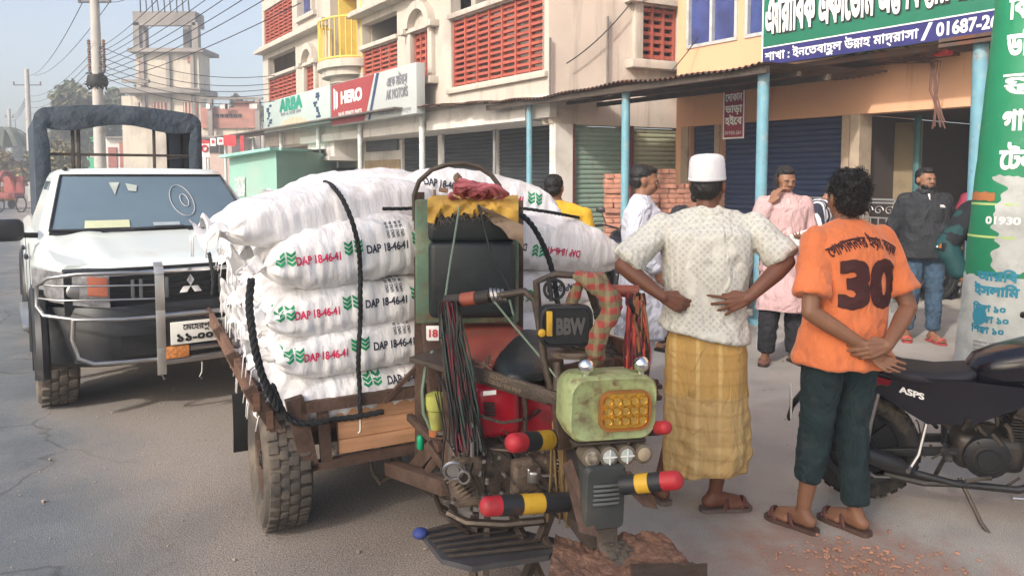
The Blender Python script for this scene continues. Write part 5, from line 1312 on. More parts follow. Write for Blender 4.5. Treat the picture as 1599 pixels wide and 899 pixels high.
# ---------------------------------------------------------------- man in pink on the phone
M_pink = mat('pink_tunic', (.50, .335, .33), wr=.6, rough=.88, var=.05, vs=5, bump=.15, bs=90); add_bands(M_pink, 'X', 14, (.48, .3, .30), width=.2, fac=.5, soft=.1)
p_ = placed(1219, 566)
pm_ = Person('man in a long pink tunic talking on a phone and holding papers', p_, R(176), skin('tan', (.25, .125, .075)), k=1.0, hyaw=R(10), hpitch=R(-10), build=.98,
    pose=dict(elR=(.245, .03, 1.17), wrR=(.135, .10, 1.40), elL=(-.235, .0, 1.10), wrL=(-.10, .22, 1.10), anR=(.13, 0, .09), anL=(-.12, -.02, .09), toeR=(.4, 1, 0), toeL=(-.35, 1, 0)))
pm_.body(voxel=.006, hr=dict(d=V3((-.35, .0, .9)), back=V3((.8, .5, .1)), side=1, curl=(.55, .6, .65, .7), thumb=.3), hl=dict(d=V3((.5, .8, .1)), back=V3((-.3, -.2, -1)), side=-1, curl=(.4, .4, .4, .4)))
pm_.hair('top', 9); facepaint(pm_.H, pm_.t, 1.0); pm_.beard(.2)
psh = pm_.shirt(hem=.80, sleeve=1.86, ease=.022, m=M_pink, fold=folds(.007, 7, (1, 1, .6), 3))
pm_.skirt([(0, 0, .98, .175, .14), (0, 0, .8, .192, .16), (0, 0, .62, .207, .18), (0, 0, .47, .22, .195)], M_pink, 'tunic_skirt', 6, .010, 6)
mb = MB(); mb.span((0, .152, 1.12), (0, .10, 1.43), .03, .008, up=(0, 1, 0)); mb.build('placket', mat('pink_trim', (.62, .43, .42)), psh)
M_blk = mat('black_cloth', (.018, .018, .022), wr=.6, rough=.85, var=.3, bump=.2, bs=90)
tr_ = pm_.trousers(M_blk, hem=.1, e=.018, wide=1.15)
project_poly([[(-.012, .12), (-.004, .12), (-.004, .45), (-.012, .45)], [(.004, .12), (.012, .12), (.012, .45), (.004, .45)]], tr_, lambda x, y: V3((.5, x, y)), (-1, 0, 0), 'side_stripe', M_swhite, tr_)
pm_.sandals(mat('sandal_dark', (.05, .03, .025)), mat('sandal_strap2', (.16, .07, .05)), closed=True, name='shoe')
def local_thing(par_person, name, label, cat):
    t = thing(name, label, cat); t.matrix_world = Matrix.Translation(par_person.t.location) @ Matrix.Rotation(par_person.t.rotation_euler.z, 4, 'Z'); t.location = par_person.t.location; t.rotation_euler = par_person.t.rotation_euler; return t
ph = local_thing(pm_, 'mobile_phone', 'dark mobile phone held to the ear of the man in pink', 'phone')
mb = MB(); mb.box((.094, .055, 1.565), (.012, .07, .145), Matrix.Identity(4), bev=.004); mb.build('phone_case', M_sblack, ph)
pa = local_thing(pm_, 'folded_papers', 'folded white papers in the left hand of the man in pink', 'papers')
for i in range(2): mb = MB(); mb.box((0, 0, 0), (.17, .004, .11), rotm(R(-25 + 14 * i), R(24 - 6 * i), R(-10), (-.06, .29 + .012 * i, 1.10 + .015 * i))); mb.build('paper_sheet', mat('paper', (.7, .7, .68)), pa)
# ---------------------------------------------------------------- bent man in a striped shirt
M_strp = mat('striped_shirt', (.02, .022, .04), rough=.85, bump=.1); add_bands(M_strp, 'X', 5.2, (.6, .6, .62), width=.42, fac=1, soft=.04)
s_ = placed(1262, 532)
sm_ = Person('bowed man in a black and white striped shirt behind the man in pink', s_, R(-120), skin('tan', (.25, .125, .075)), k=.99, hpitch=R(-38), pose=dict(chest=(0, .06, 1.22), neck=(0, .13, 1.38), skull=(0, .17, 1.42), shR=(.18, .08, 1.33), shL=(-.18, .08, 1.33), elR=(.23, .1, 1.06), elL=(-.23, .1, 1.06), wrR=(.12, .3, 1.05), wrL=(-.12, .3, 1.05)))
sm_.body(voxel=.0075); sm_.hair('short', 2); facepaint(sm_.H, sm_.t); sm_.shirt(hem=.82, sleeve=1.6, m=M_strp); sm_.trousers(M_blk, hem=.08); sm_.sandals(M_sblack, M_sblack, closed=True, name='shoe')
# ---------------------------------------------------------------- bearded man in the dark jacket
M_jack = mat('dark_jacket', (.018, .02, .024), wr=.6, rough=.8, var=.25, bump=.3, bs=70); M_jean = mat('blue_jeans', (.04, .075, .12), wr=.6, rough=.85, var=.35, vs=5, bump=.3, bs=120)
j_ = placed(1437, 532)
jm = Person('bearded man in a dark zip jacket, jeans and red flip-flops standing by the shop', j_, R(172), skin('tan', (.25, .125, .075)), k=1.0, build=1.14, hyaw=R(14), pose=dict(elR=(.265, -.08, 1.10), elL=(-.265, -.08, 1.10), wrR=(.06, -.19, .95), wrL=(-.06, -.19, .95), anR=(.12, -.04, .09), anL=(-.10, .03, .09)))
jm.body(voxel=.0065, jaw=1.1); jm.hair('top', 12); facepaint(jm.H, jm.t); jm.beard(1)
jsh = jm.shirt(hem=.83, sleeve=1.9, ease=.03, m=M_jack, fold=folds(.007, 7, (1, 1, 1), 13), belly=.02)
mb = MB(); mb.tube([V3((.072 * math.cos(a), .003 + .074 * math.sin(a), 1.47)) for a in [2 * PI * i / 20 for i in range(20)]], .018, 8, closed=True, squash=1.5); mb.build('collar', M_jack, jsh)
project_poly([[(-.011, 0), (.011, 0), (0, -.07)]], jsh, lambda x, y: V3((x, .6, 1.455 + y)), (0, -1, 0), 'undershirt', M_swhite, jsh, lift=.006)
project_poly([[(-.03, 0), (-.01, .012), (.02, .012), (.02, 0)], [(-.03, -.006), (.02, -.006), (.02, -.012), (-.03, -.012)]], jsh, lambda x, y: V3((-.095 + x, .6, 1.335 + y)), (0, -1, 0), 'chest_emblem', M_swhite, jsh)
jm.trousers(M_jean, hem=.12, e=.016); jm.sandals(mat('flip_red', (.35, .06, .06)), mat('flip_strap', (.45, .08, .07)))
# ---------------------------------------------------------------- man in the tracksuit behind the poster pole
M_trk = mat('tracksuit_black', (.012, .014, .017), rough=.8, var=.2, bump=.2); M_trg = mat('tracksuit_green', (.01, .06, .06), rough=.7)
t_ = gnd(1549, 640)
tm = Person('man in a black tracksuit with a green sleeve, half hidden by the poster pole', (t_.x, t_.y, 0), R(-35), skin('tan', (.25, .125, .075)), k=1.0, pose=dict(elL=(-.30, -.10, 1.13), wrL=(-.20, -.17, .93), elR=(.27, -.05, 1.12), wrR=(.2, -.1, .95)))
tm.body(voxel=.007); tm.hair('short', 8); tsh = tm.shirt(hem=.80, sleeve=1.5, ease=.028, m=M_trk, fold=folds(.006, 7, (1, 1, 1), 33)); tm.trousers(M_trk, hem=.06, e=.025, wide=1.2); tm.sandals(M_sblack, M_sblack, closed=True, name='shoe')
mb = MB(); J = tm.J; sh, el, wr = J['shL'], J['elL'], J['wrL']
cap(mb, lerp(sh, el, .2) + V3((-.004, -.004, 0)), el, .070, .073); q = lerp(el, wr, .82); cap(mb, el, q, .073, .056); tm.part('green_sleeve', mb, M_trg, .011, 3, folds(.005, 8, (1, 1, 1), 7), tsh)
mb = MB()
for i in range(22):
    f = i / 21; base = lerp(lerp(sh, el, .25), el, f) + V3((-.030, -.064, .0)); mb.box(base, (.024, .012, .014), rz=.3, bev=.003)
mb.build('orange_trim', mat('trim_orange', (.45, .16, .04)), tsh)
mb = MB()
for i in range(22):
    f = i / 21; base = lerp(lerp(sh, el, .25), el, f) + V3((-.052, -.050, .0)); mb.box(base, (.012, .012, .010), rz=.6, bev=.003)
mb.build('white_trim', M_swhite, tsh)
# ---------------------------------------------------------------- man in the yellow shirt behind the sacks
y_ = gnd(874, 590)
ym = Person('man in a yellow shirt seen from behind, beyond the sacks', (y_.x, y_.y, 0), R(-8), skin('brown', (.215, .105, .062)), k=.965, hyaw=R(-14), pose=dict(neck=(-.03, .0, 1.445), skull=(-.05, .01, 1.50), shR=(.20, 0, 1.36), shL=(-.20, 0, 1.38)))
ym.body(voxel=.007); ym.hair('short', 15); ym.shirt(hem=.8, sleeve=.6, m=mat('yellow_shirt', (.68, .40, .03), rough=.85, bump=.1), ease=.02); ym.trousers(M_blk, hem=.1); ym.sandals(M_sblack, M_sblack)
# ---------------------------------------------------------------- dark dressed man bending beyond the man in white
d_ = gnd(1043, 545)
dm = Person('bending man in dark clothes between the man in white and the white cap', (d_.x, d_.y, 0), R(-120), skin('brown', (.215, .105, .062)), k=.97, hpitch=R(-30), pose=dict(chest=(0, .1, 1.2), neck=(0, .22, 1.34), skull=(0, .27, 1.38), shR=(.18, .15, 1.3), shL=(-.18, .15, 1.3), elR=(.22, .3, 1.12), elL=(-.22, .3, 1.12), wrR=(.2, .5, 1.02), wrL=(-.2, .5, 1.02)))
dm.body(voxel=.0085); dm.hair('top', 21); dm.shirt(hem=.82, sleeve=1.85, m=M_blk); dm.trousers(M_blk, hem=.1); dm.sandals(M_sblack, M_sblack)
# ---------------------------------------------------------------- people inside the dark shop
r_ = FP.pt(S(FP, 1466, 300), 0, -1.1)
rm = Person('person in a maroon shirt inside the dark shop', (r_.x, r_.y, 0), R(160), skin('brown', (.215, .105, .062)), k=.98); rm.body(voxel=.01); rm.hair('short', 30); rm.shirt(hem=.8, sleeve=.6, m=mat('maroon_shirt', (.24, .02, .05))); rm.trousers(M_blk, hem=.1)
# ================================================================= SHARED VEHICLE PIECES
M_rubber = mat('tyre_rubber', (.022, .021, .02), rough=.88, var=.25, vs=8, bump=.2, bs=80, dirt=.35, dcol=(.16, .13, .10), ds=5)
M_rubd = mat('dusty_rubber', (.075, .065, .055), rough=.92, var=.2, vs=6, bump=.2, bs=60, dirt=.5, dcol=(.19, .155, .12), ds=4)
M_rust = mat('rusty_iron', (.10, .062, .046), rough=.8, metal=.25, var=.35, vs=9, bump=.5, bs=70, dirt=.4, dcol=(.06, .04, .03), ds=7)
M_iron = mat('greasy_iron', (.085, .068, .056), rough=.55, metal=.5, var=.3, vs=12, bump=.5, bs=90, dirt=.4, dcol=(.11, .085, .065), ds=8)
M_cast = mat('cast_engine', (.17, .13, .10), rough=.62, metal=.35, var=.3, vs=14, bump=.6, bs=110, dirt=.45, dcol=(.04, .03, .024), ds=9)
M_chrome = mat('chrome', (.75, .75, .75), rough=.12, metal=1.0, var=.05, bump=0)
M_chromed = mat('dull_chrome', (.40, .39, .38), rough=.33, metal=.95, var=.12, bump=.05, dirt=.15, dcol=(.25, .2, .16))
M_plast = mat('black_plastic', (.014, .015, .017), rough=.45, var=.15, bump=.1, bs=160, dirt=.12, dcol=(.12, .1, .09))
M_gloss = mat('black_gloss', (.012, .012, .018), rough=.16, var=.1, bump=0, coat=.6)
def wheel(par, c, ax, r, wd, rim=.62, m=None, mrim=None, blocks=28, spokes=6, name='wheel', tread='block', moto=False):
    """wheel centred at c with axle direction ax, coordinates of par's local frame"""
    M = frame(c, ax, (0, 0, 1)); M = M @ Matrix.Rotation(-PI / 2, 4, 'X')          # local z = axle
    t = MB(); h = wd / 2; ri = r * rim
    prof = [(ri, -h * .8), (r * .80, -h * 1.02), (r * .92, -h * .98), (r * .972, -h * .80), (r, 0 if moto else -h * .5), (r, 0 if moto else h * .5), (r * .972, h * .80), (r * .92, h * .98), (r * .80, h * 1.02), (ri, h * .8), (ri * .96, h * .5), (ri * .96, -h * .5), (ri, -h * .8)]
    t.lathe(prof, 48, M)
    for i in range(blocks):
        a = 2 * PI * i / blocks
        for row, (z0, z1, off) in enumerate(((-h * .84, -h * .42, 0), (-h * .36, h * .02, .5), (h * .06, h * .38, 0), (h * .44, h * .84, .5))):
            b = a + off * 2 * PI / blocks
            t.box((r * 1.0, 0, (z0 + z1) / 2), (r * (.03 if moto else .065), 2 * PI * r / blocks * .66, (z1 - z0)), M @ Matrix.Rotation(b, 4, 'Z'), bev=.002)
    ty = t.build(name, m or M_rubber, par, sm=35)
    rm = MB(); rm.lathe([(ri * 1.03, -h * .7), (ri * 1.02, -h * .5), (ri * .9, -h * .35), (ri * .88, h * .35), (ri * 1.02, h * .5), (ri * 1.03, h * .72), (ri * .97, h * .74), (ri * .86, h * .4), (ri * .84, -h * .3)], 36, M)
    for s_ in (-1, 1):
        for i in range(spokes):
            a = 2 * PI * i / spokes
            if moto: rm.span(M @ Matrix.Rotation(a, 4, 'Z') @ V3((.03, 0, 0)), M @ Matrix.Rotation(a + .12, 4, 'Z') @ V3((ri * .9, 0, 0)), .032, .018, up=M.to_3x3() @ V3((0, 0, 1)))
            else: rm.span(M @ Matrix.Rotation(a, 4, 'Z') @ V3((ri * .2, 0, s_ * h * .45)), M @ Matrix.Rotation(a, 4, 'Z') @ V3((ri * .92, 0, s_ * h * .4)), ri * .28, .02, up=M.to_3x3() @ V3((0, 0, 1)), bev=.005)
        if moto: break
    rm.lathe([(0.001, -h * .7), (ri * .3, -h * .7), (ri * .33, 0), (ri * .3, h * .7), (0.001, h * .72)], 20, M); rm.build('rim', mrim or M_chromed, ty)
    hb = MB()
    for i in range(6): a = 2 * PI * i / 6; hb.cyl(M @ V3((ri * .2 * math.cos(a), ri * .2 * math.sin(a), -h * .8)), M @ V3((ri * .2 * math.cos(a), ri * .2 * math.sin(a), h * .8)), .008, 6)
    hb.lathe([(.001, -h * .9), (ri * .12, -h * .88), (ri * .12, h * .88), (.001, h * .9)], 14, M); hb.build('hub', M_iron, ty)
    return ty
def RB(mb, c, size, M=None, r=.02, seg=3):
    bm = bmesh.new(); bmesh.ops.create_cube(bm, size=1)
    for v in bm.verts: v.co = V3((v.co.x * size[0], v.co.y * size[1], v.co.z * size[2]))
    bmesh.ops.bevel(bm, geom=bm.edges[:], offset=min(r, min(size) * .49), segments=seg, profile=.5, affect='EDGES')
    T = Matrix.Translation(V3(c)); return mb.bm(bm, (M @ T) if M is not None else T)
# ================================================================= PICKUP TRUCK   local x = image right, y = rearwards
tk_loc = V3((-2.16, 5.0, 0)); TRZ = math.atan2(EV.y, EV.x)
pt = thing('pickup_truck', 'white double cab pickup truck with chrome bull bar and dark canvas canopy on the road', 'pickup truck', tk_loc, TRZ)
M_tw = mat('truck_white', (.60, .65, .63), rough=.32, var=.03, vs=2, bump=0, coat=.5, dirt=.10, dcol=(.45, .40, .33), ds=2)
M_glass = mat('windscreen_glass', (.10, .145, .18), rough=.08, spec=.9, var=.1, vs=1.5, bump=0, coat=.3)
M_canvas = mat('canopy_canvas', (.035, .05, .068), rough=.8, var=.25, vs=4, bump=.5, bs=14, dirt=.2, dcol=(.09, .11, .13), ds=2, bd=.02)
HW = .895
def trk_sec(y, pts):   # mirrored section
    return [V3((x, y, z)) for x, z in pts] + [V3((-x, y, z)) for x, z in reversed(pts)]
mb = MB(); secs = []
for y, zt, hw, zb in ((.42, 1.02, .80, .62), (.55, 1.04, .86, .60), (.9, 1.07, .885, .55), (1.35, 1.12, .895, .5), (2.6, 1.13, .90, .42), (3.0, 1.14, .90, .42), (3.02, 1.16, .90, .45), (5.15, 1.16, .89, .5), (5.2, 1.12, .88, .52)):
    secs.append(trk_sec(y, [(hw * .97, zb), (hw * .995, zb + .12), (hw, (zb + zt) / 2 - .02), (hw * .99, zt - .16), (hw * .955, zt - .045), (hw * .90, zt)]))
mb.loft(secs); body = mb.build('body', M_tw, pt, sm=35)
# bonnet
mb = MB()
def bon(a, b):
    y = lerp(.20, 1.36, b); x = lerp(-.80, .80, a); hw = lerp(.74, .84, b ** .5); x = x / .80 * hw; u = abs(x) / hw
    z = lerp(1.005, 1.185, b ** .85) - .055 * u ** 4 - .05 * max(0, (.12 - b) / .12) ** 2 + .014 * math.exp(-((u - .62) / .1) ** 2)
    return (x, y - .0 + .20 * u ** 3 * (1 - b), z)
mb.grid(bon, 40, 24); n0 = len(mb.v)
mb.grid(lambda a, b: (bon(a, 0)[0], bon(a, 0)[1] - .008 * b, bon(a, 0)[2] - .11 * b), 40, 2)
mb.build('bonnet', M_tw, pt, sm=50)
# cab
mb = MB(); YB0, YB1, YT0, YT1 = 1.32, 3.02, 1.98, 2.92; ZB, ZT = 1.13, 1.66
def cabring(z, y0, y1, hw, crown=0.0, n=10):
    out = []
    for i in range(n): u = -1 + 2 * i / (n - 1); out.append(V3((hw * u, y0 + .10 * abs(u) ** 3, z + crown * (1 - u * u))))
    for i in range(n): u = 1 - 2 * i / (n - 1); out.append(V3((hw * u, y1 - .05 * abs(u) ** 3, z + crown * (1 - u * u))))
    return out
mb.loft([cabring(ZB, YB0, YB1, .84), cabring(1.2, YB0 + .06, YB1 - .01, .835), cabring(ZT - .06, YT0 - .04, YT1 + .02, .70), cabring(ZT - .01, YT0 + .03, YT1 - .02, .675), cabring(ZT + .02, YT0 + .10, YT1 - .06, .62, .012)]); cab = mb.build('cab', M_tw, pt, sm=45)
def scr(u, v, off=.006):   # windscreen, u -1..1, v 0..1
    z = lerp(1.185, ZT - .045, v); f = (z - ZB) / (ZT - .06 - ZB); y0 = lerp(YB0, YT0 - .04, f); hw = lerp(.84, .70, f) * .925
    return V3((hw * u, y0 + .10 * abs(u * .925) ** 3 - .045 - off * 2.5 - .012 * (1 - u * u), z + .012))
mb = MB(); mb.grid(lambda a, b: scr(-1 + 2 * a, b), 24, 8); ws = mb.build('windscreen', M_glass, pt, sm=180)
mb = MB(); ring = [scr(-1 + 2 * i / 20, 0, .010) for i in range(21)] + [scr(1, i / 8, .010) for i in range(1, 9)] + [scr(1 - 2 * i / 20, 1, .010) for i in range(1, 21)] + [scr(-1, 1 - i / 8, .010) for i in range(1, 8)]
mb.tube(ring, .011, 6, closed=True); mb.build('windscreen_seal', M_plast, ws)
def onscr(u0, u1, v0, v1, m, name, off=.012): mb = MB(); mb.grid(lambda a, b: scr(lerp(u0, u1, a), lerp(v0, v1, b), off), 6, 2); return mb.build(name, m, ws, sm=180, fix=False)
M_card = mat('dash_card', (.42, .45, .30), rough=.6, var=.1)
onscr(-.70, -.28, .03, .16, M_card, 'windscreen_card'); onscr(.62, .92, .04, .14, M_card, 'windscreen_card'); onscr(-.05, .22, .04, .10, mat('sticker_grey', (.25, .3, .33)), 'sticker')
mb = MB(); mb.tube([scr(.33 + .13 * math.cos(a), .50 + .30 * math.sin(a), .012) for a in [2 * PI * i / 28 for i in range(28)]], .0035, 5, closed=True); mb.tube([scr(.36 + .045 * math.cos(a), .50 + .12 * math.sin(a), .012) for a in [2 * PI * i / 20 for i in range(20)]], .004, 5, closed=True); mb.build('round_sticker', mat('sticker_pale', (.35, .36, .38)), ws)
mb = MB(); mb.add([scr(-.46, .86, .012), scr(-.34, .86, .012), scr(-.40, .62, .012)], [(0, 1, 2)]); mb.add([scr(-.27, .84, .012), scr(-.14, .80, .012), scr(-.16, .68, .012), scr(-.25, .70, .012)], [(0, 1, 2, 3)]); mb.build('pennant', mat('pennant', (.32, .36, .34)), ws, sm=0)
mb = MB(); mb.tube([scr(-.55, -.03, .02), scr(-.2, .0, .02), scr(.25, .02, .02)], .009, 6); mb.tube([scr(.28, -.04, .02), scr(.6, .0, .02), scr(.95, .05, .02)], .009, 6); mb.build('wiper', M_plast, ws)
onscr(-1.0, 1.0, -.08, -.005, M_plast, 'cowl', .004)
# inside glimpses: seats and steering wheel would be invisible behind the tinted screen; side windows
for s_ in (-1, 1):
    for (ya, yb, ta, tb) in ((1.62, 2.12, 2.05, 2.14), (2.19, 2.86, 2.21, 2.80)):
        mb = MB(); f = lambda z: (z - ZB) / (ZT - .06 - ZB); hx = lambda z: lerp(.84, .70, f(z)) + .004
        q = [(ya, 1.19), (yb, 1.19), (tb, 1.575), (ta, 1.575)]; mb.add([(s_ * hx(z), y, z) for y, z in q], [(0, 1, 2, 3)]); mb.build('side_window', M_glass, pt, sm=0)
    mb = MB(); RB(mb, (s_ * .915, 1.70, .98), (.03, .16, .035), r=.012); RB(mb, (s_ * .915, 2.62, .98), (.03, .16, .035), r=.012); mb.build('door_handle', M_plast, pt)
    mb = MB(); mb.box((s_ * .905, 2.15, .80), (.004, .008, .62)); mb.box((s_ * .902, 1.38, .80), (.004, .008, .62)); mb.build('door_gap', M_sblack, pt)
    m_ = MB(); RB(m_, (s_ * 1.03, 1.42, 1.21), (.21, .11, .17), r=.05, seg=4); m_.span((s_ * .84, 1.5, 1.16), (s_ * .97, 1.45, 1.17), .06, .04); mi = m_.build('wing_mirror', M_plast, pt)
    m_ = MB(); RB(m_, (s_ * 1.03, 1.478, 1.21), (.17, .006, .13), r=.003); m_.build('mirror_glass', M_chrome, mi)
# roof corner lamp/aerial
mb = MB(); mb.ell((-.60, 2.12, ZT + .02), (.022, .022, .014)); mb.build('aerial_base', M_plast, pt)
# bumper and face, black
mb = MB(); secs = []
for x in [-.90 + i * .1 for i in range(19)]:
    u = abs(x) / .9; y0 = .0 + .36 * max(0, (u - .45) / .55) ** 2.2; sec = []
    for (dy, z) in ((.10, .36), (.02, .40), (.0, .52), (.015, .60), (.03, .70), (.06, .76), (.35, .76), (.40, .45), (.35, .34)): sec.append(V3((x, y0 + dy + .05, z)))
    secs.append(sec)
mb.loft(secs); bp_ = mb.build('bumper', M_plast, pt, sm=45)
for s_ in (-1, 1):
    mb = MB(); mb.tube([(s_ * .885, .62 + .47 * math.cos(a), .38 + .47 * math.sin(a) - .0) for a in [PI * i / 16 - .1 for i in range(18)]], .045, 8); mb.build('fender_flare', M_plast, pt)
    mb = MB(); mb.tube([(s_ * .885, 3.82 + .46 * math.cos(a), .38 + .46 * math.sin(a)) for a in [PI * i / 16 - .1 for i in range(18)]], .04, 8); mb.build('fender_flare', M_plast, pt)
    mb = MB(); mb.box((s_ * .72, .84, .66), (.34, .84, .42)); mb.build('wheel_well', M_sblack, pt)
    mb = MB(); mb.box((s_ * .90, 2.25, .42), (.12, 1.3, .06), bev=.02); mb.build('side_step', M_chromed, pt)
mb = MB(); mb.box((0, .30, .85), (1.5, .16, .30)); mb.build('front_core', M_sblack, pt)
# grille
mb = MB(); gy = .165
for z in (.80, .84, .88, .92): mb.box((0, gy + .01, z), (.98, .02, .012))
mb.box((0, gy + .03, .86), (1.02, .02, .22)); g_ = mb.build('grille', M_plast, pt)
mb = MB(); mb.box((0, gy - .012, .972), (1.06, .03, .028), bev=.008); mb.box((0, gy - .012, .745), (1.0, .03, .024), bev=.008); mb.build('grille_chrome', M_chrome, g_)
mb = MB()
for x in (-.36, -.31, -.20, -.15, .15, .20, .31, .36): mb.box((x, gy - .014, .86), (.022, .012, .14), rz=0, bev=.004)
mb.build('grille_blade', mat('blade_grey', (.10, .105, .11), rough=.3), g_)
mb = MB(); rr_ = .042
for k_ in range(3):
    a = PI / 2 + k_ * 2 * PI / 3; c_ = V3((math.cos(a), 0, math.sin(a))); d_ = V3((-math.sin(a), 0, math.cos(a)))
    c0 = V3((0, gy - .03, .86)); pts = [c0, c0 + c_ * rr_ + d_ * rr_ * .58, c0 + c_ * rr_ * 2, c0 + c_ * rr_ - d_ * rr_ * .58]; mb.add(pts + [p + V3((0, .02, 0)) for p in pts], [(0, 1, 2, 3), (7, 6, 5, 4), (0, 4, 5, 1), (1, 5, 6, 2), (2, 6, 7, 3), (3, 7, 4, 0)])
mb.build('three_diamond_emblem', M_chrome, g_, sm=0)
M_lens = mat('lamp_lens', (.17, .17, .175), rough=.12, spec=.7, var=.6, vs=14, bump=.15, bs=30, coat=.5)
for s_ in (-1, 1):
    mb = MB()
    def hl(a, b):
        x = lerp(.50, .915, a); return V3((s_ * x, .14 + .31 * max(0, (x - .50) / .36) ** 2 - .02, lerp(.755 + .05 * a, .965 + .045 * a, b)))
    mb.grid(hl, 14, 5); mb.grid(lambda a, b: hl(a, 1) + V3((0, b * .15, 0)), 14, 1); mb.grid(lambda a, b: hl(a, 0) + V3((0, b * .15, 0)), 14, 1); h_ = mb.build('headlight', M_lens, pt, sm=180)
    mb = MB(); mb.grid(lambda a, b: hl(lerp(.03, .3, a), lerp(.35, .95, b)) - V3((0, .004, 0)), 5, 2); mb.build('indicator', mat('indicator_red', (.32, .10, .06), rough=.3), h_, sm=180, fix=False)
    mb = MB(); c_ = hl(.45, .45) - V3((0, .006, 0)); mb.ell(c_, (.055, .012, .05)); mb.build('projector', M_chromed, h_)
    mb = MB(); c_ = V3((s_ * .60, .16, .53)); Mf = frame(c_, (0, -1, 0), (0, 0, 1)) @ Matrix.Rotation(-PI / 2, 4, 'X'); mb.lathe([(.075, -.03), (.072, .0), (.052, -.005), (.052, -.03)], 24, Mf); f_ = mb.build('fog_lamp', M_gloss, pt)
    mb = MB(); mb.lathe([(.05, -.02), (.045, -.006), (.02, .004), (.001, .006)], 20, Mf); mb.build('fog_lens', M_lens, f_)
mb = MB(); mb.box((0, .06, .50), (.9, .02, .14)); mb.build('air_intake', M_sblack, pt)
# bull bar
bb = MB(); B0 = -.065
def bartube(pts, r): bb.tube(pts, r, 10)
for s_ in (-1, 1):
    bartube([(s_ * x, y, z) for x, y, z in ((.24, B0, .99), (.45, B0 - .005, 1.005), (.70, B0 + .03, 1.01), (.84, B0 + .14, .985), (.90, B0 + .24, .93), (.905, B0 + .25, .80), (.87, B0 + .19, .745), (.70, B0 + .05, .72), (.45, B0, .705), (.24, B0, .70))], .013)
    for z, k_ in ((.93, 0), (.84, 1)): bartube([(s_ * x, y, z_) for x, y, z_ in ((.24, B0, z - .02), (.60, B0 + .01, z), (.80, B0 + .11, z + .005), (.90, B0 + .25, z + .01))], .006)
    bartube([(s_ * x, y, z) for x, y, z in ((.72, B0 + .05, .72), (.73, B0 + .05, .60), (.70, B0 + .03, .48), (.62, B0 + .0, .44), (.45, B0 - .01, .43), (.22, B0 - .01, .42))], .014)
bartube([(-.24, B0, .70), (0, B0 - .01, .70), (.24, B0, .70)], .021); bartube([(-.24, B0 - .01, .40), (0, B0 - .015, .40), (.24, B0 - .01, .40)], .024); bartube([(-.24, B0 - .01, .47), (.24, B0 - .01, .47)], .020)
bbar = bb.build('bull_bar', M_chromed, pt)
mb = MB()
for s_ in (-1, 1):
    pts = [(B0 - .03, .32), (B0 - .035, .5), (B0 - .035, .75), (B0 - .03, .98), (B0 - .01, 1.03), (B0 + .03, 1.05)]
    for i in range(5): mb.span((s_ * .235, pts[i][0], pts[i][1]), (s_ * .235, pts[i + 1][0], pts[i + 1][1]), .012 if False else .055, .02, up=(0, -1, 0), bev=.004)
mb.build('upright', mat('brushed_steel', (.50, .49, .46), rough=.35, metal=.85, var=.1), bbar)
# number plate
mb = MB(); mb.box((.02, B0 - .045, .585), (.40, .012, .15), bev=.004); pl_ = mb.build('number_plate', mat('plate_white', (.62, .62, .58), rough=.5, var=.06), pt)
mb = MB(); mb.box((.02, B0 - .03, .59), (.45, .012, .17)); mb.build('plate_holder', M_plast, pl_)
flat_text('মেহেরপুর-ঠ', Matrix.Translation((.02, B0 - .051, .605)), 'plate_lettering', M_sblack, pl_, .055, maxw=.25, bold=.02, lift=.003)
flat_text('১১-০০১৭', Matrix.Translation((.02, B0 - .051, .53)), 'plate_number', M_sblack, pl_, .075, maxw=.34, bold=.045, lift=.003)
mb = MB(); mb.box((-.14, B0 - .03, .46), (.15, .03, .085), bev=.01); am = mb.build('amber_lamp', mat('amber_lamp', (.50, .20, .06), rough=.4, var=.5, vs=60, bump=.6, bs=90), pt)
mb = MB(); mb.box((-.14, B0 - .02, .46), (.17, .03, .10), bev=.01); mb.build('lamp_case', M_sblack, am)
mb = MB(); mb.tube([(.04, .02, .34), (.03, -.01, .28), (.015, -.01, .25), (.03, -.01, .235)], .007, 6); mb.tube([(-.22, .0, .30), (-.21, 0, .26), (-.2, 0, .27)], .006, 6); mb.build('tow_hook', M_chromed, pt)
for (x, y) in ((-.78, .82), (.78, .82), (-.78, 3.82), (.78, 3.82)): wheel(pt, (x, y, .385), (1 if x > 0 else -1, 0, 0), .385, .25, .6, m=M_rubd, mrim=mat('alloy', (.2, .2, .2), rough=.4, metal=.8), blocks=26)
mb = MB(); mb.box((0, 2.4, .42), (1.2, 4.4, .12)); mb.box((0, .82, .40), (1.4, .1, .1)); mb.box((0, 3.82, .40), (1.4, .1, .1)); mb.build('chassis', M_sblack, pt)
for s_ in (-1, 1): mb = MB(); mb.box((s_ * .80, 1.36, .30), (.22, .012, .34)); mb.build('mud_flap', M_sblack, pt)
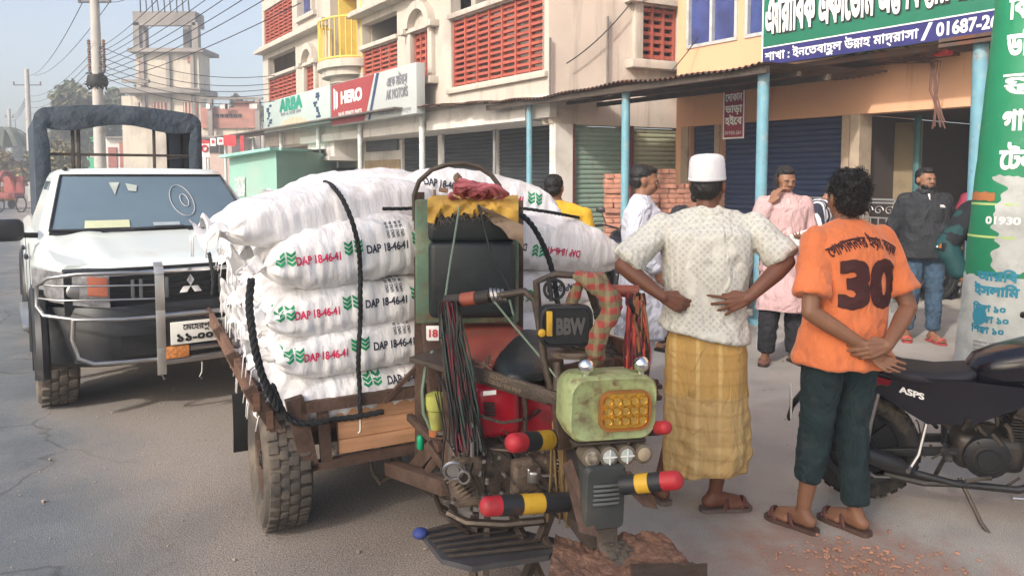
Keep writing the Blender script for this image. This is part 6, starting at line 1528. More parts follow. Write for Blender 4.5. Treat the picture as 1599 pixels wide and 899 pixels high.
# canopy
def arch(hw, zt, zb, r, n=7):
    pts = [(-hw, zb)] + [(-hw, lerp(zb, zt - r, i / 4)) for i in range(1, 5)]
    for i in range(1, n + 1): a = PI - PI / 2 * i / n; pts.append((-hw + r + r * math.cos(a), zt - r + r * math.sin(a)))
    m_ = [(lerp(-hw + r, 0, i / 5), zt + .05 * math.sin(PI / 2 * i / 5)) for i in range(1, 6)]; L_ = pts + m_
    return L_ + [(-x, z) for x, z in reversed(L_[:-1])]
mb = MB(); outer = []; ys = [3.34 + i * .12 for i in range(16)]
for j, y in enumerate(ys):
    sag = -.03 * abs(math.sin(PI * j / 5)); A_ = arch(.77, 2.29 + sag * .6, 1.17, .13)
    outer.append([V3((x, y + .01 * noise.noise(V3((x * 3, z * 3, j))), z + .018 * noise.noise(V3((x * 4, y * 3, 0))))) for x, z in A_])
inner = [[V3((p.x * .975, p.y, p.z - .02 * (1 if p.z > 1.9 else .0))) for p in q] for q in outer]
n_ = len(outer[0]); m2 = len(ys); vs = [p for q in outer for p in q] + [p for q in inner for p in q]; fs = []; K = n_ * m2
for i in range(m2 - 1):
    for k_ in range(n_ - 1):
        a = i * n_ + k_; fs.append((a, a + 1, a + 1 + n_, a + n_)); fs.append((K + a + n_, K + a + 1 + n_, K + a + 1, K + a))
for k_ in range(n_ - 1):
    fs.append((k_ + 1, k_, K + k_, K + k_ + 1)); a = (m2 - 1) * n_ + k_; fs.append((a, a + 1, K + a + 1, K + a))
mb.add(vs, fs)
cv_ = mb.build('canopy', M_canvas, pt, sm=60)
# front valance: cloth hanging inside the hoop, with a sagging edge
mb = MB(); A_ = arch(.775, 2.30, 1.17, .13); In = []
for i, (x, z) in enumerate(A_):
    u = abs(x) / .775; cx = x * (.83 if z < 2.15 else .86); cz = min(z, 2.15 - .03 * (1 - u) + .05 * math.cos(x * 5) - .02); In.append((cx, cz))
mb.loft([[V3((x, 3.315, z)) for x, z in A_] + [V3((x, 3.315, z)) for x, z in reversed(In)], [V3((x, 3.335, z)) for x, z in A_] + [V3((x, 3.335, z)) for x, z in reversed(In)]], cap=False)
k_ = len(A_)
for yv, sg in ((3.315 - .004, 1), (3.339, -1)):
    vs = []
    for i in range(k_):
        for f in (0, .33, .66, 1): vs.append(V3((lerp(A_[i][0], In[i][0], f), yv - sg * (.025 * math.sin(f * PI) * (1 + .8 * noise.noise(V3((A_[i][0] * 6, A_[i][1] * 6, f)))) + .006 * math.sin(A_[i][0] * 60 + f * 3)), lerp(A_[i][1], In[i][1], f))))
    mb.add(vs, [(i * 4 + j, i * 4 + j + 1, i * 4 + j + 5, i * 4 + j + 4) for i in range(k_ - 1) for j in range(3)])
mb.build('valance', M_canvas, cv_, sm=70)
for y in (3.38, 4.2, 5.1):
    mb = MB(); A2 = arch(.74, 2.25, 1.15, .12); mb.tube([(x, y, z) for x, z in A2], .016, 6); mb.build('hoop', M_iron, pt)
mb = MB(); mb.tube([(-.74, 3.38, 1.84), (.74, 3.38, 1.84)], .014, 6)
for x in (-.45, -.40, .30): mb.tube([(x, 3.38, 1.15), (x + .01, 3.38, 2.26)], .016, 6)
for s_ in (-1, 1): mb.tube([(s_ * .74, 3.38, 1.84), (s_ * .74, 5.1, 1.84)], .012, 6)
mb.tube([(-.74, 5.1, 1.55), (.74, 5.1, 1.55)], .012, 6); mb.build('canopy_frame', M_iron, pt)
# ================================================================= POWER CART
CO = V3((-.92, 3.2, 0)); CUv = V3((-.454, .891, 0)); CVv = V3((.891, .454, 0)); CRZ = math.atan2(CVv.y, CVv.x)
ct = thing('engine_cart', 'rusty three wheeled engine cart with wooden bed, driver seat and pale green headlamp', 'cart', CO, CRZ)
CM = Matrix.Translation(CO) @ Matrix.Rotation(CRZ, 4, 'Z'); CMi = CM.inverted()
def CW(): return MB(CMi)          # build in world coordinates, stored in the cart's frame
def cpl(px, py, d=0.0):           # point on the front plane of the bed (moved d towards us), in world
    P = Plane(CO - CUv * d, CVv); u, z = P.hit(px, py); return P.pt(u, z)
M_wood = mat('raw_wood', (.52, .28, .15), rough=.85, var=.3, vs=3, bump=.3, bs=30, stretch=(.5, 6, 6), dirt=.25, dcol=(.2, .1, .05), ds=2)
M_wood2 = mat('dark_wood', (.16, .085, .055), rough=.85, var=.35, vs=4, bump=.3, bs=30, stretch=(.6, 5, 5), dirt=.4, dcol=(.07, .045, .035), ds=3)
BW = 1.62; BL = 2.75
mb = MB(); mb.box((BW / 2, BL / 2, .50), (BW - .06, BL - .06, .04)); mb.build('bed_floor', M_wood2, ct)
# front boards
mb = MB()
for i, (z0, z1) in enumerate(((.375, .435), (.44, .515), (.52, .585))): mb.box((.61 if i else .61, -.005 + .008 * (i % 2), (z0 + z1) / 2), (.92, .028, z1 - z0 + .003), bev=.003)
mb.build('front_board', M_wood, ct)
mb = MB(); mb.span((-.02, -.03, .615), (BW, -.03, .625), .05, .05); mb.span((.0, -.03, .345), (BW, -.03, .35), .05, .035); mb.span((.02, -.03, .33), (-.045, -.03, .66), .075, .05, up=(0, -1, 0)); mb.span((.09, -.035, .36), (.075, -.035, .60), .05, .02, up=(0, -1, 0))
for x in (.66, 1.1, BW - .02): mb.span((x, -.03, .34), (x, -.03, .62), .05, .04, up=(0, -1, 0))
mb.build('front_frame', M_rust, ct)
# leaning side boards
for s_, xa in ((-1, 0.0), (1, BW)):
    mb = MB()
    for i in range(4):
        z0 = lerp(.35, .70, i / 4); z1 = lerp(.35, .70, (i + 1) / 4) - .006; xo = s_ * (.035 + .16 * i / 3) - (.0); mb.span((xa + xo, .0, (z0 + z1) / 2), (xa + xo, BL, (z0 + z1) / 2), .028, z1 - z0)
    mb.build('side_board', M_wood2, ct)
    mb = MB()
    for y in (.02, .7, 1.4, 2.1, BL): mb.span((xa + s_ * .02, y, .34), (xa + s_ * .225, y, .72), .05, .03, up=(0, 1, 0))
    mb.span((xa + s_ * .02, 0, .34), (xa + s_ * .02, BL, .34), .05, .05); mb.build('side_frame', M_rust, ct)
mb = MB(); mb.box((BW / 2, BL, .50), (BW, .03, .3)); mb.build('tail_board', M_wood2, ct)
mb = MB(); mb.span((.4, 0, .40), (.4, BL, .40), .08, .1); mb.span((1.2, 0, .40), (1.2, BL, .40), .08, .1); mb.span((-.05, .40, .33), (BW + .05, .40, .33), .07, .07)
mb.tube([(.30, .1, .40), (.33, .08, .22), (.36, .06, .17), (.44, .08, .20)], .012, 8); mb.tube([(.52, .3, .40), (.52, .3, .08)], .03, 8); mb.build('chassis', M_iron, ct)
wheel(ct, (-.07, .24, .31), (-1, 0, 0), .305, .205, .58, m=M_rubd, mrim=M_rust, blocks=34, spokes=8)
wheel(ct, (BW + .12, .38, .345), (1, 0, 0), .335, .205, .58, m=M_rubd, mrim=M_rust, blocks=34, spokes=8)
for xa, s_ in ((-.24, -1), (BW + .24, 1)):
    mb = MB(); mb.grid(lambda a, b: (xa + .05 * -s_ + (a - .5) * .07, .62 + .10 * (b - .5) ** 2, lerp(.22, .52, b)), 3, 8); mb.grid(lambda a, b: (xa + .05 * -s_ + (a - .5) * .07, .635 + .10 * (b - .5) ** 2, lerp(.22, .52, b)), 3, 8); mb.build('mud_flap', M_sblack, ct)
# posts and hoop of the driver's seat
mb = CW(); pA = cpl(657, 742, .05); pA2 = cpl(655, 300, .05); mb.span(pA, pA2, .045, .04, up=(0, -1, 0))
pB = pA + CVv * .52; mb.span(V3((pB.x, pB.y, .34)), V3((pB.x, pB.y, 1.5)), .045, .04, up=(0, -1, 0))
mb.span(cpl(600, 628, .05), cpl(651, 573, .05), .022, .018); mb.build('seat_post', M_rust, ct)
mb = CW(); Yh = 3.32; mb.tube([at(x, y, Yh) for x, y in ((648, 345), (647, 305), (655, 283), (675, 265), (700, 257), (725, 255), (748, 261), (768, 274), (780, 290), (783, 312))], .011, 8); mb.build('hoop_rail', M_iron, ct)
# backrest
M_vinyl = mat('black_vinyl', (.012, .017, .019), rough=.42, var=.25, vs=5, bump=.3, bs=25, dirt=.2, dcol=(.05, .045, .04), ds=4)
M_gpaint = mat('old_green_paint', (.10, .17, .115), rough=.7, var=.35, vs=6, bump=.2, dirt=.4, dcol=(.28, .26, .17), ds=5, rust=.35)
def face_box(px0, px1, py0, py1, Y, dep, m, name, par=None, r=.02, yaw=R(4), extra=None):
    a = at(px0, py1, Y); b = at(px1, py0, Y); c = (a + b) / 2; mb = CW(); RB(mb, (0, dep / 2, 0), (abs(b.x - a.x), dep, abs(b.z - a.z)), Matrix.Translation(c) @ Matrix.Rotation(yaw, 4, 'Z'), r=r); return mb.build(name, m, par or ct, sm=40)
fb = face_box(650, 811, 312, 505, 3.22, .10, M_gpaint, 'backrest_frame', r=.01)
br_ = face_box(670, 807, 377, 498, 3.13, .09, M_vinyl, 'backrest', r=.03)
face_box(669, 807, 332, 379, 3.14, .08, M_vinyl, 'backrest_top', br_, r=.025)
# torn yellow cover
M_ycl = mat('yellow_cover', (.50, .30, .055), rough=.8, var=.3, vs=7, bump=.4, bs=30, dirt=.3, dcol=(.2, .14, .08), ds=6)
mb = CW(); rr = random.Random(5)
tp = [at(lerp(668, 810, i / 40), 311, 3.20) for i in range(41)]; edge = []
for i in range(41):
    x = i / 40; d = 20 + 10 * rr.random() + (26 * max(0, (x - .72) / .28)) + (10 if x < .1 else 0); edge.append(d)
rows = []
for j in range(7):
    f = j / 6; rows.append([at(lerp(668, 810, i / 40), 311 + edge[i] * f, 3.205 - .105 * min(1, f * 3) - .01 * math.sin(i * .8 + j)) for i in range(41)])
back_ = [p + V3((0, .2, .012)) for p in rows[0]]; rows = [back_] + rows
vs = [p for r_ in rows for p in r_]; mb.add(vs, [(j * 41 + i, j * 41 + i + 1, (j + 1) * 41 + i + 1, (j + 1) * 41 + i) for j in range(7) for i in range(40)]); mb.build('yellow_cover', M_ycl, br_, sm=50)
mb = CW()
mb.grid(lambda a, b: at(lerp(745, 818, a), lerp(318, 352, a) + b * (8 + 34 * a * (1 - .3 * abs(math.sin(a * 9)))), 3.09 - .05 * a - .02 * math.sin(b * 4 + a * 6)), 16, 6); mb.build('torn_flap', mat('flap_tan', (.22, .16, .11), rough=.9, var=.3), br_, sm=60)
mb = CW()
for i in range(90):
    x = rr.uniform(668, 808); y = 311 + edge[int((x - 668) / 142 * 40)]; p = at(x, y, 3.09); mb.tube([p, p + V3((rr.uniform(-.012, .012), -.012, -.008)), p + V3((rr.uniform(-.02, .02), -.01, -rr.uniform(.01, .03)))], .0012, 3)
mb.build('frayed_thread', mat('thread', (.12, .10, .08)), br_)
# seat cushions
def cushion(pts_px, z, h, m, name, seed=0):
    """outline on a level plane at height z given by pixels; domed"""
    c = [gnd(x, y, z) for x, y in pts_px]; n = len(c); ctr = sum(c, V3()) / n; dense = []
    for i in range(n):
        for f in (0, .33, .66): 
            p0, p1, p2, p3 = c[i - 1], c[i], c[(i + 1) % n], c[(i + 2) % n]; t_ = f
            dense.append(.5 * ((2 * p1) + (p2 - p0) * t_ + (2 * p0 - 5 * p1 + 4 * p2 - p3) * t_ * t_ + (3 * p1 - p0 - 3 * p2 + p3) * t_ ** 3))
    mb = CW(); rings = [[V3((p.x, p.y, z - h)) for p in dense], [V3((p.x, p.y, z - h * .3)) for p in dense]]
    for f, hh in ((.97, 0), (.88, .018), (.7, .03), (.4, .036), (.05, .038)): rings.append([V3((lerp(ctr.x, p.x, f), lerp(ctr.y, p.y, f), z + hh + .004 * noise.noise(V3((p.x * 20, p.y * 20 + f * 4, seed))))) for p in dense])
    mb.loft(rings); return mb.build(name, m, ct, sm=60)
cushion([(700, 545), (712, 512), (750, 503), (800, 505), (822, 520), (800, 548), (762, 568), (730, 562)], .92, .035, mat('brown_red_vinyl', (.27, .06, .04), rough=.6, var=.2, vs=5, bump=.2, bs=60, dirt=.2), 'seat_cushion')
cushion([(762, 562), (775, 535), (810, 518), (850, 520), (878, 540), (872, 568), (830, 582), (790, 582)], .905, .035, M_vinyl, 'front_cushion', 3)
mb = CW()
for i in range(420):
    a = rr.uniform(0, 1); q = [(700, 548), (730, 566), (762, 572), (770, 545), (800, 515), (706, 512), (762, 503)]; j = rr.randrange(6)
    x, y = lerp(q[j][0], q[j + 1][0], a), lerp(q[j][1], q[j + 1][1], a); p = gnd(x, y, .925); mb.tube([p, p + V3((rr.uniform(-.02, .02), rr.uniform(-.02, .01), rr.uniform(-.01, .025)))], .0013, 3)
mb.build('frayed_edge', mat('thread2', (.16, .12, .09)), ct)
# seat platform: sloping rusty plates with stamped words
def bar(p0, Y0, p1, Y1, w, h, m, name, par=None): mb = CW(); mb.span(at(*p0, Y0), at(*p1, Y1), w, h, bev=.003); return mb.build(name, m, par or ct)
pf = bar((665, 553), 3.05, (880, 618), 2.66, .20, .02, M_iron, 'seat_platform')
lip = bar((700, 566), 2.82, (878, 624), 2.52, .02, .046, M_iron, 'platform_lip')
a_, b_ = at(760, 586, 2.72), at(868, 622, 2.53); dx = (b_ - a_); ux = dx.normalized(); uz = V3((0, 0, 1)) - ux * ux.z; uz.normalize(); ny = ux.cross(uz)
if ny.y > 0: ny = -ny
def lipmap(oz, ox): return lambda x, y, z: a_ + ux * (x + ox) + uz * (y + oz) + ny * (.016 + z * .0006)
mb = CW(); text_mb('RCN-JOI', lipmap(.004, .03), mb, .022, 'L', bold=.03); text_mb('01728-261930 MVP', lipmap(-.018, .0), mb, .022, 'L', bold=.03); mb.build('stamped_lettering', mat('worn_letters', (.16, .12, .085)), lip, sm=0, fix=False)
# upright brackets under the seat
mb = CW()
for (x0, y0, Y0, x1, y1, Y1, w_, h_) in ((672, 505, 3.2, 690, 700, 3.05, .07, .05), (700, 560, 2.95, 705, 760, 2.8, .05, .04), (868, 560, 2.6, 880, 700, 2.55, .05, .03), (715, 600, 3.0, 860, 600, 2.8, .05, .04), (690, 690, 3.0, 650, 735, 3.3, .07, .07), (700, 760, 2.75, 610, 730, 3.35, .06, .06), (690, 700, 2.9, 640, 650, 3.25, .03, .03), (668, 700, 3.0, 735, 640, 2.9, .03, .03), (668, 735, 2.95, 700, 690, 2.95, .035, .03), (700, 735, 2.9, 668, 690, 2.95, .03, .03)):
    mb.span(at(x0, y0, Y0), at(x1, y1, Y1), w_, h_, bev=.004)
mb.build('frame_brace', M_rust, ct)
mb = CW()
for i in range(60):   # rusty clutter of plates, bolts, rods round the engine
    x, y = rr.uniform(675, 880), rr.uniform(600, 800); Y = rr.uniform(2.85, 3.1); p = at(x, y, Y); q = p + V3((rr.uniform(-.10, .10), rr.uniform(-.1, .1), rr.uniform(-.10, .10))); mb.span(p, q, rr.uniform(.01, .05), rr.uniform(.008, .03))
mb.build('linkage', M_iron, ct)
# plate with 18
mb = CW(); p = at(676, 520, 3.15); mb.box(p, (.055, .006, .065), bev=.002); o = mb.build('small_plate', M_swhite, ct)
mb = CW(); text_mb('18', lambda x, y, z: p + V3((x, -.006 - z * .0005, y - .015)), mb, .045, bold=.04); mb.build('plate_number', mat('banner_red', (.5, .05, .06)), o, sm=0, fix=False)
# air filter and hose
M_ygreen = mat('yellow_green_plastic', (.36, .38, .09), rough=.5, var=.2, dirt=.3, dcol=(.2, .15, .08), ds=5)
mb = CW(); c_ = at(681, 640, 3.0); mb.lathe([(.032, -.075), (.034, 0), (.040, .005), (.044, .03), (.042, .065), (.02, .075)], 20, Matrix.Translation(c_)); af = mb.build('air_filter', M_ygreen, ct)
mb = CW(); mb.lathe([(.028, -.13), (.03, -.075)], 16, Matrix.Translation(c_)); mb.build('filter_bowl', mat('orange_bowl', (.42, .14, .05), rough=.4), af)
M_hose = mat('green_hose', (.15, .21, .16), rough=.5, var=.15)
mb = CW(); mb.tube([at(x, y, Y) for x, y, Y in ((676, 548, 3.05), (665, 575, 3.0), (660, 610, 2.98), (662, 645, 2.98), (672, 668, 2.98), (688, 682, 2.98), (700, 690, 2.95))], .0075, 8); mb.build('fuel_hose', M_hose, ct)
mb = CW(); c_ = at(657, 690, 3.1); mb.lathe([(.012, -.03), (.016, -.02), (.016, .02), (.010, .03)], 12, Matrix.Translation(c_)); mb.build('green_valve', mat('valve_green', (.0, .30, .14), rough=.4), ct)
# diesel engine: fuel tank, block, crankcase, side plate
M_tank = mat('tank_red', (.42, .012, .03), rough=.28, var=.15, vs=4, bump=.05, dirt=.3, dcol=(.12, .03, .025), ds=5, coat=.3)
EY = R(20)
def ebox(px0, px1, py0, py1, Y, dep, m, name, r=.02, par=None, yaw=None): return face_box(px0, px1, py0, py1, Y, dep, m, name, par, r, EY if yaw is None else yaw)
tk1 = ebox(741, 818, 603, 686, 2.72, .16, M_tank, 'fuel_tank', .035); ebox(806, 872, 618, 690, 2.86, .14, M_tank, 'fuel_tank_rear', .03, tk1)
mb = CW(); p = at(776, 628, 2.70); 
for i in range(5): mb.box(p + V3((-.028 + .001 * i, -.012, .0 - .011 * i)), (.042, .004, .007))
mb.build('cooling_slots', M_sblack, tk1)
mb = CW(); mb.box(at(765, 613, 2.69), (.05, .004, .016), rz=EY); mb.build('warning_label', M_swhite, tk1)
mb = CW(); mb.tube([at(x, y, 2.655) for x, y in ((738, 640), (752, 650), (785, 660), (815, 655))] + [at(822, 652, 2.75)], .006, 6); mb.tube([at(x, y, 2.70) for x, y in ((815, 600), (822, 640), (818, 690))], .009, 6); mb.build('tank_strap', M_iron, tk1)
eb = ebox(748, 868, 692, 800, 2.74, .30, M_cast, 'engine_block', .03)
ebox(706, 762, 700, 795, 2.66, .22, M_cast, 'gearbox', .03, eb, R(10))
mb = CW()
for i in range(7): mb.span(at(712 + 5 * i, 738 + 5 * i, 2.62), at(700 + 5 * i, 745 + 5 * i, 2.64) , .05, .006)
mb.build('cooling_rib', M_cast, eb)
mb = CW(); c_ = at(708, 735, 2.58); mb.tube([c_ + V3((.032 * math.cos(a), -.008 * math.sin(a), .032 * math.sin(a))) for a in [2 * PI * i / 20 for i in range(20)]], .008, 6, closed=True); mb.cyl(c_ + V3((0, .03, 0)), c_ - V3((0, .002, 0)), .022, 16)
c2 = at(725, 745, 2.57); mb.tube([c2 + V3((.02 * math.cos(a), 0, .022 * math.sin(a))) for a in [2 * PI * i / 16 for i in range(16)]], .005, 6, closed=True); mb.cyl(at(738, 690, 2.6), at(738, 712, 2.6), .009, 8); mb.build('filler_ring', M_chromed, eb)
sp = ebox(800, 872, 716, 770, 2.665, .05, M_cast, 'side_cover', .02, eb)
mb = CW()
for x, y in ((808, 765), (808, 727), (828, 718), (852, 720), (868, 735), (866, 765), (838, 770)): mb.cyl(at(x, y, 2.65), at(x, y, 2.63), .0075, 8)
mb.build('bolt', M_iron, sp)
mb = CW(); RB(mb, at(834, 742, 2.615), (.035, .05, .045), r=.008); RB(mb, at(834, 742, 2.64), (.05, .02, .06), r=.008); mb.tube([at(840, 742, 2.62), at(866, 742, 2.60)], .006, 6); mb.build('governor', M_chromed, sp)
# wires and copper rods running in front
mb = CW()
for i in range(11): x0 = rr.uniform(860, 885); mb.tube([at(x0, rr.uniform(640, 700), 2.62), at(x0 + rr.uniform(-6, 10), 740, 2.56), at(x0 + rr.uniform(-15, 15), rr.uniform(780, 830), 2.6)], rr.uniform(.003, .007), 5)
mb.build('cable', mat('brass_rod', (.22, .15, .07), metal=.4, var=.4, vs=8), ct)
# flywheel, muffler, pipes, belts, nuts: the crowded front of the engine
mb = CW(); T_ = frame(at(880, 752, 2.86), (.9, .35, 0), (0, 0, 1)) @ Matrix.Rotation(-PI / 2, 4, 'X'); mb.lathe([(.001, -.03), (.03, -.03), (.035, -.01), (.11, -.012), (.115, -.035), (.135, -.035), (.135, .03), (.115, .03), (.001, .03)], 32, T_); mb.build('flywheel', M_iron, eb)
mb = CW(); mb.tube([at(716, 700, 2.75), at(716, 655, 2.8), at(722, 635, 2.85)], .014, 8); mb.tube([at(700, 800, 2.72), at(730, 815, 2.68), at(790, 818, 2.66), at(850, 812, 2.66)], .016, 8); mb.tube([at(760, 700, 2.66), at(800, 703, 2.62), at(850, 700, 2.62), at(872, 712, 2.62)], .008, 7); mb.tube([at(745, 780, 2.62), at(800, 782, 2.60), at(862, 772, 2.60)], .007, 7); mb.tube([at(672, 750, 2.95), at(690, 800, 2.85), at(735, 835, 2.7)], .010, 7); mb.tube([at(668, 760, 2.98), at(700, 775, 2.9), at(742, 770, 2.7)], .014, 8); mb.build('oil_pipe', mat('oily_pipe', (.05, .038, .03), rough=.35, metal=.4, var=.4, vs=14, dirt=.3, dcol=(.14, .11, .08), ds=9), eb)
mb = CW()
for i in range(70):
    x, y = rr.uniform(705, 872), rr.uniform(694, 800); c_ = at(x, y, 2.655 if x < 765 else 2.715); c_.y -= .006 if x < 765 else .0; mb.cyl(c_ + V3((0, .03, 0)), c_ - V3((0, rr.uniform(.0, .03), 0)), rr.uniform(.003, .009), 6)
for i in range(6): c_ = at(872 + rr.uniform(-6, 10), 640 + 24 * i, 2.63); mb.tube([c_ + V3((.010 * math.cos(j), .010 * math.sin(j), -.0022 * j)) for j in range(26)], .0022, 4)
mb.build('nut_and_spring', M_chromed, eb)
mb = CW()
for i in range(16):
    a, b_ = at(rr.uniform(680, 760), rr.uniform(560, 620), 2.9), at(rr.uniform(690, 880), rr.uniform(700, 800), 2.62); mb.tube([a, lerp(a, b_, .35) + V3((rr.uniform(-.03, .03), -.05, -.03)), lerp(a, b_, .75) + V3((rr.uniform(-.04, .04), -.03, -.02)), b_], rr.uniform(.0022, .004), 5)
mb.build('loose_wire', M_sblack, eb)
# striped bumper tubes
M_sy = mat('stripe_yellow', (.60, .36, .03), rough=.5, var=.15, rust=.2); M_sb = mat('stripe_black', (.02, .022, .026), rough=.5, rust=.15); M_sr = mat('tip_red', (.40, .02, .03), rough=.5, var=.2, vs=12, dirt=.25, dcol=(.15, .05, .04), ds=8, bump=.2, bs=40)
def striped(p0, p1, r, name='bumper_tube', fr=((0, .30, 0), (.30, .62, 1), (.62, 1, 0))):
    p0, p1 = V3(p0), V3(p1); par = None
    ax = (p1 - p0).normalized()
    for a, b, c in fr:
        mb = CW(); mb.tube([lerp(p0, p1, a), lerp(p0, p1, b)], r, 16); o = mb.build(name if par is None else 'stripe', M_sy if c else M_sb, par or ct); par = par or o
    mb = CW(); pts = []; rs = [r * .97, r * .96, r * .96]
    for k in range(8): a = PI / 2 * k / 7; pts.append(p0 - ax * (r * .75 * math.sin(a)) - ax * .045); rs.append(max(.001, r * .95 * math.cos(a)))
    mb.tube([p0 + ax * .001, p0 - ax * .02, p0 - ax * .043] + pts, rs, 16); mb.build('red_cap', M_sr, par)
striped(at(815, 690, 2.42), at(882, 684, 2.62), .034)
striped(at(780, 789, 2.40), at(885, 783, 2.52), .034)
striped(at(1035, 751, 2.30), at(972, 757, 2.36), .031)
striped(at(1028, 668, 2.45), at(985, 672, 2.6), .024)
# headlamp housing
HM = Matrix.Translation(at(956, 636, 2.42)) @ Matrix.Rotation(R(16), 4, 'Z') @ Matrix.Rotation(R(2), 4, 'Y')
M_lime = mat('pale_green_paint', (.36, .43, .20), rough=.5, var=.16, vs=9, bump=.4, bs=18, dirt=.42, dcol=(.17, .15, .08), ds=9, rust=.35, bd=.006)
mb = CW(); secs = []
def rrect(w, h, r, y, M, n=6):
    out = []
    for cx, cz, a0 in ((w / 2 - r, h / 2 - r, 0), (-w / 2 + r, h / 2 - r, PI / 2), (-w / 2 + r, -h / 2 + r, PI), (w / 2 - r, -h / 2 + r, 1.5 * PI)):
        for i in range(n + 1): a = a0 + PI / 2 * i / n; out.append(M @ V3((cx + r * math.cos(a), y, cz + r * math.sin(a))))
    return out
for w_, h_, y in ((.25, .17, .17), (.30, .205, .13), (.315, .215, .06), (.315, .215, -.01), (.30, .20, -.022), (.29, .19, -.018)): secs.append(rrect(w_, h_, .055, y, HM))
mb.loft(secs); hlamp = mb.build('headlamp_housing', M_lime, ct, sm=50)
LM = HM @ Matrix.Translation((.035, -.022, -.003))
mb = CW(); mb.loft([rrect(.185, .135, .04, .0, LM), rrect(.185, .135, .04, -.014, LM), rrect(.168, .120, .034, -.014, LM), rrect(.166, .118, .034, -.002, LM)], cap=False); mb.build('lens_rim', mat('copper_rim', (.42, .17, .05), rough=.4, metal=.5, var=.2), hlamp)
mb = CW(); mb.loft([rrect(.168, .120, .034, -.003, LM), rrect(.168, .120, .034, -.006, LM)]); ln = mb.build('reflector', mat('amber_reflector', (.60, .36, .06), rough=.25, metal=.6, var=.2), hlamp)
mb = CW()
for i in range(5):
    for j in range(3):
        T_ = LM @ Matrix.Translation((-.062 + .031 * i, -.008, -.033 + .033 * j)) @ Matrix.Rotation(PI / 2, 4, 'X'); mb.lathe([(.0145, .004), (.0145, .010), (.012, .004), (.006, .001), (.0001, .0)], 14, T_)
mb.build('led_cup', mat('amber_cup', (.75, .50, .13), rough=.15, metal=.85, var=.1), ln)
for x_ in (-.10, .10):   # chrome horns
    mb = CW(); mb.ell((0, 0, 0), (.028, .028, .028), HM @ Matrix.Translation((x_ + .01, .02, .138)), seg=20, rings=14); mb.cyl(HM @ V3((x_ + .01, .02, .1)), HM @ V3((x_ + .01, .02, .115)), .012, 10); mb.build('chrome_ball', M_chrome, hlamp)
mb = CW(); RB(mb, (0, .02, -.118), (.26, .05, .012), HM, r=.005); mb.build('lamp_bracket', M_iron, hlamp)
for i in range(4):
    T_ = HM @ Matrix.Translation((-.075 + .063 * i, -.01, -.158)); fr_ = MB(CMi); Z_ = T_ @ Matrix.Rotation(PI / 2, 4, 'X'); fr_.lathe([(.030, -.05), (.033, -.01), (.033, .012), (.028, .014)], 22, Z_); lo = fr_.build('round_lamp', mat('lamp_shell', (.20, .17, .13), rough=.5, metal=.4, rust=.2), hlamp)
    mb = CW(); mb.lathe([(.029, .010), (.02, .016), (.0001, .018)], 22, Z_); mb.build('lamp_face', [mat('face_speckled', (.3, .26, .2), var=.8, vs=60), mat('face_clear', (.42, .47, .45), rough=.2, var=.3, vs=30), mat('face_clear', (.42, .47, .45)), mat('face_tan', (.40, .33, .23), rough=.5)][i], lo)
    mb = CW(); mb.box((0, 0, .019), (.05, .004, .003), Z_); mb.box((0, 0, .019), (.004, .05, .003), Z_); 
    if 0 < i < 3: mb.build('lamp_cross', M_swhite, lo)
# finned front cover
FM = HM @ Matrix.Translation((-.028, -.03, -.29)); mb = CW(); mb.loft([rrect(.12, .19, .02, .10, FM), rrect(.145, .215, .02, .02, FM), rrect(.145, .215, .02, .0, FM), rrect(.13, .20, .02, -.012, FM)])
fc = mb.build('front_cover', mat('cover_grey', (.045, .05, .05), rough=.6, var=.2, dirt=.25, dcol=(.1, .08, .06)), ct)
mb = CW()
for i in range(5): mb.tube([FM @ V3((-.045, -.016, .045 - .015 * i)), FM @ V3((0, -.022, .047 - .015 * i)), FM @ V3((.045, -.016, .045 - .015 * i))], .0045, 6)
mb.build('louvre', mat('louvre_grey', (.13, .14, .14), rough=.4), fc)
mb = CW(); q = [at(885, 770, 2.38), at(922, 838, 2.34), at(975, 835, 2.34), at(1012, 765, 2.42)]; mb.add([at(878, 725, 2.45), at(893, 716, 2.45), at(935, 838, 2.34), at(905, 830, 2.34)], [(0, 1, 2, 3)]); mb.add([at(972, 735, 2.4), at(985, 735, 2.4), at(1022, 775, 2.34), at(1028, 795, 2.34), at(1005, 790, 2.34), at(975, 760, 2.36)], [(0, 1, 2, 3, 4, 5)]); mb.build('fairing_plate', M_rust, ct, sm=0)
# front fork column, wheel and mat covered mudguard below the picture edge
mb = CW(); mb.span(at(945, 700, 2.55), at(950, 960, 2.40), .07, .05); mb.span(at(870, 770, 2.7), at(935, 860, 2.45), .05, .04); mb.span(at(742, 800, 2.75), at(738, 960, 2.70), .028, .028); mb.span(at(762, 800, 2.72), at(758, 960, 2.66), .022, .022); mb.span(at(860, 800, 2.7), at(800, 960, 2.6), .03, .03); mb.span(at(800, 800, 2.72), at(870, 960, 2.6), .025, .025); mb.span(at(850, 840, 2.65), at(905, 920, 2.5), .02, .02)
mb.build('front_fork', M_iron, ct)
fwp = at(960, 1000, 2.42); wheel(ct, CMi @ V3((fwp.x, fwp.y, .19)), CMi.to_3x3() @ V3((.9, .3, 0)), .185, .10, .5, m=M_rubd, mrim=M_rust, blocks=24)
M_mat = mat('coir_mat', (.17, .095, .065), rough=.95, var=.5, vs=25, bump=1.0, bs=60, dirt=.4, dcol=(.25, .12, .06), ds=8, bd=.01)
mb = CW()
def matfn(a, b):
    X = lerp(868 - 14 * b, 1040 + 75 * b, a); top = 832 + 14 * math.sin(a * 5) + 45 * max(0, a - .62); return at(X, lerp(top, 915, b), lerp(2.50, 2.16, b)) + V3((0, 0, .016 * noise.noise(V3((a * 9, b * 5, 1))) + .008 * noise.noise(V3((a * 30, b * 16, 2)))))
